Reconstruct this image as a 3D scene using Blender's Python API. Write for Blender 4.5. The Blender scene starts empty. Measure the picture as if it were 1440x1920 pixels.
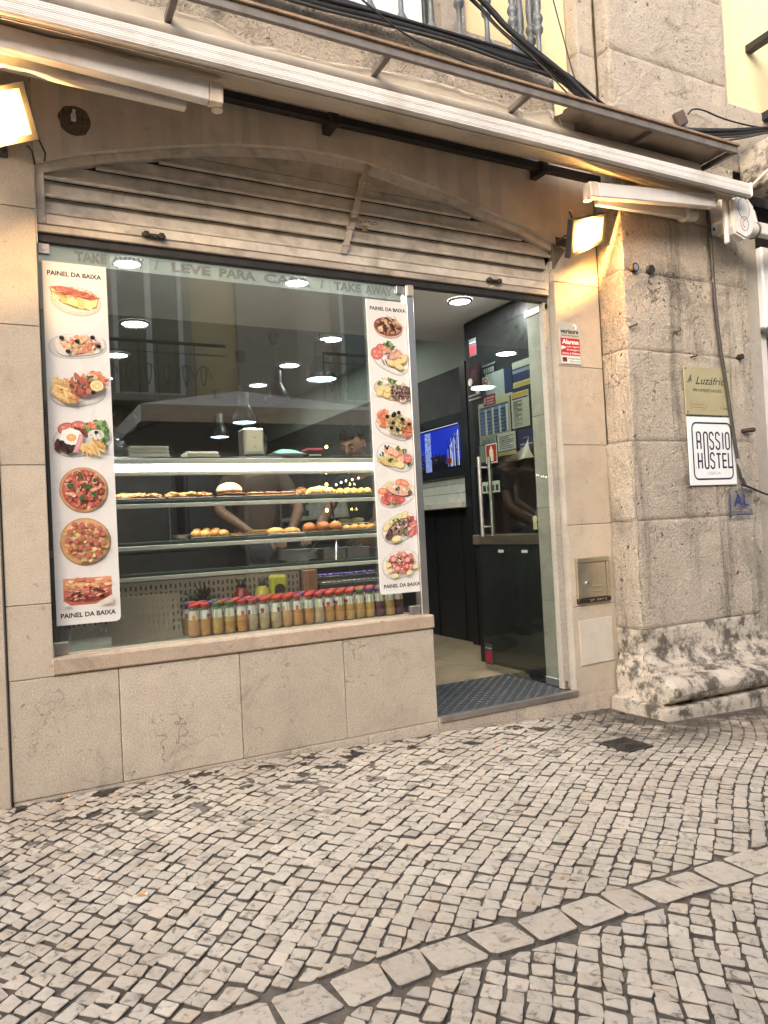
import bpy, bmesh, math, random
from mathutils import Vector, Matrix, noise as mnoise
R = math.radians
rnd = random.Random(7)
sc = bpy.context.scene
col = sc.collection

# ------------------------------------------------------------------ camera
cam = bpy.data.cameras.new("camera")
cam.sensor_fit = 'VERTICAL'; cam.sensor_height = 36.0
cam.lens = 1380.0 / 1920.0 * 36.0
cam.clip_start = 0.05; cam.clip_end = 300.0
co = bpy.data.objects.new("camera", cam); col.objects.link(co)
def cam_rot(yaw, pitch, roll):
    cy, sy = math.cos(yaw), math.sin(yaw)
    fw = Vector((sy * math.cos(pitch), cy * math.cos(pitch), math.sin(pitch)))
    rt = Vector((cy, -sy, 0)); dn = fw.cross(rt)
    c, s = math.cos(roll), math.sin(roll)
    r2 = c * rt + s * dn; d2 = -s * rt + c * dn
    return Matrix((r2, -d2, -fw)).transposed()
co.matrix_world = Matrix.Translation((0, -3.2, 0.9956)) @ cam_rot(R(27.388), R(1.1314), R(2.8877)).to_4x4()
sc.camera = co

# ------------------------------------------------------------------ world, sun, exposure
SUN_EL, SUN_AZ = 27.0, 222.0          # light falls steeply into the narrow street
world = bpy.data.worlds.new("World"); sc.world = world; world.use_nodes = True
wn = world.node_tree; bgn = wn.nodes["Background"]
sky = wn.nodes.new("ShaderNodeTexSky"); sky.sky_type = 'NISHITA'; sky.sun_disc = False
sky.sun_elevation = R(SUN_EL); sky.sun_rotation = R(SUN_AZ); sky.dust_density = 4.0; sky.air_density = 1.0; sky.ozone_density = 0.4
wn.links.new(sky.outputs[0], bgn.inputs[0]); bgn.inputs[1].default_value = 0.15
sl = bpy.data.lights.new("sun", 'SUN'); sl.energy = 1.5; sl.angle = R(70); sl.color = (1.0, 0.965, 0.925)
so = bpy.data.objects.new("sun", sl); col.objects.link(so)
sd = Vector((math.sin(R(SUN_AZ)) * math.cos(R(SUN_EL)), math.cos(R(SUN_AZ)) * math.cos(R(SUN_EL)), math.sin(R(SUN_EL))))
so.location = sd * 30; so.rotation_euler = sd.to_track_quat('Z', 'Y').to_euler()
sc.view_settings.view_transform = 'Standard'; sc.view_settings.look = 'None'
sc.view_settings.exposure = 1.33; sc.view_settings.gamma = 1.0
sc.cycles.transparent_max_bounces = 32; sc.cycles.max_bounces = 8
sc.cycles.use_denoising = True

# ------------------------------------------------------------------ mesh kit
WL = {}                                  # world location of every built object
def srgb(h, k=1.0):
    h = h.lstrip('#'); o = []
    for i in (0, 2, 4):
        c = int(h[i:i+2], 16) / 255.0
        o.append(k * (c / 12.92 if c <= 0.04045 else ((c + 0.055) / 1.055) ** 2.4))
    return tuple(o)

class MB:
    def __init__(s): s.v = []; s.f = []; s.mi = []; s.sm = []; s.c = []; s.hasc = False
    def add(s, vs, fs, mi=0, sm=False, c=None):
        o = len(s.v); s.v.extend(tuple(v) for v in vs)
        if c is not None: s.hasc = True
        c = c or (1, 1, 1)
        for f in fs:
            s.f.append(tuple(i + o for i in f)); s.mi.append(mi); s.sm.append(sm); s.c.append(c)
        return s
    def box(s, x0, x1, y0, y1, z0, z1, mi=0, b=0.0, c=None, M=None):
        cx, cy, cz = (x0+x1)/2, (y0+y1)/2, (z0+z1)/2
        h = (abs(x1-x0)/2, abs(y1-y0)/2, abs(z1-z0)/2)
        b = min(b, min(h) * 0.9)
        S = [(i, j, k) for i in (-1, 1) for j in (-1, 1) for k in (-1, 1)]
        vs = []; ix = {}
        if b <= 0:
            for t in S: ix[t] = len(vs); vs.append(Vector((t[0]*h[0], t[1]*h[1], t[2]*h[2])))
            fs = []
            for a in range(3):
                for sg in (-1, 1):
                    o1, o2 = [q for q in range(3) if q != a]
                    q = []
                    for (m, n) in ((-1, -1), (1, -1), (1, 1), (-1, 1)):
                        t = [0, 0, 0]; t[a] = sg; t[o1] = m; t[o2] = n; q.append(ix[tuple(t)])
                    fs.append(q)
        else:
            for t in S:
                for a in range(3):
                    p = [t[q] * (h[q] - (0 if q == a else b)) for q in range(3)]
                    ix[(t, a)] = len(vs); vs.append(Vector(p))
            fs = []
            for a in range(3):
                o1, o2 = [q for q in range(3) if q != a]
                for sg in (-1, 1):
                    q = []
                    for (m, n) in ((-1, -1), (1, -1), (1, 1), (-1, 1)):
                        t = [0, 0, 0]; t[a] = sg; t[o1] = m; t[o2] = n; q.append(ix[(tuple(t), a)])
                    fs.append(q)
                for m in (-1, 1):
                    for n in (-1, 1):
                        t0 = [0, 0, 0]; t0[o1] = m; t0[o2] = n; t0[a] = -1; t1 = list(t0); t1[a] = 1
                        t0, t1 = tuple(t0), tuple(t1)
                        fs.append([ix[(t0, o1)], ix[(t1, o1)], ix[(t1, o2)], ix[(t0, o2)]])
            for t in S: fs.append([ix[(t, 0)], ix[(t, 1)], ix[(t, 2)]])
        out = []
        for f in fs:
            p = [vs[i] for i in f]; n = (p[1]-p[0]).cross(p[2]-p[0]); m = sum(p, Vector()) / len(p)
            out.append(f if n.dot(m) > 0 else f[::-1])
        C0 = Vector((cx, cy, cz))
        vs = [(M @ (v) + C0) if M is not None else v + C0 for v in vs]
        return s.add(vs, out, mi, False, c)
    def ring(s, cs, rad, n, ax1, ax2): return [cs + rad * (math.cos(2*math.pi*i/n) * ax1 + math.sin(2*math.pi*i/n) * ax2) for i in range(n)]
    def tube(s, pts, r, n=8, mi=0, c=None, caps=True, sm=True):
        pts = [Vector(p) for p in pts]; k = len(pts)
        rs = r if isinstance(r, (list, tuple)) else [r] * k
        vs = []; up = None
        for i, p in enumerate(pts):
            d = (pts[min(i+1, k-1)] - pts[max(i-1, 0)]).normalized()
            if up is None: up = Vector((0, 0, 1)) if abs(d.z) < .9 else Vector((1, 0, 0))
            a1 = d.cross(up).normalized(); a2 = a1.cross(d).normalized(); up = a2
            vs += s.ring(p, rs[i], n, a1, a2)
        fs = []
        for i in range(k-1):
            for j in range(n): fs.append((i*n+j, i*n+(j+1) % n, (i+1)*n+(j+1) % n, (i+1)*n+j))
        o = len(s.v); s.add(vs, fs, mi, sm, c)
        if caps:
            s.add(vs[:n], [tuple(range(n))[::-1]], mi, False, c); s.add(vs[-n:], [tuple(range(n))], mi, False, c)
        return s
    def cyl(s, p0, p1, r0, r1=None, n=16, mi=0, c=None, caps=True, sm=True):
        return s.tube([p0, p1], [r0, r0 if r1 is None else r1], n, mi, c, caps, sm)
    def lathe(s, cx, cy, z0, prof, n=16, mi=0, c=None, sm=True, mis=None):
        vs = []; fs = []
        for (r, z) in prof:
            for j in range(n):
                a = 2*math.pi*j/n; vs.append((cx + r*math.cos(a), cy + r*math.sin(a), z0 + z))
        for i in range(len(prof)-1):
            fs = [(i*n+j, i*n+(j+1) % n, (i+1)*n+(j+1) % n, (i+1)*n+j) for j in range(n)]
            o = len(s.v)
            if i == 0: s.add(vs, fs, (mis[i] if mis else mi), sm, c); base = o
            else:
                if c is not None: s.hasc = True
                for f in fs:
                    s.f.append(tuple(q + base for q in f)); s.mi.append(mis[i] if mis else mi); s.sm.append(sm); s.c.append(c or (1, 1, 1))
        return s
    def ell(s, ctr, rx, ry, rz, nu=14, nv=9, mi=0, c=None, M=None, jit=0.0, seed=0.0, freq=18.0, flat=None):
        vs = []; fs = []; ctr = Vector(ctr)
        for i in range(nv+1):
            th = math.pi * i / nv
            for j in range(nu):
                ph = 2*math.pi*j/nu
                d = Vector((math.sin(th)*math.cos(ph), math.sin(th)*math.sin(ph), math.cos(th)))
                p = Vector((d.x*rx, d.y*ry, d.z*rz))
                if jit: p = p * (1 + jit * mnoise.noise(p * freq + Vector((seed, seed*1.7, seed*.3))))
                if flat is not None and p.z < -flat: p.z = -flat
                vs.append((M @ p if M is not None else p) + ctr)
        for i in range(nv):
            for j in range(nu): fs.append((i*nu+j, (i+1)*nu+j, (i+1)*nu+(j+1) % nu, i*nu+(j+1) % nu))
        return s.add(vs, fs, mi, True, c)
    def prism(s, poly, d0, d1, plane='xz', mi=0, c=None, sm=False):
        """poly in 2D, extruded along the third axis from d0 to d1 (d0 = front)"""
        def P(p, d): return {'xz': (p[0], d, p[1]), 'xy': (p[0], p[1], d), 'yz': (d, p[0], p[1])}[plane]
        n = len(poly); vs = [P(p, d0) for p in poly] + [P(p, d1) for p in poly]
        fs = [tuple(range(n)), tuple(range(2*n-1, n-1, -1))] + [(i, i+n, (i+1) % n + n, (i+1) % n) for i in range(n)]
        area = sum(poly[i][0]*poly[(i+1) % n][1] - poly[(i+1) % n][0]*poly[i][1] for i in range(n))
        flip = (area < 0)
        if plane == 'xz': flip = not flip if d0 > d1 else flip
        if plane in ('xy', 'yz'): flip = (not flip) if d0 < d1 else flip
        if flip: fs = [f[::-1] for f in fs]
        return s.add(vs, fs, mi, sm, c)
    def grid(s, fn, nu, nv, mi=0, c=None, sm=True, flip=False):
        vs = [fn(i/nu, j/nv) for j in range(nv+1) for i in range(nu+1)]
        fs = []
        for j in range(nv):
            for i in range(nu):
                q = (j*(nu+1)+i, j*(nu+1)+i+1, (j+1)*(nu+1)+i+1, (j+1)*(nu+1)+i); fs.append(q[::-1] if flip else q)
        return s.add(vs, fs, mi, sm, c)
    def text(s, body, x0, x1, z0, h, y, mi=0, c=None, bold=0.0, shear=0.0, space=1.0, plane='xz', th=0.0006, fit=True):
        cu = bpy.data.curves.new("lettering", 'FONT'); cu.body = body; cu.size = 1.0
        cu.offset = bold; cu.shear = shear; cu.space_character = space; cu.resolution_u = 3; cu.extrude = 0.001
        ob = bpy.data.objects.new("lettering", cu); col.objects.link(ob)
        bpy.context.view_layer.update()
        me = bpy.data.meshes.new_from_object(ob.evaluated_get(bpy.context.evaluated_depsgraph_get()))
        vs = [v.co.copy() for v in me.vertices]; fs = [tuple(p.vertices) for p in me.polygons]
        bpy.data.objects.remove(ob); bpy.data.curves.remove(cu); bpy.data.meshes.remove(me)
        if not vs: return s
        xa = min(v.x for v in vs); xb = max(v.x for v in vs)
        kz = h / 0.729; kx = (x1-x0)/(xb-xa) if fit else kz
        out = []
        for v in vs:
            a = x0 + (v.x-xa)*kx; bz = z0 + v.y*kz; d = -th if v.z > 0 else 0.0
            out.append({'xz': (a, y + d, bz), 'yz': (y + d, -a, bz)}[plane])
        return s.add(out, fs, mi, False, c)
    def stroke(s, pts, w, y, th=0.0008, mi=0, c=None, closed=False):
        """flat stroke of width w along pts (x,z) on plane y"""
        pts = [Vector(p) for p in pts]; n = len(pts); L = []; Rr = []
        for i in range(n):
            a = pts[(i-1) % n] if (closed or i > 0) else pts[i]; b_ = pts[(i+1) % n] if (closed or i < n-1) else pts[i]
            d = (b_-a); d = d.normalized() if d.length else Vector((1, 0)); nn = Vector((-d.y, d.x)) * w/2
            L.append(pts[i]+nn); Rr.append(pts[i]-nn)
        m = n if closed else n-1
        vs = [(p.x, y-th, p.y) for p in L] + [(p.x, y-th, p.y) for p in Rr]
        fs = [(i+n, (i+1) % n+n, (i+1) % n, i) for i in range(m)]
        return s.add(vs, fs, mi, False, c)
    def build(s, name, mats, parent=None, label=None, cat=None, group=None, kind=None, origin=None):
        me = bpy.data.meshes.new(name)
        if origin is None:
            xs = [v[0] for v in s.v]; ys = [v[1] for v in s.v]; zs = [v[2] for v in s.v]
            origin = Vector(((min(xs)+max(xs))/2, (min(ys)+max(ys))/2, min(zs)))
        origin = Vector(origin)
        me.from_pydata([(v[0]-origin.x, v[1]-origin.y, v[2]-origin.z) for v in s.v], [], s.f)
        me.polygons.foreach_set("material_index", s.mi); me.polygons.foreach_set("use_smooth", s.sm)
        if s.hasc:
            ca = me.color_attributes.new("Col", 'FLOAT_COLOR', 'CORNER'); buf = []
            for p, c in zip(s.f, s.c): buf.extend((c[0], c[1], c[2], 1.0) * len(p))
            ca.data.foreach_set("color", buf)
        for m in (mats if isinstance(mats, (list, tuple)) else [mats]): me.materials.append(m)
        me.update()
        o = bpy.data.objects.new(name, me); col.objects.link(o)
        if parent is not None:
            o.parent = parent; o.location = origin - WL[parent.name]
        else: o.location = origin
        WL[o.name] = origin
        tag(o, label, cat, group, kind)
        return o

def tag(o, label=None, cat=None, group=None, kind=None):
    if label: o['label'] = label
    if cat: o['category'] = cat
    if group: o['group'] = group
    if kind: o['kind'] = kind
    return o
def thing(name, label, cat, loc, group=None):
    o = bpy.data.objects.new(name, None); o.empty_display_size = 0.05; col.objects.link(o)
    o.location = loc; WL[o.name] = Vector(loc)
    return tag(o, label, cat, group)
def part(name, parent, loc):
    o = bpy.data.objects.new(name, None); col.objects.link(o); o.parent = parent
    o.location = Vector(loc) - WL[parent.name]; WL[o.name] = Vector(loc); return o
def copy_tree(o, loc=None, parent=None, label=None, group=None, rotz=None, scale=None):
    c = o.copy(); col.objects.link(c)
    if parent is not None: c.parent = parent
    if loc is not None: c.location = loc; WL[c.name] = Vector(loc)
    if rotz is not None: c.rotation_euler = (0, 0, rotz)
    if scale is not None: c.scale = scale if isinstance(scale, (tuple, list)) else (scale,)*3
    if label: c['label'] = label
    if group: c['group'] = group
    for ch in o.children: copy_tree(ch, parent=c)
    return c
def lamp(kind, name, loc, energy, color, parent=None, size=0.1, rot=None, spot=None):
    l = bpy.data.lights.new(name, kind); l.energy = energy; l.color = color
    if kind == 'AREA': l.shape = 'DISK'; l.size = size
    else: l.shadow_soft_size = size
    if spot: l.spot_size = spot; l.spot_blend = .6
    o = bpy.data.objects.new(name, l); col.objects.link(o)
    if parent is not None: o.parent = parent; o.location = Vector(loc) - WL[parent.name]
    else: o.location = loc
    if rot: o.rotation_euler = rot
    return o

# ------------------------------------------------------------------ materials
def newmat(name):
    m = bpy.data.materials.new(name); m.use_nodes = True; nt = m.node_tree
    return m, nt, nt.nodes["Principled BSDF"]
def nd(nt, t, **kw):
    n = nt.nodes.new("ShaderNode" + t)
    for k, v in kw.items():
        if hasattr(n, k): setattr(n, k, v)
        else: n.inputs[k].default_value = v
    return n
def nz(nt, vec, scale, detail=4.0, rough=0.55, dist=0.0):
    n = nd(nt, "TexNoise"); n.inputs["Scale"].default_value = scale; n.inputs["Detail"].default_value = detail
    n.inputs["Roughness"].default_value = rough; n.inputs["Distortion"].default_value = dist
    nt.links.new(vec, n.inputs["Vector"]); return n.outputs["Fac"]
def ramp(nt, fac, p0, p1, v0=0.0, v1=1.0):
    n = nd(nt, "MapRange"); n.inputs["From Min"].default_value = p0; n.inputs["From Max"].default_value = p1
    n.inputs["To Min"].default_value = v0; n.inputs["To Max"].default_value = v1
    nt.links.new(fac, n.inputs["Value"]); return n.outputs["Result"]
def mixc(nt, fac, a, b, mode='MIX'):
    n = nd(nt, "Mix"); n.data_type = 'RGBA'; n.blend_type = mode
    for i, x in ((0, fac), (6, a), (7, b)):
        if isinstance(x, (int, float)): n.inputs[i].default_value = x
        elif isinstance(x, tuple): n.inputs[i].default_value = (*x[:3], 1.0)
        else: nt.links.new(x, n.inputs[i])
    return n.outputs[2]
def mth(nt, op, a, b=None):
    n = nd(nt, "Math"); n.operation = op
    for i, x in ((0, a), (1, b)):
        if x is None: continue
        if isinstance(x, (int, float)): n.inputs[i].default_value = x
        else: nt.links.new(x, n.inputs[i])
    return n.outputs[0]
def worldpos(nt): return nd(nt, "NewGeometry").outputs["Position"]
def mapv(nt, vec, scale=(1, 1, 1), loc=(0, 0, 0)):
    n = nd(nt, "Mapping"); n.inputs["Scale"].default_value = scale; n.inputs["Location"].default_value = loc
    nt.links.new(vec, n.inputs["Vector"]); return n.outputs[0]
def bump(nt, bsdf, h, strength=0.4, dist=0.01):
    n = nd(nt, "Bump"); n.inputs["Strength"].default_value = strength; n.inputs["Distance"].default_value = dist
    nt.links.new(h, n.inputs["Height"]); nt.links.new(n.outputs[0], bsdf.inputs["Normal"])

def plain(name, c, rough=0.5, metal=0.0, var=0.12, scale=12.0, bmp=0.0, bscale=80.0, spec=0.5, dirt=0.0, dirtc=(0.06, 0.045, 0.03), coat=0.0):
    m, nt, b = newmat(name); v = nd(nt, "TexCoord").outputs["Object"]
    n1 = nz(nt, v, scale, 5)
    cc = mixc(nt, ramp(nt, n1, .3, .7), tuple(x*(1-var) for x in c), tuple(min(1, x*(1+var)) for x in c))
    if dirt:
        n2 = nz(nt, v, scale*.6, 8, .65, .5); cc = mixc(nt, ramp(nt, n2, .5, .72, 0, dirt), cc, dirtc)
    nt.links.new(cc, b.inputs["Base Color"])
    b.inputs["Metallic"].default_value = metal; b.inputs["Specular IOR Level"].default_value = spec
    nt.links.new(ramp(nt, nz(nt, v, scale*2.3, 4), .3, .7, max(.03, rough-(.025 if metal > .6 else .08)), min(1, rough+(.025 if metal > .6 else .08))), b.inputs["Roughness"])
    if coat: b.inputs["Coat Weight"].default_value = coat
    if bmp: bump(nt, b, nz(nt, v, bscale, 4), bmp, .004)
    return m
def stone(name, c1, c2, dark=(.05, .042, .033), stain=.5, s0=.52, s1=.74, sscale=1.7, speck=.16, pits=.5, bmp=.5, streak=0.0, rough=.8, crack=.5, fine=170.0, coarse=22.0, dots=0.0, bd=.012, sdist=.7):
    m, nt, b = newmat(name); v = worldpos(nt)
    n1 = nz(nt, v, 2.6, 7, .6); cc = mixc(nt, ramp(nt, n1, .3, .7), c1, c2)
    nA = nz(nt, v, 7.5, 6, .65, .4); cc = mixc(nt, ramp(nt, nA, .45, .75, 0, .35), cc, tuple(x*.62 for x in c2))
    isl = ramp(nt, nd(nt, "NewGeometry").outputs["Random Per Island"], 0, 1, .90, 1.07); gi = nd(nt, "CombineColor"); [nt.links.new(isl, gi.inputs[i]) for i in range(3)]; cc = mixc(nt, 1.0, cc, gi.outputs[0], 'MULTIPLY')
    n2 = nz(nt, v, fine, 3, .6); sp = ramp(nt, n2, .3, .7, 1-speck*1.6, 1+speck)
    g = nd(nt, "CombineColor"); [nt.links.new(sp, g.inputs[i]) for i in range(3)]
    cc = mixc(nt, 1.0, cc, g.outputs[0], 'MULTIPLY')
    n3 = nz(nt, v, sscale, 10, .72, sdist); st = ramp(nt, n3, s0, s1, 0, stain)
    cc = mixc(nt, st, cc, dark)
    if streak:
        n5 = nz(nt, mapv(nt, v, (7, 7, .7)), 1.0, 8, .7, .4); cc = mixc(nt, ramp(nt, n5, .54, .74, 0, streak), cc, dark)
    hh = mth(nt, 'ADD', mth(nt, 'MULTIPLY', n2, .35), nz(nt, v, coarse, 8, .7))
    if pits:
        n4 = nz(nt, v, 34.0, 3, .5, .3); pt = ramp(nt, n4, .66, .74, 0, pits); cc = mixc(nt, pt, cc, tuple(x*.8 for x in dark))
        hh = mth(nt, 'SUBTRACT', hh, mth(nt, 'MULTIPLY', pt, .6))
    if dots:
        n6 = nz(nt, v, 85.0, 4, .6); d6 = mth(nt, 'MULTIPLY', ramp(nt, n6, .56, .66, 0, dots), ramp(nt, nz(nt, v, 4.0, 4), .35, .6, .35, 1)); cc = mixc(nt, d6, cc, dark); hh = mth(nt, 'SUBTRACT', hh, mth(nt, 'MULTIPLY', d6, .7))
    if crack:
        vo = nd(nt, "TexVoronoi"); vo.feature = 'DISTANCE_TO_EDGE'; vo.inputs["Scale"].default_value = 2.3
        dv = nd(nt, "VectorMath"); dv.operation = 'ADD'; nn = nd(nt, "TexNoise"); nn.inputs["Scale"].default_value = 5.0; nn.inputs["Detail"].default_value = 9.0
        nt.links.new(v, nn.inputs["Vector"]); nt.links.new(v, dv.inputs[0]); nt.links.new(nn.outputs["Color"], dv.inputs[1]); nt.links.new(dv.outputs[0], vo.inputs["Vector"])
        msk = ramp(nt, nz(nt, v, 3.1, 4), .52, .62)
        ck = mth(nt, 'MULTIPLY', ramp(nt, vo.outputs["Distance"], .0, .012, crack, 0), msk)
        cc = mixc(nt, ck, cc, tuple(x*1.2 for x in dark)); hh = mth(nt, 'SUBTRACT', hh, ck)
    nt.links.new(cc, b.inputs["Base Color"]); b.inputs["Roughness"].default_value = rough
    b.inputs["Specular IOR Level"].default_value = .3
    bump(nt, b, hh, bmp, bd); return m
def emit(name, c, s):
    m, nt, b = newmat(name); b.inputs["Base Color"].default_value = (*c, 1); b.inputs["Emission Color"].default_value = (*c, 1)
    b.inputs["Emission Strength"].default_value = s; return m
def glassy(name, tint=(.93, .97, .95), f0=.05, gain=1.0, rough=0.0):
    m, nt, b = newmat(name); nt.nodes.remove(b); out = nt.nodes["Material Output"]
    tr = nd(nt, "BsdfTransparent"); tr.inputs[0].default_value = (*tint, 1)
    gl = nd(nt, "BsdfGlossy"); gl.inputs["Roughness"].default_value = rough
    ge = nd(nt, "NewGeometry"); dt = nd(nt, "VectorMath"); dt.operation = 'DOT_PRODUCT'
    nt.links.new(ge.outputs["Normal"], dt.inputs[0]); nt.links.new(ge.outputs["Incoming"], dt.inputs[1])
    k = mth(nt, 'POWER', mth(nt, 'SUBTRACT', 1.0, mth(nt, 'ABSOLUTE', dt.outputs["Value"])), 5.0)
    fac = mth(nt, 'ADD', mth(nt, 'MULTIPLY', k, (1-f0)*gain), f0)
    mx = nd(nt, "MixShader"); nt.links.new(fac, mx.inputs[0]); nt.links.new(tr.outputs[0], mx.inputs[1]); nt.links.new(gl.outputs[0], mx.inputs[2])
    nt.links.new(mx.outputs[0], out.inputs[0]); return m
def veil(name, c, op):
    m, nt, b = newmat(name); out = nt.nodes["Material Output"]
    b.inputs["Base Color"].default_value = (*c, 1); b.inputs["Roughness"].default_value = .5
    tr = nd(nt, "BsdfTransparent"); mx = nd(nt, "MixShader"); mx.inputs[0].default_value = op
    nt.links.new(tr.outputs[0], mx.inputs[1]); nt.links.new(b.outputs[0], mx.inputs[2]); nt.links.new(mx.outputs[0], out.inputs[0]); return m
def attrmat(name, rough=.5, var=.1, scale=60.0, bmp=0.0, spec=.4, coat=0.0, metal=0.0):
    m, nt, b = newmat(name); v = nd(nt, "TexCoord").outputs["Object"]
    a = nd(nt, "VertexColor"); a.layer_name = "Col"
    n = nz(nt, v, scale, 5, .6); s_ = ramp(nt, n, .3, .7, 1-var, 1+var)
    g = nd(nt, "CombineColor"); [nt.links.new(s_, g.inputs[i]) for i in range(3)]
    hs = nd(nt, "HueSaturation"); hs.inputs["Saturation"].default_value = .84 if name == 'printed_food' else 1.0
    nt.links.new(mixc(nt, 1.0, a.outputs[0], g.outputs[0], 'MULTIPLY'), hs.inputs["Color"]); nt.links.new(hs.outputs[0], b.inputs["Base Color"])
    b.inputs["Roughness"].default_value = rough; b.inputs["Specular IOR Level"].default_value = spec; b.inputs["Coat Weight"].default_value = coat; b.inputs["Metallic"].default_value = metal
    if bmp: bump(nt, b, n, bmp, .004)
    return m

M = {}
M['cladding'] = stone("limestone_cladding", (.54, .455, .36), (.48, .40, .31), dots=.10, stain=.42, s0=.55, s1=.8, sscale=2.4, pits=.35, bmp=.35, crack=.35, speck=.13)
M['lintel'] = stone("dirty_lintel_stone", (.70, .60, .49), (.63, .535, .43), stain=.24, s0=.52, s1=.75, sscale=2.0, pits=.2, bmp=.2, streak=.18, crack=.2, speck=.08)
M['plinth'] = stone("plinth_limestone", (.56, .48, .385), (.51, .435, .35), stain=.34, s0=.58, s1=.72, sscale=5.0, pits=.3, bmp=.6, crack=.7, speck=.2, dots=.16)
M['sill'] = stone("pink_sill_stone", (.52, .41, .31), (.44, .335, .25), stain=.5, s0=.54, s1=.75, sscale=5.0, pits=.35, bmp=.35, crack=.2)
M['pier'] = stone("weathered_pier_stone", (.70, .615, .505), (.62, .53, .425), stain=.6, s0=.52, s1=.70, sscale=1.6, pits=.85, bmp=1.0, streak=.75, crack=.8, speck=.22, fine=130, coarse=30, dots=.32, bd=.03)
M['pier_low'] = stone("blackened_base_stone", (.66, .585, .49), (.54, .465, .375), stain=.85, s0=.47, s1=.58, sscale=9.0, sdist=.15, pits=.6, bmp=.7, crack=.7, speck=.16, coarse=30, dots=.3, bd=.012)
M['pier_up'] = stone("pale_upper_stone", (.62, .545, .455), (.56, .48, .395), stain=.45, s0=.58, s1=.72, sscale=3.0, pits=.7, bmp=1.0, crack=.4, speck=.12, coarse=38, dots=.22, bd=.03)
M['balstone'] = stone("balcony_slab_stone", (.54, .46, .365), (.44, .365, .28), stain=.75, s0=.5, s1=.68, sscale=4.0, pits=.7, bmp=1.0, streak=.55, crack=.3, dots=.5, coarse=34, bd=.025)
M['jamb'] = stone("grey_jamb_stone", (.44, .40, .34), (.36, .325, .28), stain=.35, s0=.55, s1=.8, pits=.3, bmp=.25, crack=.2)
M['yellow'] = stone("yellow_render", (.74, .62, .38), (.70, .575, .34), stain=.2, s0=.62, s1=.85, pits=.0, bmp=.12, crack=.15, speck=.04)
M['mortar'] = plain("dark_mortar", (.17, .14, .11), .95)
M['marble'] = stone("pale_marble_patch", (.60, .545, .47), (.54, .48, .40), stain=.2, s0=.6, s1=.8, pits=0, bmp=.1, streak=.25, crack=0, speck=.05)
M['tin'] = plain("weathered_tan_tin", (.50, .425, .345), .55, .35, .22, 9, .25, 60, dirt=.5, dirtc=(.09, .062, .04))
M['slat'] = plain("dusty_louvre_paint", (.56, .50, .42), .6, .1, .18, 14, .2, 90, dirt=.4, dirtc=(.10, .07, .045))
M['steel'] = plain("dull_steel", (.42, .39, .37), .38, .9, .12, 20, .05)
M['brushed'] = plain("brushed_steel", (.60, .58, .55), .40, 1.0, .04, 8)
M['darkmetal'] = plain("dark_metal", (.045, .04, .037), .5, .6, .2, 20)
M['whitealu'] = plain("white_lacquered_aluminium", (.66, .635, .605), .35, .0, .05, 6, dirt=.4, dirtc=(.35, .28, .2))
M['armwhite'] = plain("white_arm_plastic", (.62, .585, .55), .42, .0, .06, 8, dirt=.25, dirtc=(.25, .18, .11))
M['fabric'] = plain("beige_awning_fabric", (.45, .385, .305), .9, 0, .1, 5, .15, 400, dirt=.4, dirtc=(.18, .13, .085))
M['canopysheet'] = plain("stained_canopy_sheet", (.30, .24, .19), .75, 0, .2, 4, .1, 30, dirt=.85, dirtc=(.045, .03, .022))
M['rust'] = plain("rusty_rail", (.30, .20, .125), .6, .3, .25, 14, .3, 90, dirt=.6, dirtc=(.08, .045, .025))
M['frame'] = plain("grey_canopy_frame", (.20, .175, .155), .55, .4, .15, 14, dirt=.4)
M['film'] = veil("torn_white_film", (.58, .50, .41), .6)
M['black'] = plain("black_rubber_cable", (.018, .017, .018), .5, 0, .2, 30)
M['greycable'] = plain("grey_cable_sheath", (.05, .045, .04), .55, 0, .2, 30)
M['beigecable'] = plain("beige_cable_sheath", (.52, .43, .32), .6, 0, .1, 30)
M['bluegrey'] = plain("blue_grey_railing_paint", (.12, .135, .145), .5, .2, .15, 30, .2, 120, dirt=.7, dirtc=(.025, .024, .024))
M['white'] = plain("white_gloss", (.78, .77, .75), .35, 0, .03)
M['panel'] = plain("white_panel_print", (.70, .67, .635), .3, 0, .015, 3)
M['ink'] = plain("black_ink", (.018, .018, .02), .5)
M['food'] = attrmat("printed_food", .35, .14, 140.0)
M['glass'] = glassy("shop_window_glass", (.945, .965, .95), .15, 1.0)
M['glass2'] = glassy("door_glass", (.91, .945, .925), .09, 1.0)
M['caseglass'] = glassy("case_glass", (.95, .985, .97), .03, .8)
def frosted(name, c):
    m, nt, b = newmat(name); out = nt.nodes["Material Output"]; nt.nodes.remove(b)
    tr = nd(nt, "BsdfTransparent"); tl = nd(nt, "BsdfTranslucent"); df = nd(nt, "BsdfDiffuse"); tl.inputs[0].default_value = (*c, 1); df.inputs[0].default_value = (*c, 1)
    m1 = nd(nt, "MixShader"); m1.inputs[0].default_value = .5; nt.links.new(tl.outputs[0], m1.inputs[1]); nt.links.new(df.outputs[0], m1.inputs[2])
    m2 = nd(nt, "MixShader"); m2.inputs[0].default_value = .42; nt.links.new(tr.outputs[0], m2.inputs[1]); nt.links.new(m1.outputs[0], m2.inputs[2]); nt.links.new(m2.outputs[0], out.inputs[0]); return m
M['frost'] = frosted("frosted_band", (.62, .66, .61))
M['frostletter'] = veil("grey_band_letters", (.14, .14, .13), .42)
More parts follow.
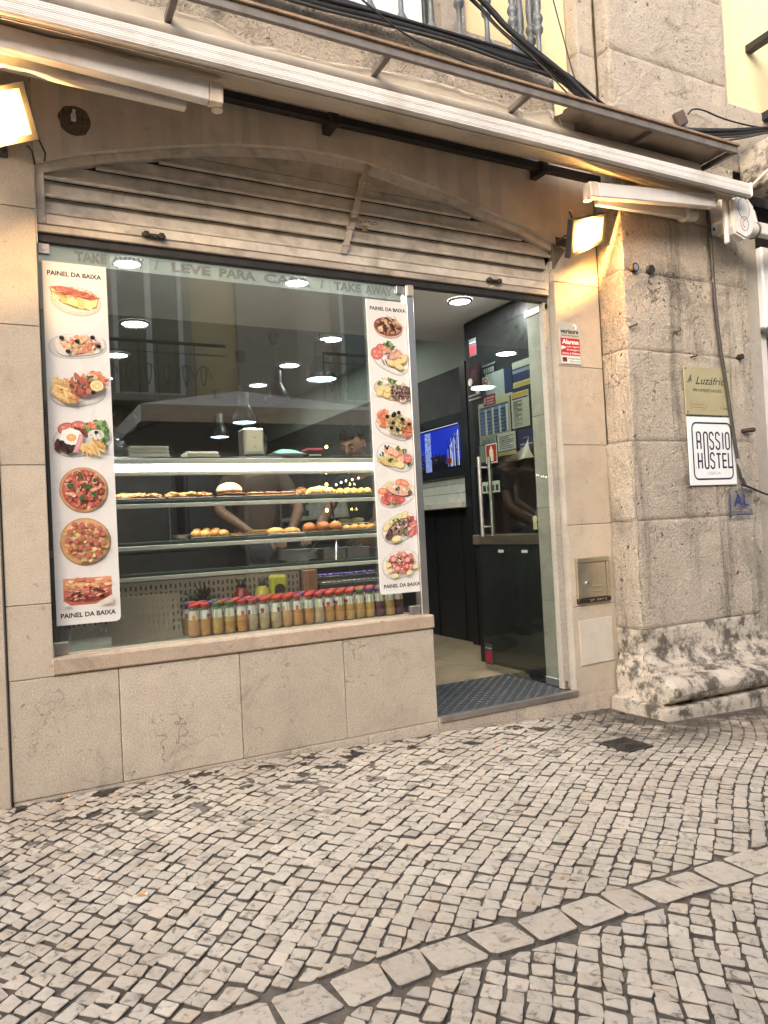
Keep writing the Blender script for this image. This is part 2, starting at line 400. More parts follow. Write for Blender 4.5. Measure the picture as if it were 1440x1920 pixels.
# ================================================================== ground
def gz(x): return 0.0 if x < 0.8 else -0.045 * (x - 0.8)
def cobble_mat():
    m, nt, b = newmat("limestone_setts"); v = worldpos(nt)
    a = nd(nt, "VertexColor"); a.layer_name = "Col"
    cc = a.outputs[0]
    n1 = nz(nt, v, 55, 6, .65); s_ = ramp(nt, n1, .3, .7, .86, 1.1)
    g = nd(nt, "CombineColor"); [nt.links.new(s_, g.inputs[i]) for i in range(3)]
    cc = mixc(nt, 1.0, cc, g.outputs[0], 'MULTIPLY')
    n2 = nz(nt, v, 26, 9, .72, 1.2); st = ramp(nt, n2, .545, .64, 0, .72)          # dark veins and scuffs
    cc = mixc(nt, st, cc, (.10, .08, .058))
    n3 = nz(nt, v, 1.6, 6, .6); cc = mixc(nt, ramp(nt, n3, .45, .75, 0, .45), cc, (.30, .24, .17))
    sp = nd(nt, "SeparateXYZ"); nt.links.new(v, sp.inputs[0])
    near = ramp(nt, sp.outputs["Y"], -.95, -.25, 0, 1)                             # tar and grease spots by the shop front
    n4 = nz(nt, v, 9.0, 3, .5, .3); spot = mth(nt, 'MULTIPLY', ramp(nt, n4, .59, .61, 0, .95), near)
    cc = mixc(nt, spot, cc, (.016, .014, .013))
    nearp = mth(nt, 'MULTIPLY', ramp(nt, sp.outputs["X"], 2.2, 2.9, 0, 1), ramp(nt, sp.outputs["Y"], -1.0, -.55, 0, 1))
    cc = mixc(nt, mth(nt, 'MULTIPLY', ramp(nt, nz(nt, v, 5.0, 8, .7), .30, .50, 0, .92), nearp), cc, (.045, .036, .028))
    nt.links.new(cc, b.inputs["Base Color"]); b.inputs["Roughness"].default_value = .62; b.inputs["Specular IOR Level"].default_value = .35
    bump(nt, b, mth(nt, 'SUBTRACT', nz(nt, v, 45, 8, .7), mth(nt, 'MULTIPLY', st, .5)), .55, .006)
    return m
M['sett'] = cobble_mat()
M['bed'] = plain("dark_joint_sand", (.115, .098, .08), .95, 0, .35, 40, .5, 300)

def make_pavement():
    mb = MB(); rr = random.Random(11)
    xs = [-9, -1.6, .8] + [.8 + .7*i for i in range(1, 9)] + [14]
    for i in range(len(xs)-1):
        x0, x1 = xs[i], xs[i+1]
        mb.add([(x0, -4.55, gz(x0)-.007), (x1, -4.55, gz(x1)-.007), (x1, .30, gz(x1)-.007), (x0, .30, gz(x0)-.007)], [(0, 1, 2, 3)], 1)
        mb.add([(x0, -7.4, gz(x0)-.007), (x1, -7.4, gz(x1)-.007), (x1, -4.55, gz(x1)-.007), (x0, -4.55, gz(x0)-.007)], [(0, 1, 2, 3)], 0, False, (.47, .41, .345))
    ang = R(38); ca, sa = math.cos(ang), math.sin(ang)
    def warp(s, t):
        t2 = t + .060*math.sin(1.9*s+.6) + .014*math.sin(4.7*s+1.9)
        s2 = s + .05*math.sin(1.9*t+.4)
        return Vector((ca*s2 - sa*t2, sa*s2 + ca*t2))
    def stone_(poly, zc, colr, top_in=.045):
        n = len(poly); c = sum(poly, Vector((0, 0)))/n
        # rounded outline
        out = []
        for i in range(n):
            p0, p1, p2 = poly[i-1], poly[i], poly[(i+1) % n]
            k = rr.uniform(.04, .12); out.append(p1.lerp(p0, k)); out.append(p1.lerp(p2, k))
        m = len(out); tx, ty = rr.gauss(0, .028), rr.gauss(0, .028)
        def z(p, d=0): return gz(p.x) + zc + d + (p.x-c.x)*tx + (p.y-c.y)*ty
        inn = [p.lerp(c, top_in*rr.uniform(.8, 1.5)) for p in out]; mid = [p.lerp(c, .03) for p in out]
        vs = [(p.x, p.y, z(p)) for p in inn] + [(p.x, p.y, z(p, -.0022)) for p in mid] + [(p.x, p.y, z(p, -.022)) for p in out]
        vs.append((c.x, c.y, z(c, rr.uniform(0, .0015))))
        fs = [(i, (i+1) % m, 3*m) for i in range(m)]
        fs += [(i, m+i, m+(i+1) % m, (i+1) % m) for i in range(m)]
        o_ = len(mb.v); mb.add(vs, fs, 0, False, colr)
        for i in range(m): mb.f.append((o_+m+i, o_+2*m+i, o_+2*m+(i+1) % m, o_+m+(i+1) % m)); mb.mi.append(1); mb.sm.append(False); mb.c.append((1, 1, 1))
    def colour():
        k = rr.gauss(1, .05)
        base = rr.choice([(.53, .468, .39)]*9 + [(.52, .465, .39), (.51, .45, .38), (.515, .44, .35), (.46, .405, .34), (.56, .495, .415)])
        return tuple(min(.8, max(.1, x*k)) for x in base)
    BT_ = lambda x: -1.648-.018*(x-1)
    BB_ = lambda x: -1.775-.018*(x-1)
    def fit(poly, lim):
        q = [Vector((p.x, lim(p))) for p in poly]
        a = abs(sum(q[i].x*q[(i+1) % len(q)].y - q[(i+1) % len(q)].x*q[i].y for i in range(len(q)))/2)
        return q if a > .0009 else None
    def region(p):
        if p.x > 3.03 and p.y > -.43: return None
        return 'A' if p.y > (BT_(p.x)+BB_(p.x))/2 else 'B'
    pitch = .0505; t = -8.0; gap = .0022
    while t < 9:
        h = pitch*rr.uniform(.93, 1.08); s = -8 + rr.uniform(0, .06)
        while s < 9:
            l = rr.choice([.048, .051, .054, .046, .060])*rr.uniform(.92, 1.08)
            c = warp(s+l/2, t+h/2)
            far = c.y < -3.3
            if -1.7 < c.x < 5.6 and -4.6 < c.y < .1:
                j = lambda: rr.gauss(0, .0027)
                g2 = gap*rr.uniform(.5, 1.4); g1 = gap*rr.uniform(.9, 2.3)
                poly = [warp(s+g1+j(), t+g2+j()), warp(s+l-g1+j(), t+g2+j()), warp(s+l-g1+j(), t+h-g2+j()), warp(s+g1+j(), t+h-g2+j())]
                r_ = region(c)
                if r_ == 'A': poly = fit(poly, lambda p: min(-.012, max(BT_(p.x)+.003, p.y)) if p.x < 3.02 or p.y < -.5 else min(-.425, p.y))
                elif r_ == 'B': poly = fit(poly, lambda p: min(BB_(p.x)-.003, p.y))
                else: poly = None
                if poly and abs(c.x-2.537) < .135 and abs(c.y+.625) < .135:
                    if abs(c.x-2.537) < .078 and abs(c.y+.625) < .078: poly = None
                    else:
                        q_ = []
                        for p in poly:
                            dx, dy = p.x-2.537, p.y+.625; e = .091
                            if abs(dx) < e and abs(dy) < e:
                                if abs(dx) > abs(dy): dx = math.copysign(e, dx)
                                else: dy = math.copysign(e, dy)
                            q_.append(Vector((2.537+dx, -.625+dy)))
                        poly = q_
                if poly: stone_(poly, rr.gauss(0, .0016), colour())
            s += l
        t += h
    # the line of larger border slabs
    x = -1.7
    while x < 5.6:
        BT = BT_(x+.07); BB = BB_(x+.07); l = rr.uniform(.10, .16); k = rr.uniform(-.012, .012); j = lambda: rr.gauss(0, .003)
        w = rr.uniform(-.006, .006)
        stone_([Vector((x+.004+j(), BB+.006+j())), Vector((x+l-.005+k+j(), BB+.006+j())), Vector((x+l-.005-k+j(), BT-.006+w+j())), Vector((x+.004+j(), BT-.006+w+j()))], rr.gauss(0.001, .0015), colour(), .06)
        x += l
    return mb.build("pavement", [M['sett'], M['bed']], kind='structure', origin=(0, 0, 0))
make_pavement()

# inspection cover, litter, weeds
mb = MB(); c0 = Vector((2.537, -.625)); q = .128
q = .088; pl = [(c0.x+q, c0.y-q), (c0.x+q, c0.y+q), (c0.x-q, c0.y+q), (c0.x-q, c0.y-q)]
zt = gz(2.537)
M['iron'] = plain("cast_iron_cover", (.055, .047, .04), .6, .5, .3, 30, .5, 160)
mb.prism([tuple(p) for p in pl], zt+.004, zt-.03, 'xy', 0)
for k in range(5):
    s_ = .2+.15*k; P2 = [(c0.x+(a-c0.x)*s_, c0.y+(b_-c0.y)*s_) for a, b_ in pl]
    for i in range(4):
        a, b_ = P2[i], P2[(i+1) % 4]; mb.tube([(a[0], a[1], zt+.005), (b_[0], b_[1], zt+.005)], .003, 5)
mb.build("manhole_cover", M['iron'], label="small dark square iron inspection cover set in the pale setts near the stone pier", cat="manhole cover")
M['butt'] = plain("cigarette_filter", (.62, .30, .10), .8); M['buttw'] = plain("cigarette_paper", (.7, .66, .58), .8)
for i, (x, y, a, lb) in enumerate([(.17, -.035, .2, "orange cigarette filter lying against the foot of the shop plinth"), (1.95, -.42, .9, "crushed cigarette butt on the setts in front of the door step"), (.30, -1.02, -.5, "orange cigarette butt out on the open setts at left")]):
    mb = MB(); d = Vector((math.cos(a), math.sin(a), 0)); p = Vector((x, y, gz(x)+.006))
    mb.cyl(p, p+d*.018, .004, n=8); mb.cyl(p+d*.018, p+d*.026, .004, n=8, mi=1)
    mb.build("cigarette_butt", [M['butt'], M['buttw']], label=lb, cat="cigarette butt")
M['leafg'] = plain("small_weed_green", (.06, .085, .03), .7)
for (x, y, lb) in [(.26, -1.1, "tiny green weed between setts at left of the foreground"), (.44, -.98, "small dark green weed tuft in a sett joint left of centre"), (.95, -.72, "tiny weed in a joint in front of the plinth middle"), (.2, -.6, "small weed in a joint near the left wall foot"), (1.0, -1.1, "low weed in a joint of the centre pavement")]:
    mb = MB()
    for k in range(16):
        a = rnd.uniform(0, 6.28); l = rnd.uniform(.006, .016); bx, by = x+rnd.gauss(0, .014), y+rnd.gauss(0, .006)
        d = Vector((math.cos(a), math.sin(a), .8)).normalized()*l; w = Vector((-math.sin(a), math.cos(a), 0))*.002
        b0 = Vector((bx, by, gz(x)-.006)); mb.add([b0-w, b0+w, b0+d*.6+w*1.3, b0+d, b0+d*.6-w*1.3], [(0, 1, 2, 3, 4)])
    mb.build("weed", M['leafg'], label=lb, cat="weed", group="weeds in the sett joints")

# ================================================================== the shop building
B = thing("shop_building", "old limestone-fronted building with arched louvre over a snack-bar window, glass door and iron balcony", "building", (1.5, 0, 0))
g3 = .0011
def slab(mb, x0, x1, z0, z1, y0=0.0, y1=.06, b=.0025): mb.box(x0+g3, x1-g3, y0, y1, z0+g3, z1-g3, 0, b)
# -- wall cladding (pilasters)
mb = MB()
zL = [-.03, .470, .759, 1.307, 1.860, 2.333]
for i in range(1, 5): slab(mb, -.003, .160, zL[i], zL[i+1], 0, .13)
mb.box(-.0014, .1615, 0, .13, 2.3346, 3.05, 0, .0015)
zR = [-.2, -.006, .489, .950, 1.404, 1.852, 2.332]
mb.box(0.0, .155, .012, .12, 0, 3.0, 1)
mb.build("wall_cladding", [M['cladding'], M['mortar']], B); mb = MB()
for i in range(1, 6): slab(mb, 2.812, 3.144, zR[i], zR[i+1], 0, .055)
mb.box(2.83, 3.14, .012, .06, -.2, 3.0, 1)
mb.build("wall_cladding", [M['cladding'], M['mortar']], B)
# -- lintel with the segmental arch
arch = [(.163, 2.527), (.294, 2.578), (.440, 2.623), (.660, 2.684), (.894, 2.740), (1.067, 2.772), (1.302, 2.800), (1.523, 2.806), (1.696, 2.795), (2.001, 2.749), (2.330, 2.683), (2.684, 2.604), (2.917, 2.526)]
def smooth_curve(pts, k=5):
    out = []
    for i in range(len(pts)-1):
        p0, p1, p2, p3 = [Vector(pts[max(0, min(len(pts)-1, j))]) for j in (i-1, i, i+1, i+2)]
        for q in range(k):
            t = q/k; out.append(.5*((2*p1)+(-p0+p2)*t+(2*p0-5*p1+4*p2-p3)*t*t+(-p0+3*p1-3*p2+p3)*t**3))
    out.append(Vector(pts[-1])); return [(p.x, p.y) for p in out]
archs = smooth_curve(arch)
mb = MB(); top = 3.05; T = .10
for i in range(len(archs)-1):
    (xa, za), (xb, zb) = archs[i], archs[i+1]
    mb.add([(xa, 0, za), (xb, 0, zb), (xb, 0, top), (xa, 0, top)], [(0, 1, 2, 3)])
    mb.add([(xa, 0, za), (xb, 0, zb), (xb, T, zb), (xa, T, za)], [(3, 2, 1, 0)])
mb.box(.1602, .1635, .003, T, 2.2, 3.05)
mb.prism([(2.8135, 2.335), (3.1424, 2.335), (3.1424, top), (2.917, top), (2.917, 2.526), (2.81, 2.384)], 0, T)
mb.build("lintel_wall", M['lintel'], B)
# -- plinth, base course, sill, jamb, step
mb = MB()
for a, b_ in ((-.003, .400), (.400, .905), (.905, 1.407), (1.407, 1.905)): slab(mb, a, b_, .006, .470, 0, .09, .003)
mb.box(0, 1.90, .012, .10, 0, .47, 1)
xb = [.39, 1.12, 1.512, 1.905, 2.45, 3.144]
for a, b_ in zip(xb, xb[1:]): mb.box(a+g3, b_-g3, -.004, .09, -.22, .006-g3 if b_ < 1.95 else -.006, 0, .002)
mb.box(-.0, .39, .003, .09, -.1, .006-g3, 0, .002)
mb.build("plinth", [M['plinth'], M['mortar']], B)
mb = MB(); mb.box(.150, 1.909, -.012, .14, .4735, .541, 0, .007)
mb.build("window_sill", M['sill'], B)
mb = MB(); mb.box(2.765, 2.8105, .05, .09, .03, 2.256, 0, .003); mb.box(2.8115, 2.8125, .001, .09, .03, 2.33, 0)
for z0, z1 in ((.03, .5), (.5, 1.06), (1.06, 1.62), (1.62, 2.39)): mb.box(2.905, 2.955, .092, .37, z0+g3, z1-g3, 0, .002)
mb.box(2.81, 2.904, .092, .11, .03, 2.39)
mb.build("door_jamb", M['jamb'], B)
# -- door step with metal nosing and chequer plate
M['chequer'] = plain("grey_chequer_plate", (.085, .09, .095), .42, .55, .2, 22, .1, 60)
mb = MB(); mb.box(1.9065, 2.811, -.004, .62, -.0055, .022, 0)
st_ = mb.build("door_step", M['plinth'], B)
mb = MB(); mb.box(1.914, 2.816, -.016, .012, -.002, .0285, 0, .002); mb.build("step_nosing", M['steel'], st_)
mb = MB(); mb.box(1.916, 2.80, .0125, .62, .0225, .027, 0)
for i in range(26):
    for j in range(19):
        x, y = 1.94+i*.034, .03+j*.032
        if y > .61 or x > 2.79: continue
        a = R(45 if (i+j) % 2 else -45); d = Vector((math.cos(a), math.sin(a), 0))*.0125; w = Vector((-d.y, d.x, 0))*.28
        c = Vector((x, y, .0272)); mb.add([c-d, c-w, c+d, c+w, c+Vector((0, 0, .0028))], [(0, 1, 4), (1, 2, 4), (2, 3, 4), (3, 0, 4)], 0)
mb.build("chequer_plate", M['chequer'], st_)

# -- shop window: header, glass, post, clamps, frosted band
W = part("shop_window", B, (1.0, .07, .541))
mb = MB(); mb.box(.163, 2.797, .030, .092, 2.258, 2.288, 0, .003); mb.box(.1635, 2.796, .046, .088, 2.222, 2.2575, 1, .002)
mb.build("header_rail", [M['tin'], M['darkmetal']], W)
mb = MB(); mb.box(.166, 1.866, .064, .073, .5415, 2.2215)
gp = mb.build("glass_pane", M['glass'], W)
mb = MB(); mb.box(1.868, 1.911, .040, .095, .5415, 2.2215, 0, .003); mb.build("window_post", M['brushed'], W)
mb = MB()
mb.box(1.871, 1.909, .028, .0395, 2.165, 2.2215, 0, .004); mb.build("post_cap", M['tin'], W)
for x0, x1, z0, z1 in ((.166, .210, 2.178, 2.221), (1.822, 1.8655, 2.180, 2.221), (.166, .218, .542, .592), (1.812, 1.8655, .542, .586)):
    mb = MB(); mb.box(x0, x1, .055, .0635, z0, z1, 0, .002); mb.box(x0, x1, .0735, .082, z0, z1, 0, .002)
    mb.cyl(((x0+x1)/2, .0545, (z0+z1)/2), ((x0+x1)/2, .052, (z0+z1)/2), .009, n=14); mb.build("glass_clamp", M['steel'], W)
mb = MB(); mb.box(.166, 1.8655, .0738, .0744, 2.150, 2.2213); fb = mb.build("frosted_band", M['frost'], W)
mb = MB()
for s_, x0, x1 in (("TAKE", .305, .430), ("AWAY", .450, .585), ("/", .625, .645), ("LEVE", .700, .872), ("PARA", .912, 1.082), ("CASA", 1.122, 1.355), ("/", 1.405, 1.425), ("TAKE", 1.478, 1.623), ("AWAY", 1.650, 1.80)):
    mb = MB(); mb.text(s_, x0, x1, 2.166, .040, .0637, bold=.035, th=.0003); mb.build("band_word" if len(s_) > 1 else "band_stroke", M['frostletter'], fb)

# -- arched louvre
Lv = part("louvre_transom", B, (1.5, .03, 2.29))
def offset_in(pts, d):
    out = []
    for i, p in enumerate(pts):
        a = Vector(pts[max(0, i-1)]); b_ = Vector(pts[min(len(pts)-1, i+1)]); t = (b_-a).normalized(); nn = Vector((t.y, -t.x))
        out.append((p[0]+nn.x*d, p[1]+nn.y*d))
    return out
mb = MB(); yo, yi = .028, .07
outer = offset_in(archs, .002); inner = offset_in(archs, .036)
for i in range(len(outer)-1):
    a, b_, c, d = outer[i], outer[i+1], inner[i+1], inner[i]
    mb.add([(a[0], yo, a[1]), (b_[0], yo, b_[1]), (c[0], yo, c[1]), (d[0], yo, d[1]), (d[0], yi, d[1]), (c[0], yi, c[1])], [(3, 2, 1, 0), (5, 2, 3, 4)])
    if i % 6 == 3: mb.cyl(((a[0]+d[0])/2, yo-.001, (a[1]+d[1])/2), ((a[0]+d[0])/2, yo+.01, (a[1]+d[1])/2), .006, n=8)
mb.box(.1655, .198, yo+.001, yi, 2.292, 2.54, 0, .003)
mb.box(.1985, 2.80, yo+.002, yi, 2.292, 2.333, 0, .003)
mb.prism([(2.912, 2.522), (2.806, 2.384), (2.797, 2.290), (2.770, 2.290), (2.778, 2.392), (2.868, 2.512)], yo+.0005, yi)
mb.build("louvre_frame", plain("pale_worn_frame_paint", (.62, .55, .465), .55, .1, .12, 16, .2, 80, dirt=.5, dirtc=(.12, .085, .055)), Lv)
def zarch(x):
    for (xa, za), (xb_, zb) in zip(archs, archs[1:]):
        if xa <= x <= xb_: return za+(zb-za)*(x-xa)/(xb_-xa)
    return 2.5
def xspan(z):
    xs = [x for x in [i*.01 for i in range(17, 292)] if zarch(x)-.03 > z]
    return (min(xs), max(xs)) if xs else None
mb = MB(); zz = 2.335; k = 0
while zz < 2.63:
    sp = (.199, 2.79) if zz < 2.39 else xspan(zz+.035)
    if zz >= 2.39: sp = (max(.199, sp[0]-.03), min(sp[1], 2.79+(zz-2.39)*.75))
    prof = [(.062, zz+.076), (.058, zz+.050), (.055, zz+.020), (.054, zz+.007), (.046, zz+.001), (.038, zz+.000), (.033, zz+.006), (.037, zz+.015)]
    n = 34
    def f(u, v, prof=prof, sp=sp):
        t = v*(len(prof)-1); i = min(int(t), len(prof)-2); a, b_ = prof[i], prof[i+1]; t -= i
        x = sp[0]+(sp[1]-sp[0])*u; dn = .0016*mnoise.noise(Vector((x*5, zz*30, 0)))
        return (x, a[0]+(b_[0]-a[0])*t, a[1]+(b_[1]-a[1])*t+dn)
    mb.grid(f, n, 7); zz += .0725; k += 1
mb.build("slats", M['slat'], Lv)
mb = MB()                                                                     # plain sheet closing the crown of the arch, and the dark back
pts = [(x, z) for x, z in offset_in(archs, .030) if z > 2.690]
mb.prism([(pts[0][0], 2.687)] + pts + [(pts[-1][0], 2.687)], .050, .056)
pb = [(.17, 2.3)] + [(x, z) for x, z in offset_in(archs, .01)] + [(2.80, 2.38), (2.79, 2.3)]
mb.prism(pb, .078, .088, mi=1)
mb.build("crown_sheet", [M['tin'], M['darkmetal']], Lv)
mb = MB()
mb.prism([(1.660, 2.80), (1.690, 2.80), (1.535, 2.333), (1.505, 2.333)], .018, .0275)
for t in (.03, .2, .38, .55, .72, .9):
    x = 1.675+(1.52-1.675)*t; z = 2.80+(2.333-2.80)*t; mb.box(x-.020, x+.020, .014, .030, z-.008, z+.008, 0, .002)
mb.cyl((1.675, .012, 2.797), (1.675, .028, 2.797), .017, n=14)
mb.build("slanted_bar", M['tin'], Lv)
pk = MB()
for i in range(7):
    c = Vector((1.565+.022*i, .012, 2.505+.004*math.sin(i*2))); pk.tube([c+Vector((.012*math.cos(a), .004*math.sin(a*2), .007*math.sin(a))) for a in [q*.785 for q in range(9)]], .0028, 5)
chain = pk.build("chain", M['rust'], Lv)
mb = MB(); mb.box(1.622, 1.648, .003, .014, 2.452, 2.482, 0, .003); mb.tube([(1.627, .009, 2.48), (1.627, .009, 2.496), (1.643, .009, 2.496), (1.643, .009, 2.48)], .003, 6)
mb.build("padlock", plain("old_brass_lock", (.24, .17, .07), .5, .7, .2), chain)
for x in (.57, 2.36):
    mb = MB(); mb.box(x, x+.10, .010, .0275, 2.289, 2.303, 0, .003); mb.box(x+.008, x+.03, .005, .026, 2.286, 2.309, 0, .003); mb.box(x+.072, x+.094, .005, .026, 2.284, 2.309, 0, .003)
    mb.cyl((x+.045, .006, 2.286), (x+.06, .006, 2.286), .007, n=8); mb.build("slide_bolt", M['darkmetal'], Lv)

# -- glass door, opened inwards
D = part("glass_door", B, (2.79, .06, .03))
mb = MB(); mb.box(2.783, 2.793, .058, .835, .036, 2.216); mb.build("door_pane", M['glass2'], D)
for z0, z1 in ((.034, .078), (2.182, 2.218)):
    mb = MB(); mb.box(2.776, 2.800, .050, .235 if z0 > 1 else .22, z0, z1, 0, .003); mb.build("door_clamp", M['brushed'], D)
for sx in (2.748, 2.828):
    mb = MB(); mb.cyl((sx, .735, .90), (sx, .735, 1.415), .0125, n=14)
    for z in (.96, 1.345): mb.cyl((sx, .735, z), (2.788, .735, z), .007, n=8)
    mb.build("door_handle", M['brushed'], D)
M['sticker'] = attrmat("door_sticker_print", .5, .03)
for z0, z1 in ((2.085, 2.20), (.065, .20)):
    mb = MB(); mb.box(2.7815, 2.7828, .745, .825, z0, z1, 0, 0, (.045, .05, .055)); h = (z1-z0)
    mb.box(2.7808, 2.7815, .75, .82, z0+h*.1, z0+h*.62, 0, 0, (.28, .02, .03))
    mb.box(2.7808, 2.7815, .75, .82, z0+h*.75, z0+h*.8, 0, 0, (.3, .3, .3)); mb.build("door_sticker", M['sticker'], D)

# -- stone pier
def rough(mb, fn, nrm, nu, nv, amp, seed, mi=0, edge=.008, ew=.010, su=1.0, sv=1.0):
    """fn(u,v)->point; displaced along nrm by noise, edges rounded back"""
    us = [0, ew/su] + [ew/su+(1-2*ew/su)*i/nu for i in range(1, nu)] + [1-ew/su, 1]; vs_ = [0, ew/sv] + [ew/sv+(1-2*ew/sv)*i/nv for i in range(1, nv)] + [1-ew/sv, 1]
    pts = []
    for j, v in enumerate(vs_):
        for i, u in enumerate(us):
            p = Vector(fn(u, v)); q = p+Vector((seed, seed*2, seed*3))
            d = amp*(mnoise.fractal(q*9, 1.0, 2.0, 4)*.7+mnoise.noise(q*3)*.9)
            e = (i in (0, len(us)-1)) or (j in (0, len(vs_)-1))
            pts.append(p+Vector(nrm)*(d-(edge if e else 0)))
    n = len(us); fs = [(j*n+i, j*n+i+1, (j+1)*n+i+1, (j+1)*n+i) for j in range(len(vs_)-1) for i in range(n-1)]
    mb.add(pts, fs, mi, True)
mb = MB()
zP = [.20, .345, .955, 1.405, 1.925, 2.372, 2.72, 3.12]
for k in range(len(zP)-1):
    z0, z1 = zP[k], zP[k+1]; low = 1 if k == 0 else 0
    xs = [3.146, 4.14] if k != 5 else [3.146, 3.86, 4.14]
    for xa, xb_ in zip(xs, xs[1:]):
        rough(mb, lambda u, v, xa=xa, xb_=xb_: (xa+(xb_-xa)*u, -.2, z0+(z1-z0)*v), (0, -1, 0), int((xb_-xa)*46), max(4, int((z1-z0)*46)), .0055, k*1.3, low, su=xb_-xa, sv=z1-z0)
    rough(mb, lambda u, v: (3.142+(.012 if z0 < 1.3 else 0)*(-1), -.2*u, z0+(z1-z0)*v), (-1, 0, 0), 10, max(4, int((z1-z0)*46)), .0065, k*2.1+5, low, su=.2, sv=z1-z0)
# moulded base
prof = [(-.400, -.26), (-.402, -.052), (-.396, -.044), (-.345, -.042), (-.343, -.030), (-.368, -.029), (-.398, -.012), (-.412, .022), (-.406, .058), (-.380, .086), (-.345, .097), (-.300, .099), (-.297, .118), (-.262, .124), (-.258, .146), (-.222, .168), (-.205, .205), (-.198, .24)]
def bf(u, v):
    t = v*(len(prof)-1); i = min(int(t), len(prof)-2); a, b_ = prof[i], prof[i+1]; t -= i
    y = a[0]+(b_[0]-a[0])*t; z = a[1]+(b_[1]-a[1])*t
    x0 = 3.045 if z < -.03 else 3.10+max(0, (z-.1))*.35
    x = x0+(4.32-x0)*u; q = Vector((x, y, z)); d = .0014*mnoise.fractal(q*9, 1, 2, 5)+.0012*mnoise.noise(q*24)+.0010*mnoise.noise(q*60)
    e = (1-min(1, u*26))*.012
    return (x, y-d+e, z-.018*u+d*.4-(e if z > 0 else 0))
mb.grid(bf, 150, 80, 1)
def ef(u, v):
    t = v*(len(prof)-1); i = min(int(t), len(prof)-2); a, b_ = prof[i], prof[i+1]; t -= i
    y = (a[0]+(b_[0]-a[0])*t); z = a[1]+(b_[1]-a[1])*t
    x0 = 3.045 if z < -.03 else 3.10+max(0, (z-.1))*.35
    yy = -.02+(y+.02+.012)*u; q = Vector((x0, yy, z))
    return (x0-.007*mnoise.fractal(q*9, 1, 2, 4), yy, z)
mb.grid(ef, 16, 40, 1, flip=True)
mb.box(3.16, 4.13, -.15, .3, -.3, 3.1, 2)
mb.build("stone_pier", [M['pier'], M['pier_low'], M['mortar']], B)

# -- upper storey: stepped pier, yellow render, balcony door
mb = MB()
for (z0, z1) in ((3.12, 3.632), (3.632, 4.155), (4.155, 4.75)):
    rough(mb, lambda u, v: (3.128+(4.118-3.128)*u, -.2, z0+(z1-z0)*v), (0, -1, 0), 36, 22, .006, z0, su=.98, sv=z1-z0)
    rough(mb, lambda u, v: (3.126, -.1-.1*u, z0+(z1-z0)*v), (-1, 0, 0), 5, 22, .003, z0+2, su=.1, sv=z1-z0)
    rough(mb, lambda u, v: (2.994+.132*u, -.1, z0+(z1-z0)*v), (0, -1, 0), 7, 22, .005, z0+4, su=.13, sv=z1-z0)
    rough(mb, lambda u, v: (2.992, -.1*u, z0+(z1-z0)*v), (-1, 0, 0), 5, 22, .003, z0+6, su=.1, sv=z1-z0)
rough(mb, lambda u, v: (4.12+.6*u, -.19, 3.12+.43*v), (0, -1, 0), 20, 16, .004, 9.0, su=.6, sv=.43)
mb.box(4.10, 4.13, -.195, 0, 3.12, 4.75); mb.box(4.12, 4.72, -.185, 0, 3.54, 3.548)
mb.build("upper_pier", M['pier_up'], B)
mb = MB(); mb.box(2.28, 2.998, 0, .1, 3.05, 6.5); mb.box(4.11, 7.5, -.10, .1, 3.3, 6.5); mb.box(-2.5, 1.35, 0, .1, 3.05, 6.5); mb.box(-2.5, 4.2, .1, .35, 3.05, 6.5)
mb.build("upper_wall", M['yellow'], B)
mb = MB(); rough(mb, lambda u, v: (2.125+.155*u, -.035, 3.2+3*v), (0, -1, 0), 6, 70, .006, 3.3, su=.155, sv=3)
mb.box(2.125, 2.28, -.03, .1, 3.2, 6.2); mb.box(1.36, 1.5, -.03, .1, 3.2, 6.2)
mb.box(2.28, 2.62, -.012, -.001, 3.2, 3.62)
mb.build("balcony_door_surround", M['pier_up'], B)
mb = MB(); mb.box(2.06, 2.12, .03, .09, 3.3, 6, 1, .004); mb.box(1.5, 2.06, .05, .09, 3.3, 6, 0, .003); mb.box(2.075, 2.085, .022, .03, 3.3, 6, 1)  # white panel puts the sky's reflection in the door glass into its colour
mb.build("balcony_door", [M['white'], plain("dark_green_paint", (.03, .038, .035), .5)], B)
mb = MB()
rough(mb, lambda u, v: (-1.2+3.87*u, -.25, 3.02+.325*v), (0, -1, 0), 150, 14, .007, 6.1, su=3.87, sv=.325, edge=.012)
rough(mb, lambda u, v: (2.672, -.25*u, 3.02+.325*v), (1, 0, 0), 10, 14, .006, 7.1, su=.25, sv=.325)
mb.box(-1.19, 2.66, -.24, 0, 3.02, 3.338)
bal = mb.build("balcony", M['balstone'], B)
mb = MB(); mb.box(-1.2, 2.66, -.262, -.185, 3.35, 3.388, 0, .004); mb.box(2.60, 2.655, -.185, -.01, 3.35, 3.386, 0, .004); mb.box(-1.2, 2.66, -.25, -.2, 4.3, 4.345, 0, .006)
mb.build("balcony_rail", M['black'], bal)
bprof = [(.030, 0), (.030, .012), (.022, .03), (.013, .05), (.012, .13), (.014, .16), (.024, .175), (.027, .19), (.022, .205), (.015, .215), (.024, .23), (.028, .245), (.024, .262), (.014, .275), (.020, .30), (.022, .36), (.014, .5), (.012, .9)]
mb = MB(); mb.lathe(1.77, -.222, 3.388, bprof, 16)
bl = mb.build("baluster", M['bluegrey'], bal)
for x, y in [(1.604, -.222), (1.937, -.222), (2.104, -.222), (2.271, -.222), (2.438, -.222), (2.605, -.222), (2.628, -.135), (2.628, -.05)] + [(1.604-.167*i, -.222) for i in range(1, 6)]:
    c = copy_tree(bl, parent=bal); c.location = Vector((x, y, 3.388)) - WL[bal.name]
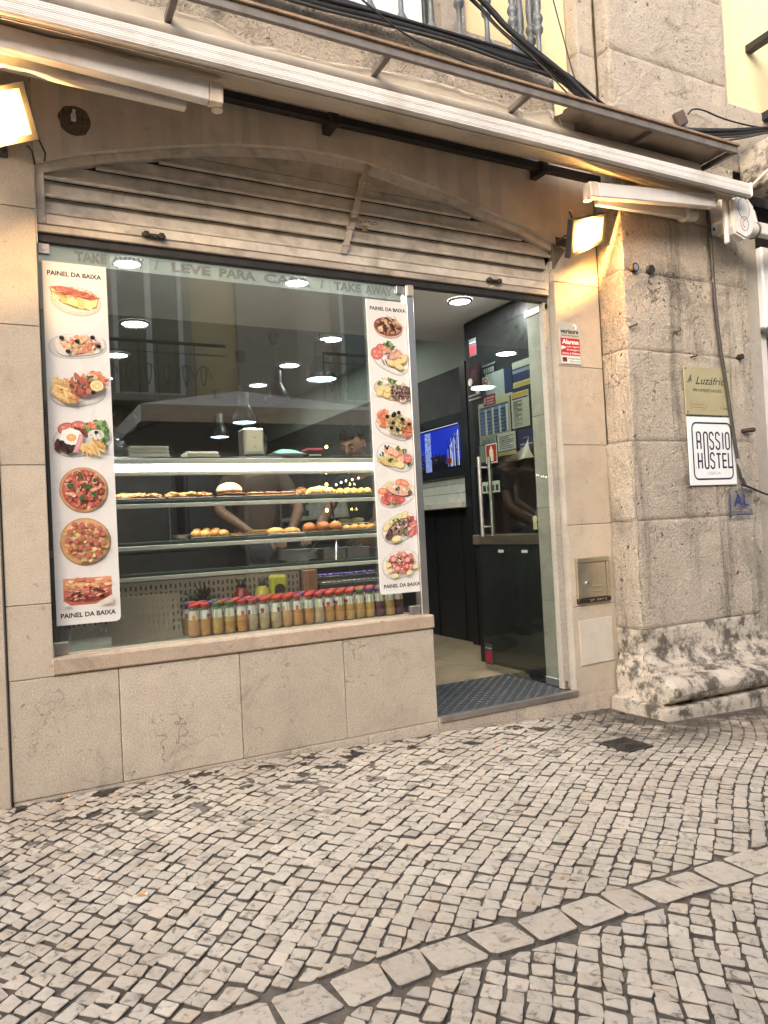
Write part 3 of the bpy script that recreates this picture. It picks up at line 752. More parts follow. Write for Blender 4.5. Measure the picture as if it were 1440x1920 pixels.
# far neighbouring balcony corner at the right edge
mb = MB(); mb.box(4.46, 4.52, -1.0, -.101, 4.0, 4.05, 0, .006); mb.box(4.525, 6.0, -1.0, -.94, 4.0, 4.05, 0, .006)
for i in range(5): mb.lathe(4.49, -.30-.16*i, 3.55, [(.012, 0), (.014, .2), (.026, .25), (.014, .3), (.02, .34), (.012, .45)], 10)
mb.box(4.46, 4.52, -1.0, -.101, 3.50, 3.55)
mb.build("side_balcony_rail", M['black'], B)

# ================================================================== neighbours
NL = thing("neighbouring_wall", "plain limestone pilaster of the neighbouring front at the left edge, joined by a dark seam", "wall", (-.6, 0, 0))
mb = MB()
for z0, z1 in ((-.05, 1.1), (1.1, 2.2), (2.2, 3.05)): mb.box(-1.6, -.0095, -.006, .1, z0+g3, z1-g3, 0, .003)
mb.build("cladding", M['cladding'], NL)
mb = MB(); mb.tube([(-.007, -.003, z) for z in (-.04, .6, 1.3, 2.0, 2.5)], .0025, 5); mb.build("seam_cable", M['greycable'], NL)
NR = thing("neighbouring_shop", "next shop at the right edge with white fascia and sooty stone hood", "shop front", (4.7, 0, -.15))
mb = MB()
mb.box(4.26, 4.40, -.135, .3, -.3, 2.80, 0, .004); mb.box(4.14, 4.26, -.16, .3, -.3, 2.95, 1, .006)
mb.build("door_jamb", [M['jamb'], M['pier']], NR)
mb = MB(); mb.box(4.405, 6.2, -.17, .2, 2.15, 2.68, 0, .01); mb.build("fascia", M['white'], NR)
mb = MB(); mb.box(4.46, 4.52, -.09, .1, -.2, 2.14, 0, .004); mb.box(4.53, 6.2, .0, .1, -.2, 2.14, 1); mb.build("shop_door", [M['whitealu'], plain("blue_grey_glazing", (.25, .28, .36), .15)], NR)
mb = MB(); mb.box(4.2, 6.2, -.80, -.19, 2.975, 3.24, 0, .01)
mb.build("stone_hood", M['pier_low'], NR)
mb = MB(); mb.box(4.17, 6.2, -.13, .2, 2.70, 2.96); mb.build("dark_recess", M['darkmetal'], NR)
mb = MB(); mb.box(4.142, 7.5, .02, .34, -.4, 3.29); mb.build("rear_wall", M['pier'], NR)
# ================================================================== awning
AW = thing("awning", "retracted white aluminium awning with folded arms and beige cloth above the shop front", "awning", (1.5, -.3, 2.7))
mb = MB()
pf = [(-.462, 2.765), (-.490, 2.768)]
for i in range(9): z = 2.772+i*.0088; g_ = .0018 if i in (0, 1, 5) else .0005; pf += [(-.5000+g_, z), (-.5005, z+.0016), (-.5005, z+.0058), (-.5000+g_, z+.0074)]
pf += [(-.494, 2.856), (-.470, 2.860), (-.458, 2.852)]
pf = [(y, 2.777+(z-2.765)*.83) for y, z in pf]
mb.prism(pf, -1.6, 3.862, 'yz')
fbar = mb.build("front_bar", M['whitealu'], AW)
mb = MB(); mb.box(3.8625, 3.880, -.505, -.455, 2.774, 2.860, 0, .010); mb.build("end_cap", M['armwhite'], fbar)
mb = MB()
for z in (2.7735,): mb.tube([(-1.6, -.475, z), (3.86, -.475, z)], .0026, 6)
mb.build("valance_track", M['rust'], fbar)
mb = MB()
def roll(u, v):
    x = -1.6+5.28*u; a = 2*math.pi*v; r = .050+.003*mnoise.noise(Vector((x*2, a, 1)))
    return (x, -.275+r*math.cos(a), 2.985+r*math.sin(a))
mb.grid(roll, 90, 18)
def sheet(u, v):
    x = -1.6+5.44*u; y = -.47+.31*v; s_ = .020*math.sin(math.pi*v)
    n = mnoise.noise(Vector((x*7+y*9, y*4, .3)))*.012*(1 if x < 1.3 else .25)
    return (x, y, 2.792+.118*v-s_+n*math.sin(math.pi*v))
mb.grid(sheet, 160, 10)
mb.build("cloth", M['fabric'], AW)
mb = MB(); mb.box(-1.6, 3.12, -.095, -.055, 2.905, 2.945, 0, .003); mb.box(3.12, 3.9, -.252, -.215, 2.905, 2.945, 0, .003)
for x in (1.446, 2.70, .1): mb.box(x-.022, x+.022, -.115, -.001, 2.885, 2.96, 0, .004)
mb.build("support_bar", M['darkmetal'], AW)
def bar3(mb, p0, p1, wy, h, mi=0, b=.004):
    p0, p1 = Vector(p0), Vector(p1); d = p1-p0; L = d.length; ang = math.atan2(d.y, d.x); pit = math.atan2(d.z, math.hypot(d.x, d.y))
    Mx = Matrix.Rotation(ang, 3, 'Z') @ Matrix.Rotation(-pit, 3, 'Y')
    c = (p0+p1)/2; mb.box(c.x-L/2, c.x+L/2, c.y-wy/2, c.y+wy/2, c.z-h/2, c.z+h/2, mi, b, M=Mx)
mb = MB(); bar3(mb, (-.9, -.385, 2.79), (.775, -.385, 2.728), .045, .080); bar3(mb, (-.9, -.315, 2.735), (.70, -.325, 2.705), .04, .055)
arm = mb.build("folding_arm", M['armwhite'], AW)
mb = MB(); bar3(mb, (.776, -.385, 2.728), (.830, -.385, 2.726), .050, .082); mb.cyl((.815, -.36, 2.68), (.815, -.36, 2.772), .022, n=14); mb.build("elbow", plain("worn_white_elbow", (.60, .50, .40), .5, 0, .2, 20, dirt=.5), arm)
mb = MB(); bar3(mb, (2.775, -.40, 2.667), (3.66, -.40, 2.752), .045, .074); bar3(mb, (2.85, -.32, 2.665), (3.60, -.26, 2.725), .036, .05)
arm2 = mb.build("folding_arm", M['armwhite'], AW)
mb = MB(); bar3(mb, (2.715, -.40, 2.661), (2.774, -.40, 2.667), .050, .078); mb.cyl((2.735, -.375, 2.62), (2.735, -.375, 2.705), .022, n=14); mb.build("elbow", plain("worn_white_elbow", (.60, .50, .40), .5, 0, .2, 20, dirt=.5), arm2)
mb = MB(); mb.cyl((3.60, -.26, 2.725), (3.70, -.245, 2.735), .034, .028, 14); mb.cyl((3.58, -.262, 2.723), (3.60, -.26, 2.725), .042, n=14); mb.tube([(3.66, -.40, 2.752), (3.70, -.38, 2.775), (3.72, -.33, 2.80)], .022, 10)
mb.build("shoulder_joint", M['armwhite'], arm2)
mb = MB(); mb.box(3.862, 3.945, -.216, -.203, 2.665, 2.955, 0, .004)
for z in (2.70, 2.745, 2.88, 2.915): mb.cyl((3.90, -.2162, z), (3.90, -.221, z), .009, n=6, mi=1)
mb.box(3.868, 3.88, -.30, -.216, 2.72, 2.94, 0, .003); mb.box(3.72, 3.88, -.32, -.27, 2.93, 2.98, 1, .01)
mb.build("wall_bracket", [M['armwhite'], M['darkmetal']], AW)

# -- metal canopy above the awning
CP = thing("metal_canopy", "shallow rusty-edged metal canopy with stained underside and torn film above the awning", "canopy", (1.8, -.3, 3.03))
mb = MB(); mb.box(-.8, 3.818, -.468, -.448, 3.03, 3.068, 0, .003); mb.box(-.8, 3.824, -.480, -.452, 3.0685, 3.080, 1, .002); mb.box(-.8, 3.822, -.474, -.456, 3.0805, 3.086, 1)
for x in (-.2, .65, 1.563, 2.33, 3.18, 3.804): mb.box(x-.013, x+.013, -.4475, -.215, 3.032, 3.060, 0, .002)
mb.build("frame", [M['frame'], M['rust']], CP)
mb = MB()
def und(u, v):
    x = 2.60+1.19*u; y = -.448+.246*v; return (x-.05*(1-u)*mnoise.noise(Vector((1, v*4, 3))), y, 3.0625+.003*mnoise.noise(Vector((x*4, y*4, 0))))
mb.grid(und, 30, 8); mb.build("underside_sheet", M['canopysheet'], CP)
mb = MB()
torn = smooth_curve([(-.9, 3.07), (.3, 3.075), (.717, 3.078), (.836, 3.078), (.99, 3.028), (1.084, 3.035), (1.304, 3.037), (1.513, 3.056), (1.677, 3.07), (1.92, 3.080), (1.97, 3.078), (2.06, 3.072), (2.347, 3.056), (2.45, 3.062), (2.571, 3.085), (2.75, 3.062)], 8)
vs = []
for i, (x, z) in enumerate(torn):
    zz = z+.004*mnoise.noise(Vector((x*40, 0, 0))); vs += [(x, -.30+.012*mnoise.noise(Vector((x*6, 1, 0))), zz), (x, -.292, (zz+2.95)/2), (x, -.30, 2.95)]
mb.add(vs, [(3*i+k, 3*i+3+k, 3*i+4+k, 3*i+1+k) for i in range(len(torn)-1) for k in (0, 1)], 0, True)
mb.build("hanging_sheet", M['fabric'], CP)
mb = MB()
for i in range(len(torn)-1):
    (x, z), (x2, z2) = torn[i], torn[i+1]
    if not .6 < x < 2.6: continue
    w = .002+.016*abs(mnoise.noise(Vector((x*9, 5, 0)))); w2 = .002+.016*abs(mnoise.noise(Vector((x2*9, 5, 0))))
    mb.add([(x, -.308, z+.002), (x2, -.308, z2+.002), (x2, -.312, z2-w2), (x, -.312, z-w)], [(0, 1, 2, 3)])
for (x, z, l) in ((1.96, 3.13, .07), (2.35, 3.06, .06), (2.575, 3.09, .11), (2.60, 3.085, .07)):
    pts = [Vector((x+.012*k*(1 if l < .1 else .3)+.004*math.sin(k*2), -.315-.01*math.sin(k), z-l*k/5)) for k in range(6)]
    for i in range(5):
        w = .010*(1-i/6); mb.add([pts[i]+Vector((-w, 0, 0)), pts[i]+Vector((w, 0, 0)), pts[i+1]+Vector((w*.8, 0, 0)), pts[i+1]+Vector((-w*.8, 0, 0))], [(0, 1, 2, 3)])
mb.build("torn_film", M['film'], CP)

# -- awning gearbox of the next shop
GB = thing("awning_gearbox", "white plastic awning gearbox with a round motif at the pier's right edge", "gearbox", (3.92, -.33, 2.55))
mb = MB(); mb.box(3.80, 3.825, -.378, -.352, 2.545, 2.81, 0, .006); mb.box(3.93, 3.99, -.36, -.204, 2.66, 2.74, 0, .006)
pl_ = [(3.83, 2.80), (3.86, 2.835), (3.96, 2.835), (4.02, 2.79), (4.03, 2.70), (3.99, 2.61), (3.93, 2.575), (3.845, 2.60), (3.83, 2.64)]
mb.prism(pl_, -.395, -.352); mb.prism([((x-3.93)*.9+3.93, (z-2.7)*.9+2.7) for x, z in pl_], -.404, -.394)
mb.build("gear_cover", M['whitealu'], GB)
mb = MB()
for cx, cz, r in ((3.925, 2.755, .050), (3.925, 2.665, .034)):
    mb.tube([(cx+r*math.cos(a), -.4045, cz+r*1.25*math.sin(a)) for a in [i*math.pi/14 for i in range(29)]], .0016, 5)
mb.tube([(3.925+.016*math.cos(a), -.405, 2.665+.02*math.sin(a)) for a in [1+i*.3 for i in range(15)]], .002, 5, 1)
mb.build("round_motif", [M['frame'], plain("faded_red_mark", (.5, .12, .08), .5)], GB)
mb = MB(); mb.cyl((4.0, -.35, 2.66), (4.07, -.35, 2.665), .052, .045, 16); mb.cyl((4.07, -.35, 2.665), (4.085, -.35, 2.666), .05, n=16, mi=1)
mb.box(4.085, 5.3, -.375, -.325, 2.64, 2.715, 0, .006); mb.build("roller_arm", [M['armwhite'], M['frame']], GB)
mb = MB(); mb.tube([(4.03, -.36, 2.80), (4.05, -.37, 2.76), (4.07, -.375, 2.70)], [.014, .017, .012], 8); mb.build("crank_eye", M['armwhite'], GB)

# ================================================================== cables
def cable(pts, r, mat, label, name="cable", group="cables slung across the facade"):
    mb = MB(); P2 = []
    pts = [Vector(p) for p in pts]
    for i in range(len(pts)-1):
        p0, p1, p2, p3 = [pts[max(0, min(len(pts)-1, j))] for j in (i-1, i, i+1, i+2)]
        for q in range(6):
            t = q/6; P2.append(.5*((2*p1)+(-p0+p2)*t+(2*p0-5*p1+4*p2-p3)*t*t+(-p0+3*p1-3*p2+p3)*t**3))
    P2.append(pts[-1]); mb.tube(P2, r, 8)
    return mb.build(name, mat, label=label, cat="cable", group=group)
trunk = [(-1.2, -.275, 3.33), (.4, -.275, 3.325), (1.2, -.285, 3.30), (1.6, -.288, 3.315), (2.0, -.29, 3.325), (2.32, -.295, 3.312), (2.63, -.30, 3.295), (2.754, -.30, 3.255), (2.916, -.30, 3.180), (3.068, -.30, 3.146), (3.312, -.30, 3.150), (3.66, -.30, 3.19), (4.04, -.30, 3.275), (4.4, -.30, 3.37)]
cable(trunk, .020, M['black'], "thick black cable trunk lying along the balcony edge and swooping to the right corner")
def shift(pts, a, b_, c, wob=.0, sd=0): return [(p[0]+a, p[1]+b_+wob*mnoise.noise(Vector((i*.9, sd, 0))), p[2]+c+wob*mnoise.noise(Vector((i*.9, sd, 4)))) for i, p in enumerate(pts)]
cable(shift(trunk, .02, -.022, .018, .012, 1), .008, M['black'], "black cable strapped on the upper side of the thick trunk along the balcony")
cable(shift(trunk, 0, -.012, -.022, .012, 2), .007, M['greycable'], "thin grey cable sagging just under the thick black trunk")
cable([(2.90, -.31, 3.18), (3.06, -.32, 3.15), (3.35, -.32, 3.155), (3.7, -.32, 3.215), (4.05, -.32, 3.29), (4.4, -.31, 3.38)], .010, M['black'], "black cable lying over the canopy in front of the right pier")
cable([(3.1, -.33, 3.12), (3.4, -.34, 3.11), (3.75, -.33, 3.15), (4.05, -.33, 3.235), (4.4, -.31, 3.36)], .007, M['greycable'], "lowest grey cable of the bundle sagging in front of the right pier")
cable([(3.0, -.30, 3.17), (3.5, -.29, 3.21), (3.9, -.29, 3.28), (4.4, -.29, 3.385)], .005, M['black'], "uppermost thin cable of the bundle in front of the right pier")
dg = [(1.75, -.35, 3.72), (2.14, -.35, 3.520), (2.277, -.35, 3.428), (2.454, -.35, 3.35), (2.657, -.35, 3.268), (2.83, -.35, 3.168), (3.015, -.34, 3.105), (3.3, -.33, 3.11)]
for k, (a, c, r, lb) in enumerate([(0, 0, .010, "thickest black cable slanting down across the balusters"), (.018, .012, .006, "black cable on the upper side of the slanting group over the balusters"), (-.02, -.006, .006, "black cable on the lower side of the slanting group over the balusters"), (.045, .02, .0045, "thin black cable highest in the slanting group over the balusters"), (.012, -.02, .005, "grey-black cable at the back of the slanting group over the balusters")]):
    cable(shift(dg, a, .006*k, c, .01, 9+k), r, M['black'] if k != 4 else M['greycable'], lb)
cable([(1.2, -.35, 3.5), (1.499, -.35, 3.333), (1.71, -.35, 3.236), (1.967, -.36, 3.187), (2.275, -.38, 3.140), (2.62, -.40, 3.10)], .0045, M['black'], "single thin black cable crossing the balcony stone from upper left")
cable([(2.10, -.36, 3.50), (2.228, -.35, 3.411), (2.451, -.36, 3.300), (2.60, -.38, 3.18), (2.70, -.40, 3.09)], .004, M['greycable'], "pale grey cable dropping from the balusters to the canopy edge")
cable([(2.715, -.2, 3.95), (2.739, -.2, 3.80), (2.78, -.22, 3.58), (2.805, -.25, 3.38), (2.81, -.28, 3.28)], .004, M['black'], "upright thin cable against the yellow wall beside the upper pier")
cable([(3.72, -.225, 3.365), (3.76, -.23, 3.40), (3.85, -.235, 3.41), (4.0, -.25, 3.385), (4.2, -.27, 3.375), (4.4, -.28, 3.39)], .005, M['black'], "thin cable arching out of the small brown junction box on the pier")
cable([(4.33, -.33, 3.36), (4.28, -.40, 3.27), (4.26, -.45, 3.16), (4.17, -.47, 3.06), (4.02, -.45, 2.93), (3.94, -.42, 2.86)], .009, M['beigecable'], "beige cable hanging from the bundle behind the awning bar end")
cable([(3.825, -.225, 2.95), (3.838, -.226, 2.80), (3.85, -.226, 2.62), (3.864, -.226, 2.138), (3.92, -.228, 1.688), (3.979, -.228, 1.267), (4.031, -.226, 1.136)], .0105, M['greycable'], "dark grey cable running down the pier across the two signs")
cable([(4.0, -.226, 1.14), (4.031, -.23, 1.133), (4.10, -.22, 1.118), (4.237, -.20, 1.085), (4.45, -.19, 1.04)], .007, M['black'], "short black cable running right from the pier to the next shop")
mb = MB(); mb.cyl((3.972, -.229, 1.30), (4.012, -.229, 1.185), .014, n=12); mb.build("cable_sleeve", plain("grey_sleeve", (.30, .28, .26), .5), label="pale grey sleeve on the dark cable just right of the white square sign", cat="cable sleeve")
mb = MB(); mb.box(3.615, 3.70, -.235, -.203, 3.285, 3.37, 0, .006, M=Matrix.Rotation(-.5, 3, 'Y')); mb.tube([(3.69, -.22, 3.29), (3.70, -.23, 3.24)], .004, 6); mb.tube([(3.62, -.22, 3.29), (3.61, -.25, 3.17)], .004, 6)
mb.build("junction_box", plain("brown_plastic_box", (.10, .065, .05), .5), label="small brown junction box fixed askew on the upper pier above the cable bundle", cat="junction box")

# ================================================================== floodlights
M['floodlens'] = emit("lit_flood_lens", (1.0, .50, .10), 1.1); M['floodmid'] = emit("flood_glow_ring", (1.0, .62, .18), 2.6)
M['floodcob'] = emit("flood_led_board", (1.0, .80, .48), 30.0)
M['floodbody'] = plain("black_floodlight_case", (.05, .045, .042), .45, .2, .1, 30)
def flood(q, label, energy, txt=False, cob=(.16, .84, .18, .82)):
    """q: the four front corners TL TR BR BL"""
    q = [Vector(p) for p in q]; c = sum(q, Vector())/4
    n = (q[1]-q[0]).cross(q[3]-q[0]).normalized(); n = n if n.y < 0 else -n
    F = thing("floodlight", label, "floodlight", c - n*.03, "floodlights on the facade")
    def bl(u, v, d): return (q[0]*(1-u)+q[1]*u)*(1-v) + (q[3]*(1-u)+q[2]*u)*v + n*d
    mb = MB(); o = [(0, 0), (1, 0), (1, 1), (0, 1)]; i_ = [(.09, .10), (.91, .10), (.91, .87), (.09, .87)]
    r0 = [bl(u, v, -.035) for u, v in o]; r1 = [bl(u, v, -.003) for u, v in o]; r1b = [bl(u*.97+.015, v*.97+.015, 0) for u, v in o]; r2 = [bl(u, v, 0) for u, v in i_]; r3 = [bl(u, v, -.008) for u, v in i_]
    vs = r0+r1+r1b+r2+r3; fs = [(3, 2, 1, 0)]
    for k in range(4): fs += [(k*4+i, k*4+(i+1) % 4, k*4+4+(i+1) % 4, k*4+4+i) for i in range(4)]
    mb.add(vs, fs)
    for k in range(6):
        a = bl(.12+.76*k/5, .1, -.035); b_ = bl(.12+.76*k/5, .9, -.035); mb.tube([a-n*.008, b_-n*.008], .004, 5)
    mb.build("lamp_housing", M['floodbody'], F)
    mb = MB(); mb.add([bl(u, v, -.007) for u, v in i_], [(0, 1, 2, 3)])
    u0, u1, v0, v1 = cob
    mb.add([bl(.09+.82*u, .10+.77*v, -.0065) for u, v in ((u0, v0), (u1, v0), (u1, v1), (u0, v1))], [(0, 1, 2, 3)], 1)
    w1 = lambda a, k: .5+(a-.5)*k
    mb.add([bl(.09+.82*w1(u, 1.14), .10+.77*w1(v, 1.14), -.0068) for u, v in ((u0, v0), (u1, v0), (u1, v1), (u0, v1))], [(0, 1, 2, 3)], 2)
    mb.build("lens", [M['floodlens'], M['floodcob'], M['floodmid']], F)
    mb = MB(); cb = bl(.5, .5, -.035); wall = Vector((cb.x, -.004, cb.z+.01))
    for u in (.15, .85):
        e = bl(u, .5, -.03); mb.tube([e, e-n*.05+Vector((0, 0, .0)), wall+Vector(((u-.5)*.1, 0, 0))], .006, 6)
    mb.box(wall.x-.05, wall.x+.05, -.008, -.001, wall.z-.025, wall.z+.025, 0, .002)
    mb.build("bracket", M['floodbody'], F)
    lo = lamp('AREA', "flood_light", c+n*.012, energy, (1.0, .56, .16), F, .15)
    lo.rotation_euler = n.to_track_quat('Z', 'Y').to_euler()
    return F, bl
FR, blR = flood([(2.73, -.27, 2.561), (3.0, -.24, 2.651), (3.072, -.14, 2.535), (2.782, -.17, 2.397)], "lit warm floodlight at the right end of the arch by the stone pier", 36.0)
mb = MB(); mb.tube([(2.90, -.02, 2.50), (2.93, -.02, 2.62), (2.955, -.02, 2.70), (2.947, -.015, 2.74), (2.94, -.01, 2.745)], .005, 6); mb.build("lead", M['black'], FR)
FL, blL = flood([(-.125, -.33, 2.551), (.123, -.33, 2.655), (.173, -.25, 2.491), (-.075, -.25, 2.387)], "lit warm floodlight at the upper left edge, with a dangling lead", 40.0)
mb = MB(); mb.tube([(.10, -.22, 2.50), (.16, -.1, 2.585), (.185, -.02, 2.60), (.204, -.012, 2.56), (.200, -.006, 2.53)], .0035, 6); mb.tube([(.13, -.23, 2.47), (.15, -.1, 2.52), (.16, -.01, 2.535), (.164, -.006, 2.51)], .0035, 6); mb.build("lead", M['black'], FL)

# cable rosette hole on the lintel
M['hole'] = plain("broken_plaster_ring", (.13, .10, .07), .95, 0, .5, 60, .9, 80, dirt=.8)
mb = MB()
def dsc(u, v):
    a = 2*math.pi*u; r = .062*v*(1+.12*mnoise.noise(Vector((math.cos(a)*2, math.sin(a)*2, 1))))
    return (.32+r*math.cos(a), -.002-.003*(1-v)-.004*mnoise.noise(Vector((r*math.cos(a)*60, r*math.sin(a)*60, 2)))*(1-v), 2.722+r*math.sin(a))
mb.grid(dsc, 40, 10); mb.build("plaster_patch", M['hole'], B)
mb = MB(); mb.box(.305, .325, -.022, -.003, 2.715, 2.745, 0, .004); mb.cyl((.315, -.01, 2.735), (.318, -.02, 2.76), .006, n=8); mb.build("wall_anchor", M['armwhite'], B)

# ================================================================== things fixed on the pier and pilaster
M['brassp'] = plain("satin_brass_plate", (.52, .455, .27), .38, .35, .12, 5)
M['signprint'] = attrmat("sign_print", .4, .02)
def screw(mb, x, y, z, r=.006, mi=1): mb.cyl((x, y, z), (x, y-.004, z), r, r*.7, 10, mi)
S1 = thing("alarm_sign", "small upright silver, red and white alarm warning sign on the right pilaster", "sign", (2.90, -.002, 1.865))
mb = MB(); mb.box(2.826, 2.976, -.006, -.001, 1.864, 2.104, 0, .002, (.42, .41, .37))
mb.box(2.831, 2.971, -.0066, -.0060, 1.914, 2.012, 0, 0, srgb('#b3262e')); mb.box(2.831, 2.971, -.0066, -.0060, 1.868, 1.910, 0, 0, srgb('#d8d6d0'))
mb.prism([(2.9385+.016*math.cos(a), 2.079+.016*math.sin(a)) for a in [i*.42 for i in range(15)]], -.0068, -.006, c=srgb('#efece6'))
mb.prism([(2.933+.012*math.cos(a), 2.075+.013*math.sin(a)) for a in [i*.42 for i in range(15)]], -.0070, -.0067, c=(.42, .41, .37))
mb.text("verisure", 2.834, 2.966, 2.040, .026, -.0062, c=srgb('#1c1a1a'), bold=.025)
mb.text("alarmes Alta Segurança", 2.842, 2.966, 2.024, .008, -.0062, c=srgb('#332f2f'))
mb.text("Alarme", 2.842, 2.962, 1.979, .026, -.0068, c=srgb('#f0ece6'), bold=.03)
mb.text("com registo", 2.872, 2.966, 1.960, .011, -.0068, c=srgb('#f0ece6'))
mb.text("de imagens", 2.872, 2.966, 1.942, .011, -.0068, c=srgb('#f0ece6'))
mb.text("Aviso à Polícia", 2.838, 2.966, 1.920, .012, -.0068, c=srgb('#f0ece6'), bold=.012)
mb.prism([(2.835, 1.968), (2.866, 1.962), (2.866, 1.954), (2.850, 1.952), (2.835, 1.944)], -.0070, -.0066, c=srgb('#f0ece6'))
mb.box(2.838, 2.872, -.0070, -.0066, 1.876, 1.902, 0, 0, srgb('#7c2a26')); mb.box(2.846, 2.864, -.0072, -.0069, 1.886, 1.900, 0, 0, srgb('#2a1c18'))
mb.text("Securitas Direct", 2.880, 2.968, 1.892, .010, -.0068, c=srgb('#3a3636')); mb.text("707 34 12 34", 2.890, 2.966, 1.875, .009, -.0068, c=srgb('#3a3636'))
mb.build("plate", M['signprint'], S1)

S2 = thing("letter_box", "small stainless steel letter box set in the right pilaster", "letter box", (2.97, -.01, .51))
M['boxsteel'] = plain("satin_stainless_box", (.55, .49, .37), .34, .85, .08, 14, dirt=.25, dirtc=(.15, .11, .06))
mb = MB()
for a in ([2.846, 3.092, .735, .762], [2.846, 3.092, .508, .532]): mb.box(a[0], a[1], -.022, -.001, a[2], a[3], 0 if a[2] > .6 else 1, .004)
mb.box(2.846, 2.874, -.0215, -.001, .5325, .7345, 0, .003); mb.box(3.068, 3.092, -.0215, -.001, .5325, .7345, 0, .003)
for i, x in enumerate((2.93, 2.945, 2.955, 2.985, 3.0, 3.02, 3.045)): mb.box(x, x+rnd.uniform(.006, .014), -.0228, -.022, .514+.003*(i % 3), .526, 0)
mb.build("frame", [M['boxsteel'], M['darkmetal']], S2)
mb = MB(); mb.box(2.876, 3.066, -.016, -.001, .534, .733, 0, .003)
for z in (.570, .598): mb.box(2.955, 3.032, -.021, -.016, z-.005, z+.005, 0, .003)
df = mb.build("flap", M['boxsteel'], S2)
mb = MB(); mb.cyl((2.922, -.016, .617), (2.922, -.024, .617), .013, n=16); mb.box(2.9205, 2.9235, -.0246, -.024, .612, .622, 1); mb.build("lock", [M['brushed'], M['darkmetal']], df)
mb = MB(); mb.box(2.852, 3.103, -.007, -.001, .160, .412, 0, .0015, M=Matrix.Rotation(R(-1.2), 3, 'Y'))
mb.build("access_panel", M['marble'], label="blank pale marble access panel on the right pilaster below the letter box", cat="panel")

S3 = thing("brass_plate", "square brass plate with script lettering and an arrow, above the white sign", "sign", (3.765, -.205, 1.56))
mb = MB(); mb.box(3.568, 3.966, -.213, -.207, 1.562, 1.848, 0, .0015); mb.build("plate", M['brassp'], S3)
mb = MB()
for x, z in ((3.582, 1.834), (3.952, 1.834), (3.582, 1.577), (3.952, 1.577)): mb = MB(); screw(mb, x, -.213, z, .008, 0); mb.build("screw", M['rust'], S3)
mb = MB()
MG = plain("dark_green_engraving", (.03, .055, .04), .5); mb.text("A", 3.592, 3.628, 1.753, .045, -.2133, shear=.35, bold=.0); mb.stroke([(3.585, 1.757), (3.60, 1.752), (3.615, 1.765), (3.628, 1.80)], .004, -.2134); mb.build("engraved_initial", MG, S3); mb = MB(); mb.text("Luzáfrica", 3.665, 3.945, 1.745, .048, -.2133, shear=.35, bold=.005)
mb.stroke([(3.66, 1.750), (3.68, 1.744), (3.70, 1.752)], .005, -.2134)
mb.build("engraved_name", MG, S3); mb = MB()
mb.text("PROPRIEDADES", 3.638, 3.885, 1.700, .018, -.2133, bold=.005)
mb.build("engraved_trade", MG, S3); mb = MB()
mb.text("1º andar", 3.865, 3.940, 1.600, .012, -.2133, shear=.3)
mb.build("engraved_floor", MG, S3)
mb = MB(); ar = [(3.605, 1.637), (3.628, 1.622), (3.718, 1.622), (3.714, 1.636), (3.752, 1.614), (3.714, 1.592), (3.718, 1.606), (3.628, 1.606), (3.605, 1.592), (3.617, 1.614)]
mb.stroke(ar, .0045, -.2133, closed=True); mb.build("arrow", plain("faded_orange_line", (.42, .22, .10), .6), S3)

S4 = thing("hostel_sign", "white square hostel sign with black rounded frame and tall narrow lettering, under the brass plate", "sign", (3.775, -.205, 1.143))
mb = MB(); mb.box(3.571, 3.978, -.214, -.207, 1.144, 1.550, 0, .002); mb.build("board", plain("white_sign_board", (.80, .80, .81), .4, 0, .02, 5, dirt=.1), S4)
mb = MB()
def rrect(x0, x1, z0, z1, r, n=6):
    o = []
    for cx, cz, a0 in ((x1-r, z1-r, 0), (x0+r, z1-r, 90), (x0+r, z0+r, 180), (x1-r, z0+r, 270)):
        o += [(cx+r*math.cos(R(a0+90*i/n)), cz+r*math.sin(R(a0+90*i/n))) for i in range(n+1)]
    return o
mb.stroke(rrect(3.606, 3.945, 1.180, 1.514, .036), .010, -.2142, closed=True)
def cap(ch, x, z, w, h, t=.0115):
    y = -.2143; x1 = x+w; z1 = z+h; r = w*.5
    def st_(p, closed=False): mb.stroke(p, t, y, closed=closed)
    arc = lambda cx, cz, r_, a0, a1, n=8: [(cx+r_*math.cos(R(a0+(a1-a0)*i/n)), cz+r_*math.sin(R(a0+(a1-a0)*i/n))) for i in range(n+1)]
    if ch == 'R': st_([(x, z), (x, z1), (x+w*.5, z1)] + arc(x+w*.5, z1-r, r, 80, 0) + [(x1, z+h*.58)] + arc(x+w*.5, z+h*.58, r, 0, -80) + [(x, z+h*.5)]); st_([(x+w*.55, z+h*.47), (x1, z+h*.35), (x1, z)])
    elif ch == 'H': st_([(x, z), (x, z1)]); st_([(x1, z), (x1, z1*1)]); st_([(x, z+h*.47), (x1, z+h*.47)])
    elif ch == 'O': st_(arc(x+r, z1-r, r, 0, 180) + arc(x+r, z+r, r, 180, 360), True)
    elif ch == 'S': st_([(x1, z1-h*.2)] + arc(x+r, z1-r, r, 10, 180) + [(x, z+h*.62), (x1, z+h*.38)] + arc(x+r, z+r, r, 0, -180) + [(x, z+h*.2)])
    elif ch == 'I': st_([(x+w/2, z), (x+w/2, z1)])
    elif ch == 'T': st_([(x+w/2, z), (x+w/2, z1)]); st_([(x-w*.1, z1-t/2), (x1+w*.1, z1-t/2)])
    elif ch == 'E': st_([(x, z), (x, z1)]); [st_([(x, q), (x1, q)]) for q in (z+t/2, z+h*.5, z1-t/2)]
    elif ch == 'L': st_([(x, z), (x, z1)]); st_([(x, z+t/2), (x1, z+t/2)])
w_ = .032; zt_, zb_ = 1.358, 1.243; hh = .100
cap('R', 3.643, zt_, w_, hh); cap('O', 3.702, zb_, w_, hh+zt_-zb_)
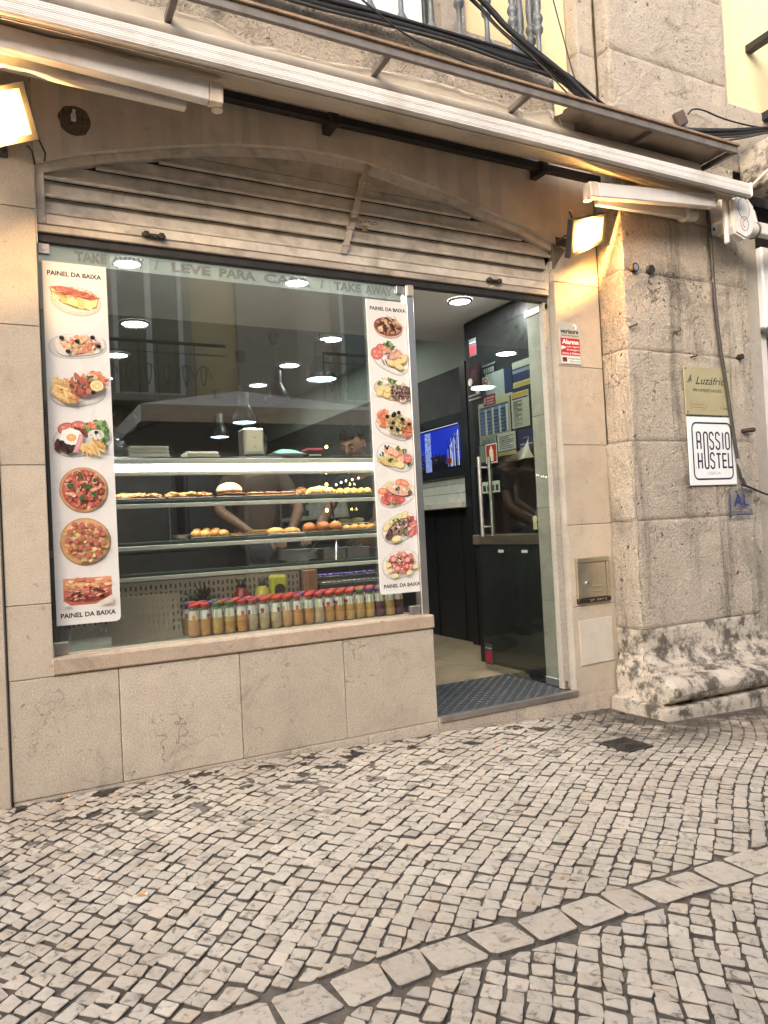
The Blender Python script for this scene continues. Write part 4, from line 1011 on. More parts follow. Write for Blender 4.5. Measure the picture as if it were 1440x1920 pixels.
for ch, x in zip("SSIO", (3.752, 3.806, 3.858, 3.893)): cap(ch, x, zt_, w_ if ch != 'I' else .02, hh)
cap('H', 3.646, zb_, w_, hh*.925)
for ch, x in zip("STEL", (3.752, 3.807, 3.860, 3.909)): cap(ch, x, zb_, w_, hh*.925)
mb.build("lettering", plain("navy_black_print", (.02, .02, .035), .5), S4)
mb = MB(); mb.text("LISBOA", 3.72, 3.835, 1.205, .020, -.2142); mb.build("place_name", plain("pale_grey_print", (.48, .47, .48), .5), S4)

S5 = thing("acrylic_plate", "clear acrylic plate with thin blue letters AL below the white sign", "sign", (3.99, -.205, .925))
mb = MB(); mb.box(3.885, 4.10, -.216, -.212, .925, 1.120, 0, .001); mb.build("sheet", glassy("clear_acrylic", (.93, .94, .95), .08, 1.0, .08), S5)
mb = MB(); mb.text("AL", 3.935, 4.07, 1.012, .080, -.2165, bold=.0); mb.text("ALOJAMENTO LOCAL", 3.95, 4.03, .992, .006, -.2165)
mb.text("9812/AL", 3.96, 4.0, .973, .006, -.2165); mb.text("www.hostel.pt", 3.95, 4.085, .955, .011, -.2165, bold=.02); mb.box(3.897, 3.904, -.2168, -.2161, .945, 1.085)
mb.build("blue_print", plain("blue_sign_ink", (.02, .035, .22), .4), S5)
mb = MB()
for x, z in ((3.893, 1.112), (4.092, 1.112)): mb = MB(); mb.cyl((x, -.216, z), (x, -.224, z), .009, n=12); mb.build("standoff", M['brushed'], S5)

# bolts, pipe stubs and hooks left in the pier
M['rustdark'] = plain("rusty_black_iron", (.045, .032, .024), .7, .3, .3, 40)
for x, z, lb in ((3.216, 2.385, "left one of two pipe stubs near the lamp, its end catching yellow light"), (3.342, 2.388, "right one of two pipe stubs near the lamp, its end dark")):
    mb = MB(); mb.tube([(x, -.19, z), (x, -.225, z)], .026, 14); mb.cyl((x, -.2255, z), (x, -.2265, z), .017, n=14, mi=1)
    mb.build("pipe_stub", [M['rustdark'], M['brushed'] if x < 3.3 else M['black']], label=lb, cat="pipe stub", group="pipe stubs on the pier")
for p, lb in (([(3.165, -.19, 2.045), (3.165, -.215, 2.045), (3.205, -.222, 2.062)], "short rusty nail at the pier's left arris"), ([(3.525, -.19, 2.05), (3.525, -.22, 2.045), (3.545, -.225, 2.05), (3.545, -.225, 2.068)], "bent rusty hook in the middle of the pier above the brass plate"), ([(3.65, -.19, 1.905), (3.65, -.215, 1.905), (3.685, -.218, 1.915)], "short rusty pin just above the brass plate"), ([(4.065, -.19, 1.472), (4.075, -.225, 1.472), (4.135, -.235, 1.478)], "thick black peg on the pier to the right of the white sign")):
    mb = MB(); mb.tube(p, .005 if 'thick' not in lb else .014, 8); mb.build("wall_pin", M['rustdark'], label=lb, cat="wall pin")
mb = MB(); mb.tube([(4.075, -.19, 1.93), (4.075, -.23, 1.93)], .018, 10); mb.build("anchor_bolt", M['rustdark'], label="black anchor bolt at the pier's right edge above the brass plate", cat="bolt")

# ================================================================== menu panels
class Flat:
    def __init__(s, y): s.mb = MB(); s.y = y; s.k = 0; s.r = random.Random(3)
    def poly(s, pts, c): s.k += 1; s.mb.add([(u, s.y-.00009*s.k, v) for u, v in pts], [tuple(range(len(pts)))], 0, False, c if not isinstance(c, str) else srgb(c, .9))
    def ell(s, u, v, a, b, c, rot=0, n=18, jit=0.0):
        cr, sr = math.cos(R(rot)), math.sin(R(rot)); P_ = []
        for i in range(n):
            t = 2*math.pi*i/n; k = 1+s.r.uniform(-jit, jit); x, y = a*k*math.cos(t), b*k*math.sin(t); P_.append((u+x*cr-y*sr, v+x*sr+y*cr))
        s.poly(P_, c)
    def sq(s, u, v, a, b, c, rot=0, p=3.2, n=28):
        cr, sr = math.cos(R(rot)), math.sin(R(rot)); P_ = []
        for i in range(n):
            t = 2*math.pi*i/n; ct, st = math.cos(t), math.sin(t); x = a*math.copysign(abs(ct)**(2/p), ct); y = b*math.copysign(abs(st)**(2/p), st); P_.append((u+x*cr-y*sr, v+x*sr+y*cr))
        s.poly(P_, c)
    def bits(s, u, v, a, b, n, size, cols, rot=0, asp=.6, jit=.2, ir=None):
        for i in range(n):
            t = s.r.uniform(0, 6.283); q = math.sqrt(s.r.random()); x, y = a*q*math.cos(t), b*q*math.sin(t); cr, sr = math.cos(R(rot)), math.sin(R(rot))
            c = srgb(s.r.choice(cols), .9*s.r.uniform(.85, 1.12)); z = size*s.r.uniform(.6, 1.2)
            s.ell(u+x*cr-y*sr, v+x*sr+y*cr, z, z*asp*s.r.uniform(.7, 1.3), c, ir if ir is not None else s.r.uniform(0, 180), 8, jit)
    def sticks(s, u, v, a, b, n, L, w, cols, rot=None, rr=30):
        for i in range(n):
            t = s.r.uniform(0, 6.283); q = math.sqrt(s.r.random()); x, y = u+a*q*math.cos(t), v+b*q*math.sin(t); an = R((rot if rot is not None else 0)+s.r.uniform(-rr, rr)); l = L*s.r.uniform(.6, 1.1)/2
            dx, dy = l*math.cos(an), l*math.sin(an); nx, ny = -math.sin(an)*w/2, math.cos(an)*w/2
            c = srgb(s.r.choice(cols), .9*s.r.uniform(.85, 1.1)); s.poly([(x-dx-nx, y-dy-ny), (x+dx-nx, y+dy-ny), (x+dx+nx, y+dy+ny), (x-dx+nx, y-dy+ny)], c)
    def olive(s, u, v, r=.007): s.ell(u, v, r*1.15, r, '#15110f'); s.ell(u+r*.2, v+r*.25, r*.35, r*.25, '#5a504a')
    def lemon(s, u, v, a, b, rot=0):
        s.ell(u, v, a, b, '#c9a73c', rot); s.ell(u, v, a*.9, b*.88, '#efe3b0', rot); s.ell(u, v, a*.76, b*.72, '#d9c070', rot); s.ell(u, v, a*.14, b*.14, '#f0e6c0', rot)
    def tomato(s, u, v, a, b, rot=0): s.ell(u, v, a, b, '#b93024', rot); s.ell(u, v, a*.86, b*.82, '#d65a48', rot); [s.ell(u+a*.45*math.cos(t), v+b*.45*math.sin(t), a*.2, b*.16, '#e79a78') for t in (.5, 2.6, 4.5)]
    def leaf(s, u, v, l, w, rot, c='#2f5a2a'):
        cr, sr = math.cos(R(rot)), math.sin(R(rot)); f = lambda x, y: (u+x*cr-y*sr, v+x*sr+y*cr)
        s.poly([f(-l, 0), f(-l*.4, -w), f(l*.4, -w*.8), f(l, 0), f(l*.4, w*.8), f(-l*.4, w)], c); s.poly([f(-l*.8, -.0006), f(l*.8, -.0006), f(l*.8, .0006), f(-l*.8, .0006)], '#6d8a50')
    def shadow(s, u, v, a, b, rot=0, p=3.): s.sq(u+.004, v-.006, a*1.03, b*1.04, '#b9b2a6', rot, p)
    def plate(s, u, v, a, b, rot=0, p=3.): s.sq(u, v, a*1.02, b*1.03, '#a39d95', rot, p); s.sq(u, v+.002, a, b, '#d6d2cb', rot, p); s.sq(u, v+.003, a*.93, b*.9, '#e6e2db', rot, p)
    def done(s, name, parent, label): return s.mb.build(name, M['food'], parent, label)
RED = ['#c0392b', '#d6543a', '#b33324', '#e07a58']; GRN = ['#4f7a35', '#6f9a48', '#3d5f2a', '#8fb060']; FRY = ['#e0b45a', '#d9a544', '#edcb7a', '#c98f38']; PINK = ['#e8a88c', '#f0bfa0', '#e2977a', '#d98468']; ORG = ['#e2702e', '#ea8440', '#d9601f', '#ee9858']; YEL = ['#e8cf78', '#dcbc58', '#f0dc98', '#d4ae4c']
PY = .0555
def panel(x0, x1, z0, z1, label):
    T_ = thing("menu_panel", label, "menu panel", ((x0+x1)/2, PY, z0))
    mb = MB(); r = .018
    mb.prism([(x0, z1), (x0, z0+.002), (x1-r, z0), (x1-.004, z0+.006), (x1, z0+r), (x1, z1)] if x0 < 1 else [(x0, z1), (x0, z0+r), (x0+.005, z0+.005), (x0+r, z0), (x1, z0), (x1, z1)], PY, .0632)
    mb.build("board", M['panel'], T_); return T_
PL = panel(.178, .424, .659, 2.148, "tall white menu panel left in the window with melon, pizza and lasagne pictures")
PR = panel(1.646, 1.885, .658, 2.135, "tall white menu panel at the right end of the window with fish and salad pictures")
for P_, a in ((PL, [(.196, .404, 2.092, .019), (.194, .405, .690, .019)]), (PR, [(1.664, 1.868, 2.083, .018), (1.666, 1.872, .689, .018)])):
    for x0, x1, z, h in a:
        mb = MB(); mb.text("PAINEL DA BAIXA", x0, x1, z, h, PY-.0002, bold=.03, th=.0002); mb.build("heading", M['ink'], P_)
Y0 = PY-.0002
# left panel
f = Flat(Y0); u, v = .299, 2.0
f.ell(u+.003, v-.008, .098, .062, '#b9b0a2', -6, 26); f.ell(u+.002, v-.006, .095, .059, '#d2cabd', -6, 26); f.ell(u+.002, v-.012, .07, .04, '#ddd6ca', -6, 26)
f.poly([(u-.098, v+.040), (u-.085, v+.005), (u-.05, v-.022), (u, v-.040), (u+.05, v-.044), (u+.083, v-.030), (u+.092, v+.012), (u+.04, v+.026), (u-.04, v+.042)], '#8a8a3a')
f.poly([(u-.095, v+.042), (u-.082, v+.010), (u-.048, v-.015), (u+.002, v-.030), (u+.05, v-.036), (u+.080, v-.024), (u+.09, v+.014), (u+.04, v+.028), (u-.04, v+.044)], '#e6cf80')
for i, (a, d) in enumerate([(-.075, .0), (-.045, -.012), (-.012, -.018), (.02, -.030), (.052, -.032)]): f.poly([(u+a-.013, v+d+.035), (u+a-.010, v+d-.006), (u+a+.012, v+d-.010), (u+a+.013, v+d+.030)], ['#ecd98e', '#d8bb60'][i % 2])
f.poly([(u-.098, v+.043), (u-.05, v+.020), (u, v+.012), (u+.06, v-.002), (u+.1, v+.012), (u+.045, v+.030), (u-.02, v+.046), (u-.055, v+.050)], '#b55232')
f.sticks(u, v+.022, .08, .016, 60, .03, .0022, ['#c85a34', '#d97850', '#b2442a', '#e09870'], -12, 60)
f.done("dish_picture", PL, "printed melon slice topped with ham")
f = Flat(Y0); u, v = .306, 1.812
f.sq(u-.004, v-.008, .112, .052, '#b8afa5', 6, 2.6); f.sq(u-.004, v-.007, .109, .049, '#d3ccc3', 6, 2.6); f.sq(u+.003, v-.004, .094, .046, '#8f8078', 8, 3.2); f.sq(u+.003, v, .094, .045, '#e4ddd2', 8, 3.2)
f.bits(u+.003, v, .076, .033, 60, .013, ['#e8955a', '#f0b07a', '#e27f4a', '#f4c496'], 8); f.bits(u+.003, v, .07, .03, 40, .008, ['#d9572e', '#f6d0a4', '#eab45a'], 8)
for i in range(14):
    a = f.r.uniform(0, 6.28); q = f.r.random(); cu, cv = u+.003+.065*q*math.cos(a), v+.028*q*math.sin(a); t0 = f.r.uniform(0, 6); w = .0035
    pts = [(cu+.009*math.cos(t0+i_*.6), cv+.007*math.sin(t0+i_*.6)) for i_ in range(6)]; pts2 = [(cu+.005*math.cos(t0+i_*.6), cv+.004*math.sin(t0+i_*.6)) for i_ in range(6)][::-1]; f.poly(pts+pts2, f.r.choice(['#f3b78c', '#ef9f70', '#f8d0aa']))
for a, b_ in ((-.066, .020), (-.008, .010), (.052, .030), (.075, -.006), (-.044, -.034)): f.olive(u+a, v+b_, .0085)
f.done("dish_picture", PL, "printed platter of shrimp with five black olives")
f = Flat(Y0); u, v = .303, 1.63
f.plate(u-.008, v-.016, .105, .060, 8, 2.6)
f.bits(u+.055, v+.040, .05, .030, 50, .012, ORG); f.sticks(u+.06, v+.03, .048, .042, 70, .022, .002, ORG, 0, 90); f.ell(u+.045, v+.048, .026, .012, '#e7b08e', -10)
f.bits(u+.032, v+.028, .02, .022, 20, .010, GRN)
f.sticks(u-.06, v-.012, .045, .042, 60, .050, .0075, FRY, -55, 40); f.bits(u+.0, v+.008, .038, .045, 46, .014, ['#8e3d22', '#a8512c', '#74301c', '#c0703c', '#b4451f'], 60)
f.bits(u-.03, v-.052, .02, .012, 8, .01, ['#b0602c', '#c98f38']); f.lemon(u+.063, v+.008, .027, .024); f.olive(u+.048, v-.020, .008)
f.done("dish_picture", PL, "printed fries with fried meat, carrot and lemon")
f = Flat(Y0); u, v = .301, 1.42
f.plate(u+.004, v-.004, .112, .066, 12, 2.5)
f.tomato(u-.055, v+.040, .036, .026, 10); f.tomato(u-.01, v+.052, .030, .022); f.bits(u+.0, v+.03, .03, .018, 14, .012, ['#5b2c20', '#7a3a2a'])
f.bits(u+.06, v+.040, .045, .034, 44, .013, GRN); f.bits(u+.085, v+.0, .02, .04, 24, .011, GRN); f.bits(u+.042, v+.055, .016, .012, 14, .009, ORG)
f.ell(u+.055, v+.016, .032, .022, '#ded8cc'); f.bits(u+.055, v+.018, .025, .016, 12, .006, ['#f2eee4', '#7f8f60', '#cfc8b8']); f.olive(u+.056, v+.026)
f.bits(u-.065, v-.03, .035, .028, 26, .013, ['#4a241c', '#5f3226', '#3a1a14']); f.ell(u-.040, v+.006, .043, .034, '#f0ece2', -8, 20, .08); f.ell(u-.040, v+.002, .019, .016, '#e59a34'); f.ell(u-.043, v+.006, .008, .006, '#f2b860')
f.sticks(u+.040, v-.036, .045, .026, 36, .045, .0072, FRY, -55, 60); f.poly([(u-.010, v+.018), (u+.008, v+.012), (u-.004, v-.026), (u-.022, v-.058), (u-.038, v-.060), (u-.022, v-.018)], '#cf7e86'); f.poly([(u-.006, v+.012), (u+.002, v+.010), (u-.012, v-.03), (u-.030, v-.055)], '#dda0a2')
f.olive(u-.077, v-.018, .009); f.olive(u-.048, v-.052, .009)
f.done("dish_picture", PL, "printed steak plate with fried egg, ham, chips and salad")
def pizza(u, v, r, cheese, tops):
    f = Flat(Y0); f.ell(u+.003, v-.004, r*1.02, r*1.02, '#8f8274', 0, 36); f.ell(u, v, r, r, '#b9793c', 0, 40, .012); f.ell(u, v, r*.97, r*.97, '#d3a05c', 0, 40, .015); f.ell(u, v, r*.9, r*.9, cheese[0], 0, 36, .02)
    f.bits(u, v, r*.84, r*.84, 260, .009, cheese); tops(f, u, v, r); return f
def t1(f, u, v, r):
    for a, b_, rot in ((-.15, .62, -70), (.5, .42, 35), (-.55, .15, -20), (.05, .12, -25), (-.1, -.38, 50), (.42, -.25, -60), (.2, .1, 10)): f.leaf(u+a*r, v+b_*r, .017, .008, rot)
pizza(.300, 1.210, .092, ['#c24a2e', '#d56a44', '#b23c26', '#e3a070', '#dfb48c', '#c9543a'], t1).done("dish_picture", PL, "printed round pizza with basil leaves")
def t2(f, u, v, r):
    for a, b_ in ((-.42, .72), (-.12, .70), (.25, .62), (.58, .52), (-.62, .42), (-.22, .46), (.1, .36), (.42, .24), (.70, .28), (-.72, .08), (-.1, .14), (-.40, 0), (.2, .02), (.4, -.12), (.70, -.12), (-.62, -.28), (-.2, -.26), (.08, -.27), (.44, -.54), (-.32, -.62), (.05, -.64)):
        f.ell(u+a*r, v+b_*r, .0105, .0105, '#9a2f28'); f.ell(u+a*r-.001, v+b_*r+.001, .0088, .0088, '#bf4a42')
pizza(.298, .997, .096, ['#d9a04c', '#e3b768', '#cf8a3c', '#e9c98a', '#cb7a34'], t2).done("dish_picture", PL, "printed round pizza with salami slices")
f = Flat(Y0); u, v = .300, .793; w, h = .093, .055
f.poly([(u-w, v-h), (u+w, v-h), (u+w, v+h), (u-w, v+h)], '#c9573a')
f.poly([(u-w, v+h*.2), (u-.2*w, v-.15*h), (u+w, v+h*.35), (u+w, v+h), (u-w, v+h)], '#dd8a4a'); f.bits(u, v+.030, .085, .022, 70, .013, ['#e9b064', '#dd7a3e', '#cf5a30', '#f0c884'], 0, .5, .2, 0)
f.bits(u-.005, v-.010, .082, .026, 120, .010, ['#8e2f20', '#b8452e', '#d06a44', '#e3b088', '#6a2418'], 0, .45, .2, 8)
f.poly([(u+.25*w, v-h), (u+w, v-.35*h), (u+w, v-h)], '#d6c8b4'); f.poly([(u-w, v-h), (u-.7*w, v-h), (u-w, v-.6*h)], '#d9cdbb'); f.done("dish_picture", PL, "printed square photo of lasagne")
# right panel
f = Flat(Y0); u, v = 1.762, 2.003
f.ell(u+.002, v-.010, .082, .050, '#b08f78', -4, 26); f.ell(u, v-.006, .082, .050, '#d8ab90', -4, 26); f.ell(u, v, .080, .048, '#8c4a30', -4, 26)
f.bits(u, v, .070, .042, 90, .011, ['#b5653f', '#7a3a26', '#c98a58', '#dca878', '#5a2a1e', '#a8503a']); f.sticks(u+.02, v+.012, .05, .026, 14, .05, .006, ['#c9a070', '#3f2a20', '#d9b890'], -50, 30); f.bits(u-.045, v-.018, .02, .012, 8, .008, ['#e9cf9a']); f.done("dish_picture", PR, "printed bowl of bean stew")
f = Flat(Y0); u, v = 1.768, 1.846
f.plate(u+.004, v-.012, .104, .062, -22, 2.6); f.tomato(u-.075, v+.018, .036, .032, 20); f.tomato(u-.052, v+.050, .026, .018); f.bits(u-.008, v+.058, .032, .022, 26, .010, GRN)
f.bits(u+.018, v+.018, .065, .028, 60, .012, ['#e3a57e', '#f0c8a4', '#d9805a', '#e8b890', '#c9603c'], -18); f.sticks(u-.040, v-.028, .014, .018, 5, .035, .004, ['#221814'], -60, 20)
for a, b_, ra in ((.0, -.030, -5), (.040, -.022, 15), (.075, -.004, 60), (.042, -.046, -15)): f.ell(u+a, v+b_, .028, .016, '#cfa850', ra); f.ell(u+a-.002, v+b_+.003, .024, .012, '#e8cb7c', ra)
f.done("dish_picture", PR, "printed cod with potatoes and tomato")
f = Flat(Y0); u, v = 1.771, 1.683
f.ell(u, v-.002, .108, .056, '#b9946c', -8, 26); f.ell(u, v, .104, .052, '#d7c2a2', -8, 26); f.bits(u-.03, v+.035, .06, .02, 40, .011, GRN+['#d9855a', '#f0e8d0']); f.ell(u-.04, v+.038, .016, .013, '#efe6cc'); f.ell(u+.035, v+.036, .018, .01, '#efe6cc')
for a, b_ in ((-.055, .005), (-.075, -.020), (-.035, -.028), (-.03, -.002)): f.ell(u+a, v+b_, .022, .018, '#c9a44e', 20); f.ell(u+a-.002, v+b_+.003, .018, .014, '#e6cc80', 20)
for i in range(4):
    b_ = .012-.017*i; f.ell(u+.045, v+b_, .062, .010, '#5a3c30', -2); f.bits(u+.045, v+b_, .055, .007, 26, .006, ['#b8968a', '#3a241c', '#8a6a5c', '#c9b0a0'], -2); f.poly([(u+.098, v+b_), (u+.116, v+b_+.008), (u+.112, v+b_-.008)], '#3a2a24')
f.bits(u+.05, v-.052, .04, .006, 12, .006, ['#c0392b', '#e9dcc0']); f.done("dish_picture", PR, "printed grilled sardines with potatoes")
f = Flat(Y0); u, v = 1.77, 1.507
f.plate(u, v-.004, .104, .066, -20, 2.8)
for a, b_ in ((-.065, .030), (.068, -.020)): f.bits(u+a, v+b_, .034, .045, 46, .012, ORG, -20); f.sticks(u+a, v+b_, .034, .046, 40, .022, .002, ORG, 0, 90)
f.bits(u, v+.004, .060, .050, 90, .010, ['#d9b868', '#e8d090', '#c09a48', '#f0e0b0', '#b88a3c'], -20); f.sticks(u, v+.004, .055, .045, 60, .018, .003, YEL, 0, 90); f.bits(u, v, .05, .04, 20, .006, GRN)
for a, b_ in ((-.055, .034), (-.02, .040), (-.012, .050), (.012, .056), (.030, .022), (-.022, .004), (.068, -.002), (-.034, -.022), (.0, -.030)): f.olive(u+a, v+b_, .0095)
f.done("dish_picture", PR, "printed cod dish with carrot and black olives")
f = Flat(Y0); u, v = 1.766, 1.34
f.plate(u, v, .104, .064, -20, 2.5); f.bits(u, v+.004, .078, .044, 50, .016, ['#ecc878', '#e8a878', '#f0d8a0', '#e4b060'], -20); f.sticks(u-.03, v-.018, .06, .02, 36, .045, .006, YEL, -25, 12)
for a, b_ in ((-.03, .034), (.0, .022), (.025, -.012)): f.ell(u+a, v+b_, .022, .020, '#e79070'); f.ell(u+a, v+b_, .013, .012, '#f2bfa4'); f.ell(u+a, v+b_, .006, .006, '#e08868')
f.tomato(u+.068, v-.008, .024, .024); f.ell(u+.02, v-.038, .026, .016, '#f0d070')
for a, b_ in ((-.05, .052), (-.08, .016), (-.035, -.014), (.01, .046), (.05, .03), (.075, -.038)): f.bits(u+a, v+b_, .014, .011, 10, .006, ['#2f4a22', '#4f7a35', '#20351a'])
f.done("dish_picture", PR, "printed salmon with pasta and herbs")
f = Flat(Y0); u, v = 1.765, 1.159
f.plate(u, v, .104, .066, 14, 2.5); f.ell(u-.04, v+.044, .03, .018, '#dcc888', 10); f.ell(u+.06, v+.034, .03, .022, '#d8c48c', -20)
for a, b_, r_ in ((-.08, .012, 0), (.02, .055, 10), (.045, .050, -20), (.02, -.030, 30)): f.ell(u+a, v+b_, .028, .018, '#dd6a28', r_); f.ell(u+a, v+b_+.003, .020, .010, '#f09850', r_)
f.bits(u-.03, v-.028, .06, .030, 30, .017, ['#c93a2a', '#d8543c', '#b82e22'], 0, .8); f.ell(u+.012, v+.014, .074, .030, '#7a4a34', -12); f.ell(u+.010, v+.017, .070, .026, '#e0b090', -12); f.bits(u+.01, v+.017, .06, .02, 26, .009, ['#e9c4a8', '#d49878', '#f0d8c0'], -12); f.ell(u+.072, v+.002, .014, .012, '#8a4a34')
f.bits(u+.004, v+.018, .012, .014, 14, .006, ['#20351a', '#35542a']); f.bits(u-.03, v-.052, .03, .010, 14, .007, GRN); f.stroke = None
f.done("dish_picture", PR, "printed grilled salmon steak with tomato salad")
f = Flat(Y0); u, v = 1.773, .984
f.plate(u, v, .106, .068, 22, 2.4)
for a, b_, r_ in ((-.075, .005, 40), (-.04, .035, 30), (.0, .052, 20), (.03, .062, 60)): f.ell(u+a, v+b_, .026, .018, '#cdb460', r_); f.ell(u+a, v+b_+.003, .021, .013, '#e9d592', r_)
f.bits(u+.055, v+.004, .040, .05, 40, .016, ['#d04a34', '#c23a28', '#e07a58', '#b4342a']); f.tomato(u+.070, v+.020, .024, .022); f.sticks(u+.05, v+.0, .03, .04, 8, .04, .003, ['#e8c8b8', '#d9a8b0'], 60, 50)
f.ell(u-.015, v-.002, .078, .034, '#4a2e2a', 34); f.ell(u-.015, v-.001, .072, .030, '#9a7066', 34); f.bits(u-.015, v, .065, .026, 60, .008, ['#c9a698', '#6a443a', '#b08878', '#3f2a26', '#dcc4b4'], 34); f.poly([(u+.04, v+.028), (u+.06, v+.05), (u+.066, v+.030)], '#6a4a3e')
f.ell(u-.07, v-.036, .024, .018, '#6a4640', 30); f.ell(u-.075, v-.034, .005, .005, '#1a1210'); f.bits(u-.02, v+.036, .03, .01, 12, .007, GRN); f.bits(u+.02, v-.024, .02, .014, 12, .007, GRN)
f.ell(u-.030, v-.054, .030, .018, '#caa63c', 12); f.ell(u-.030, v-.051, .026, .013, '#efdf9a', 12); f.done("dish_picture", PR, "printed whole grilled fish with potatoes and lemon")
f = Flat(Y0); u, v = 1.766, .802
f.plate(u, v, .104, .068, 10, 2.4); f.bits(u, v+.002, .085, .052, 80, .013, ['#8fae5a', '#d8dca0', '#e8c8a0', '#c9d08c', '#eadcc0']); f.bits(u, v+.006, .080, .048, 60, .013, ['#d4483a', '#e0705c', '#c63a30', '#e89a88'], 0, .8); f.bits(u, v, .08, .05, 60, .005, ['#2f4a22', '#4f7a35', '#f0e6d0'])
for a, b_ in ((-.03, -.018), (.03, .022), (-.05, .03), (.01, .05)): f.ell(u+a, v+b_, .017, .015, '#d9604c'); f.ell(u+a, v+b_, .011, .010, '#eda090')
for a, b_ in ((-.075, -.026), (-.045, -.054), (.036, -.044), (.075, -.014), (-.08, .0)): f.sq(u+a, v+b_, .016, .010, '#ecd68c', 15)
f.done("dish_picture", PR, "printed mixed salad with tomato and cheese")
# ================================================================== the room behind the glass
M['ceilw'] = plain("white_ceiling_paint", (.80, .78, .74), .8, 0, .04, 4)
M['ceilg'] = plain("grey_green_ceiling_paint", (.32, .35, .31), .8, 0, .05, 4)
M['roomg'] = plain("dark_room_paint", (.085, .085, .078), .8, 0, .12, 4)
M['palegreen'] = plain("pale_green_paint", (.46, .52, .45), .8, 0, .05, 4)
M['floorin'] = stone("stained_beige_floor", (.34, .27, .18), (.26, .205, .135), stain=.6, s0=.5, s1=.7, sscale=2.2, pits=0, bmp=.04, rough=.35, crack=0, speck=.03)
M['blacklam'] = plain("black_laminate", (.012, .012, .013), .35, 0, .15, 10)
M['fridge'] = plain("dark_fridge_steel", (.075, .075, .075), .30, .7, .15, 6)
RM = [((-1.2, 3.395, .12, 1.6, 2.40, 2.46), 'ceilw'), ((-1.2, 3.395, 1.6, 7.2, 2.70, 2.76), 'ceilg'), ((-1.2, 3.395, 1.6, 1.66, 2.461, 2.699), 'ceilw')]
for (a, k) in RM:
    mb = MB(); mb.box(*a); mb.build("ceiling", M[k], B)
mb = MB(); mb.box(-1.2, 3.395, .622, 7.2, -.05, .020); mb.box(-1.2, 1.9, .14, .6215, -.05, .019); mb.build("interior_floor", M['floorin'], B)
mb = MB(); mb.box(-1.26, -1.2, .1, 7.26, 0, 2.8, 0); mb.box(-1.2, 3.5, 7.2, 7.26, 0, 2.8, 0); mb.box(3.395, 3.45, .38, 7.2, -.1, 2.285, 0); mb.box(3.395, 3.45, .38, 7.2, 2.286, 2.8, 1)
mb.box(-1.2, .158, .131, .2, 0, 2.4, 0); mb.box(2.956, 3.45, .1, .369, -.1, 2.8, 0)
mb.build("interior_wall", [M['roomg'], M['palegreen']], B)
mb = MB(); mb.box(3.36, 3.394, 1.75, 7.0, .021, 1.117, 0); [mb.box(3.352, 3.3595, 1.9+.42*i, 1.912+.42*i, .03, 1.10, 0) for i in range(8)]; mb.box(3.30, 3.394, 1.655, 1.735, .021, 2.28, 0)
mb.build("wainscot", M['blacklam'], B)
mb = MB(); mb.box(3.26, 3.394, 1.745, 7.0, 1.118, 1.168, 0, .004); mb.build("wall_ledge", M['marble'], B)
mb = MB()
for j in range(4):
    for i in range(18):
        y = 1.76+.20*i+(.1 if j % 2 else 0); mb.box(3.381, 3.3945, y, y+.197, 1.172+.075*j, 1.244+.075*j, 0, .002)
mb.build("wall_tiles", plain("cream_wall_tile", (.58, .57, .48), .25, 0, .04, 3), B)

# -- ceiling lights
M['lamp'] = emit("downlight_diffuser", (.97, 1.0, .96), 22.0)
M['lampr'] = emit("rear_light_diffuser", (.95, 1.0, .97), 13.0)
def downlight(x, y, z, r, label, e, rear=False):
    t = thing("downlight", label, "ceiling light", (x, y, z-.012), "round ceiling lights in the shop")
    mb = MB(); mb.lathe(x, y, z, [(r*1.18, -.001), (r*1.18, -.012), (r*1.0, -.016), (r*.98, -.006)], 28); mb.build("trim_ring", M['steel'], t)
    mb = MB(); mb.lathe(x, y, z, [(r*.98, -.008), (0.0005, -.0085)], 28); mb.build("diffuser", M['lampr' if rear else 'lamp'], t)
    lamp('AREA', "downlight_lamp", (x, y, z-.02), e, (.97, 1, .95), t, r*1.8)
for x, w in ((.606, "left, shining through the frosted band near the menu panel"), (1.518, "middle, shining through the frosted band by the word CASA"), (2.613, "right, in the white ceiling inside the door")):
    downlight(x, .655, 2.40, .066, "round lit front ceiling light at "+w, 6.5)
for i, y in enumerate((2.80, 3.87, 4.92)):
    for x, sd in ((.98, "left"), (2.66, "right")):
        downlight(x, y, 2.70, .10, "%s round light of the %s-hand row on the rear ceiling" % (("nearest", "middle", "farthest")[i], sd), 1.4, True)

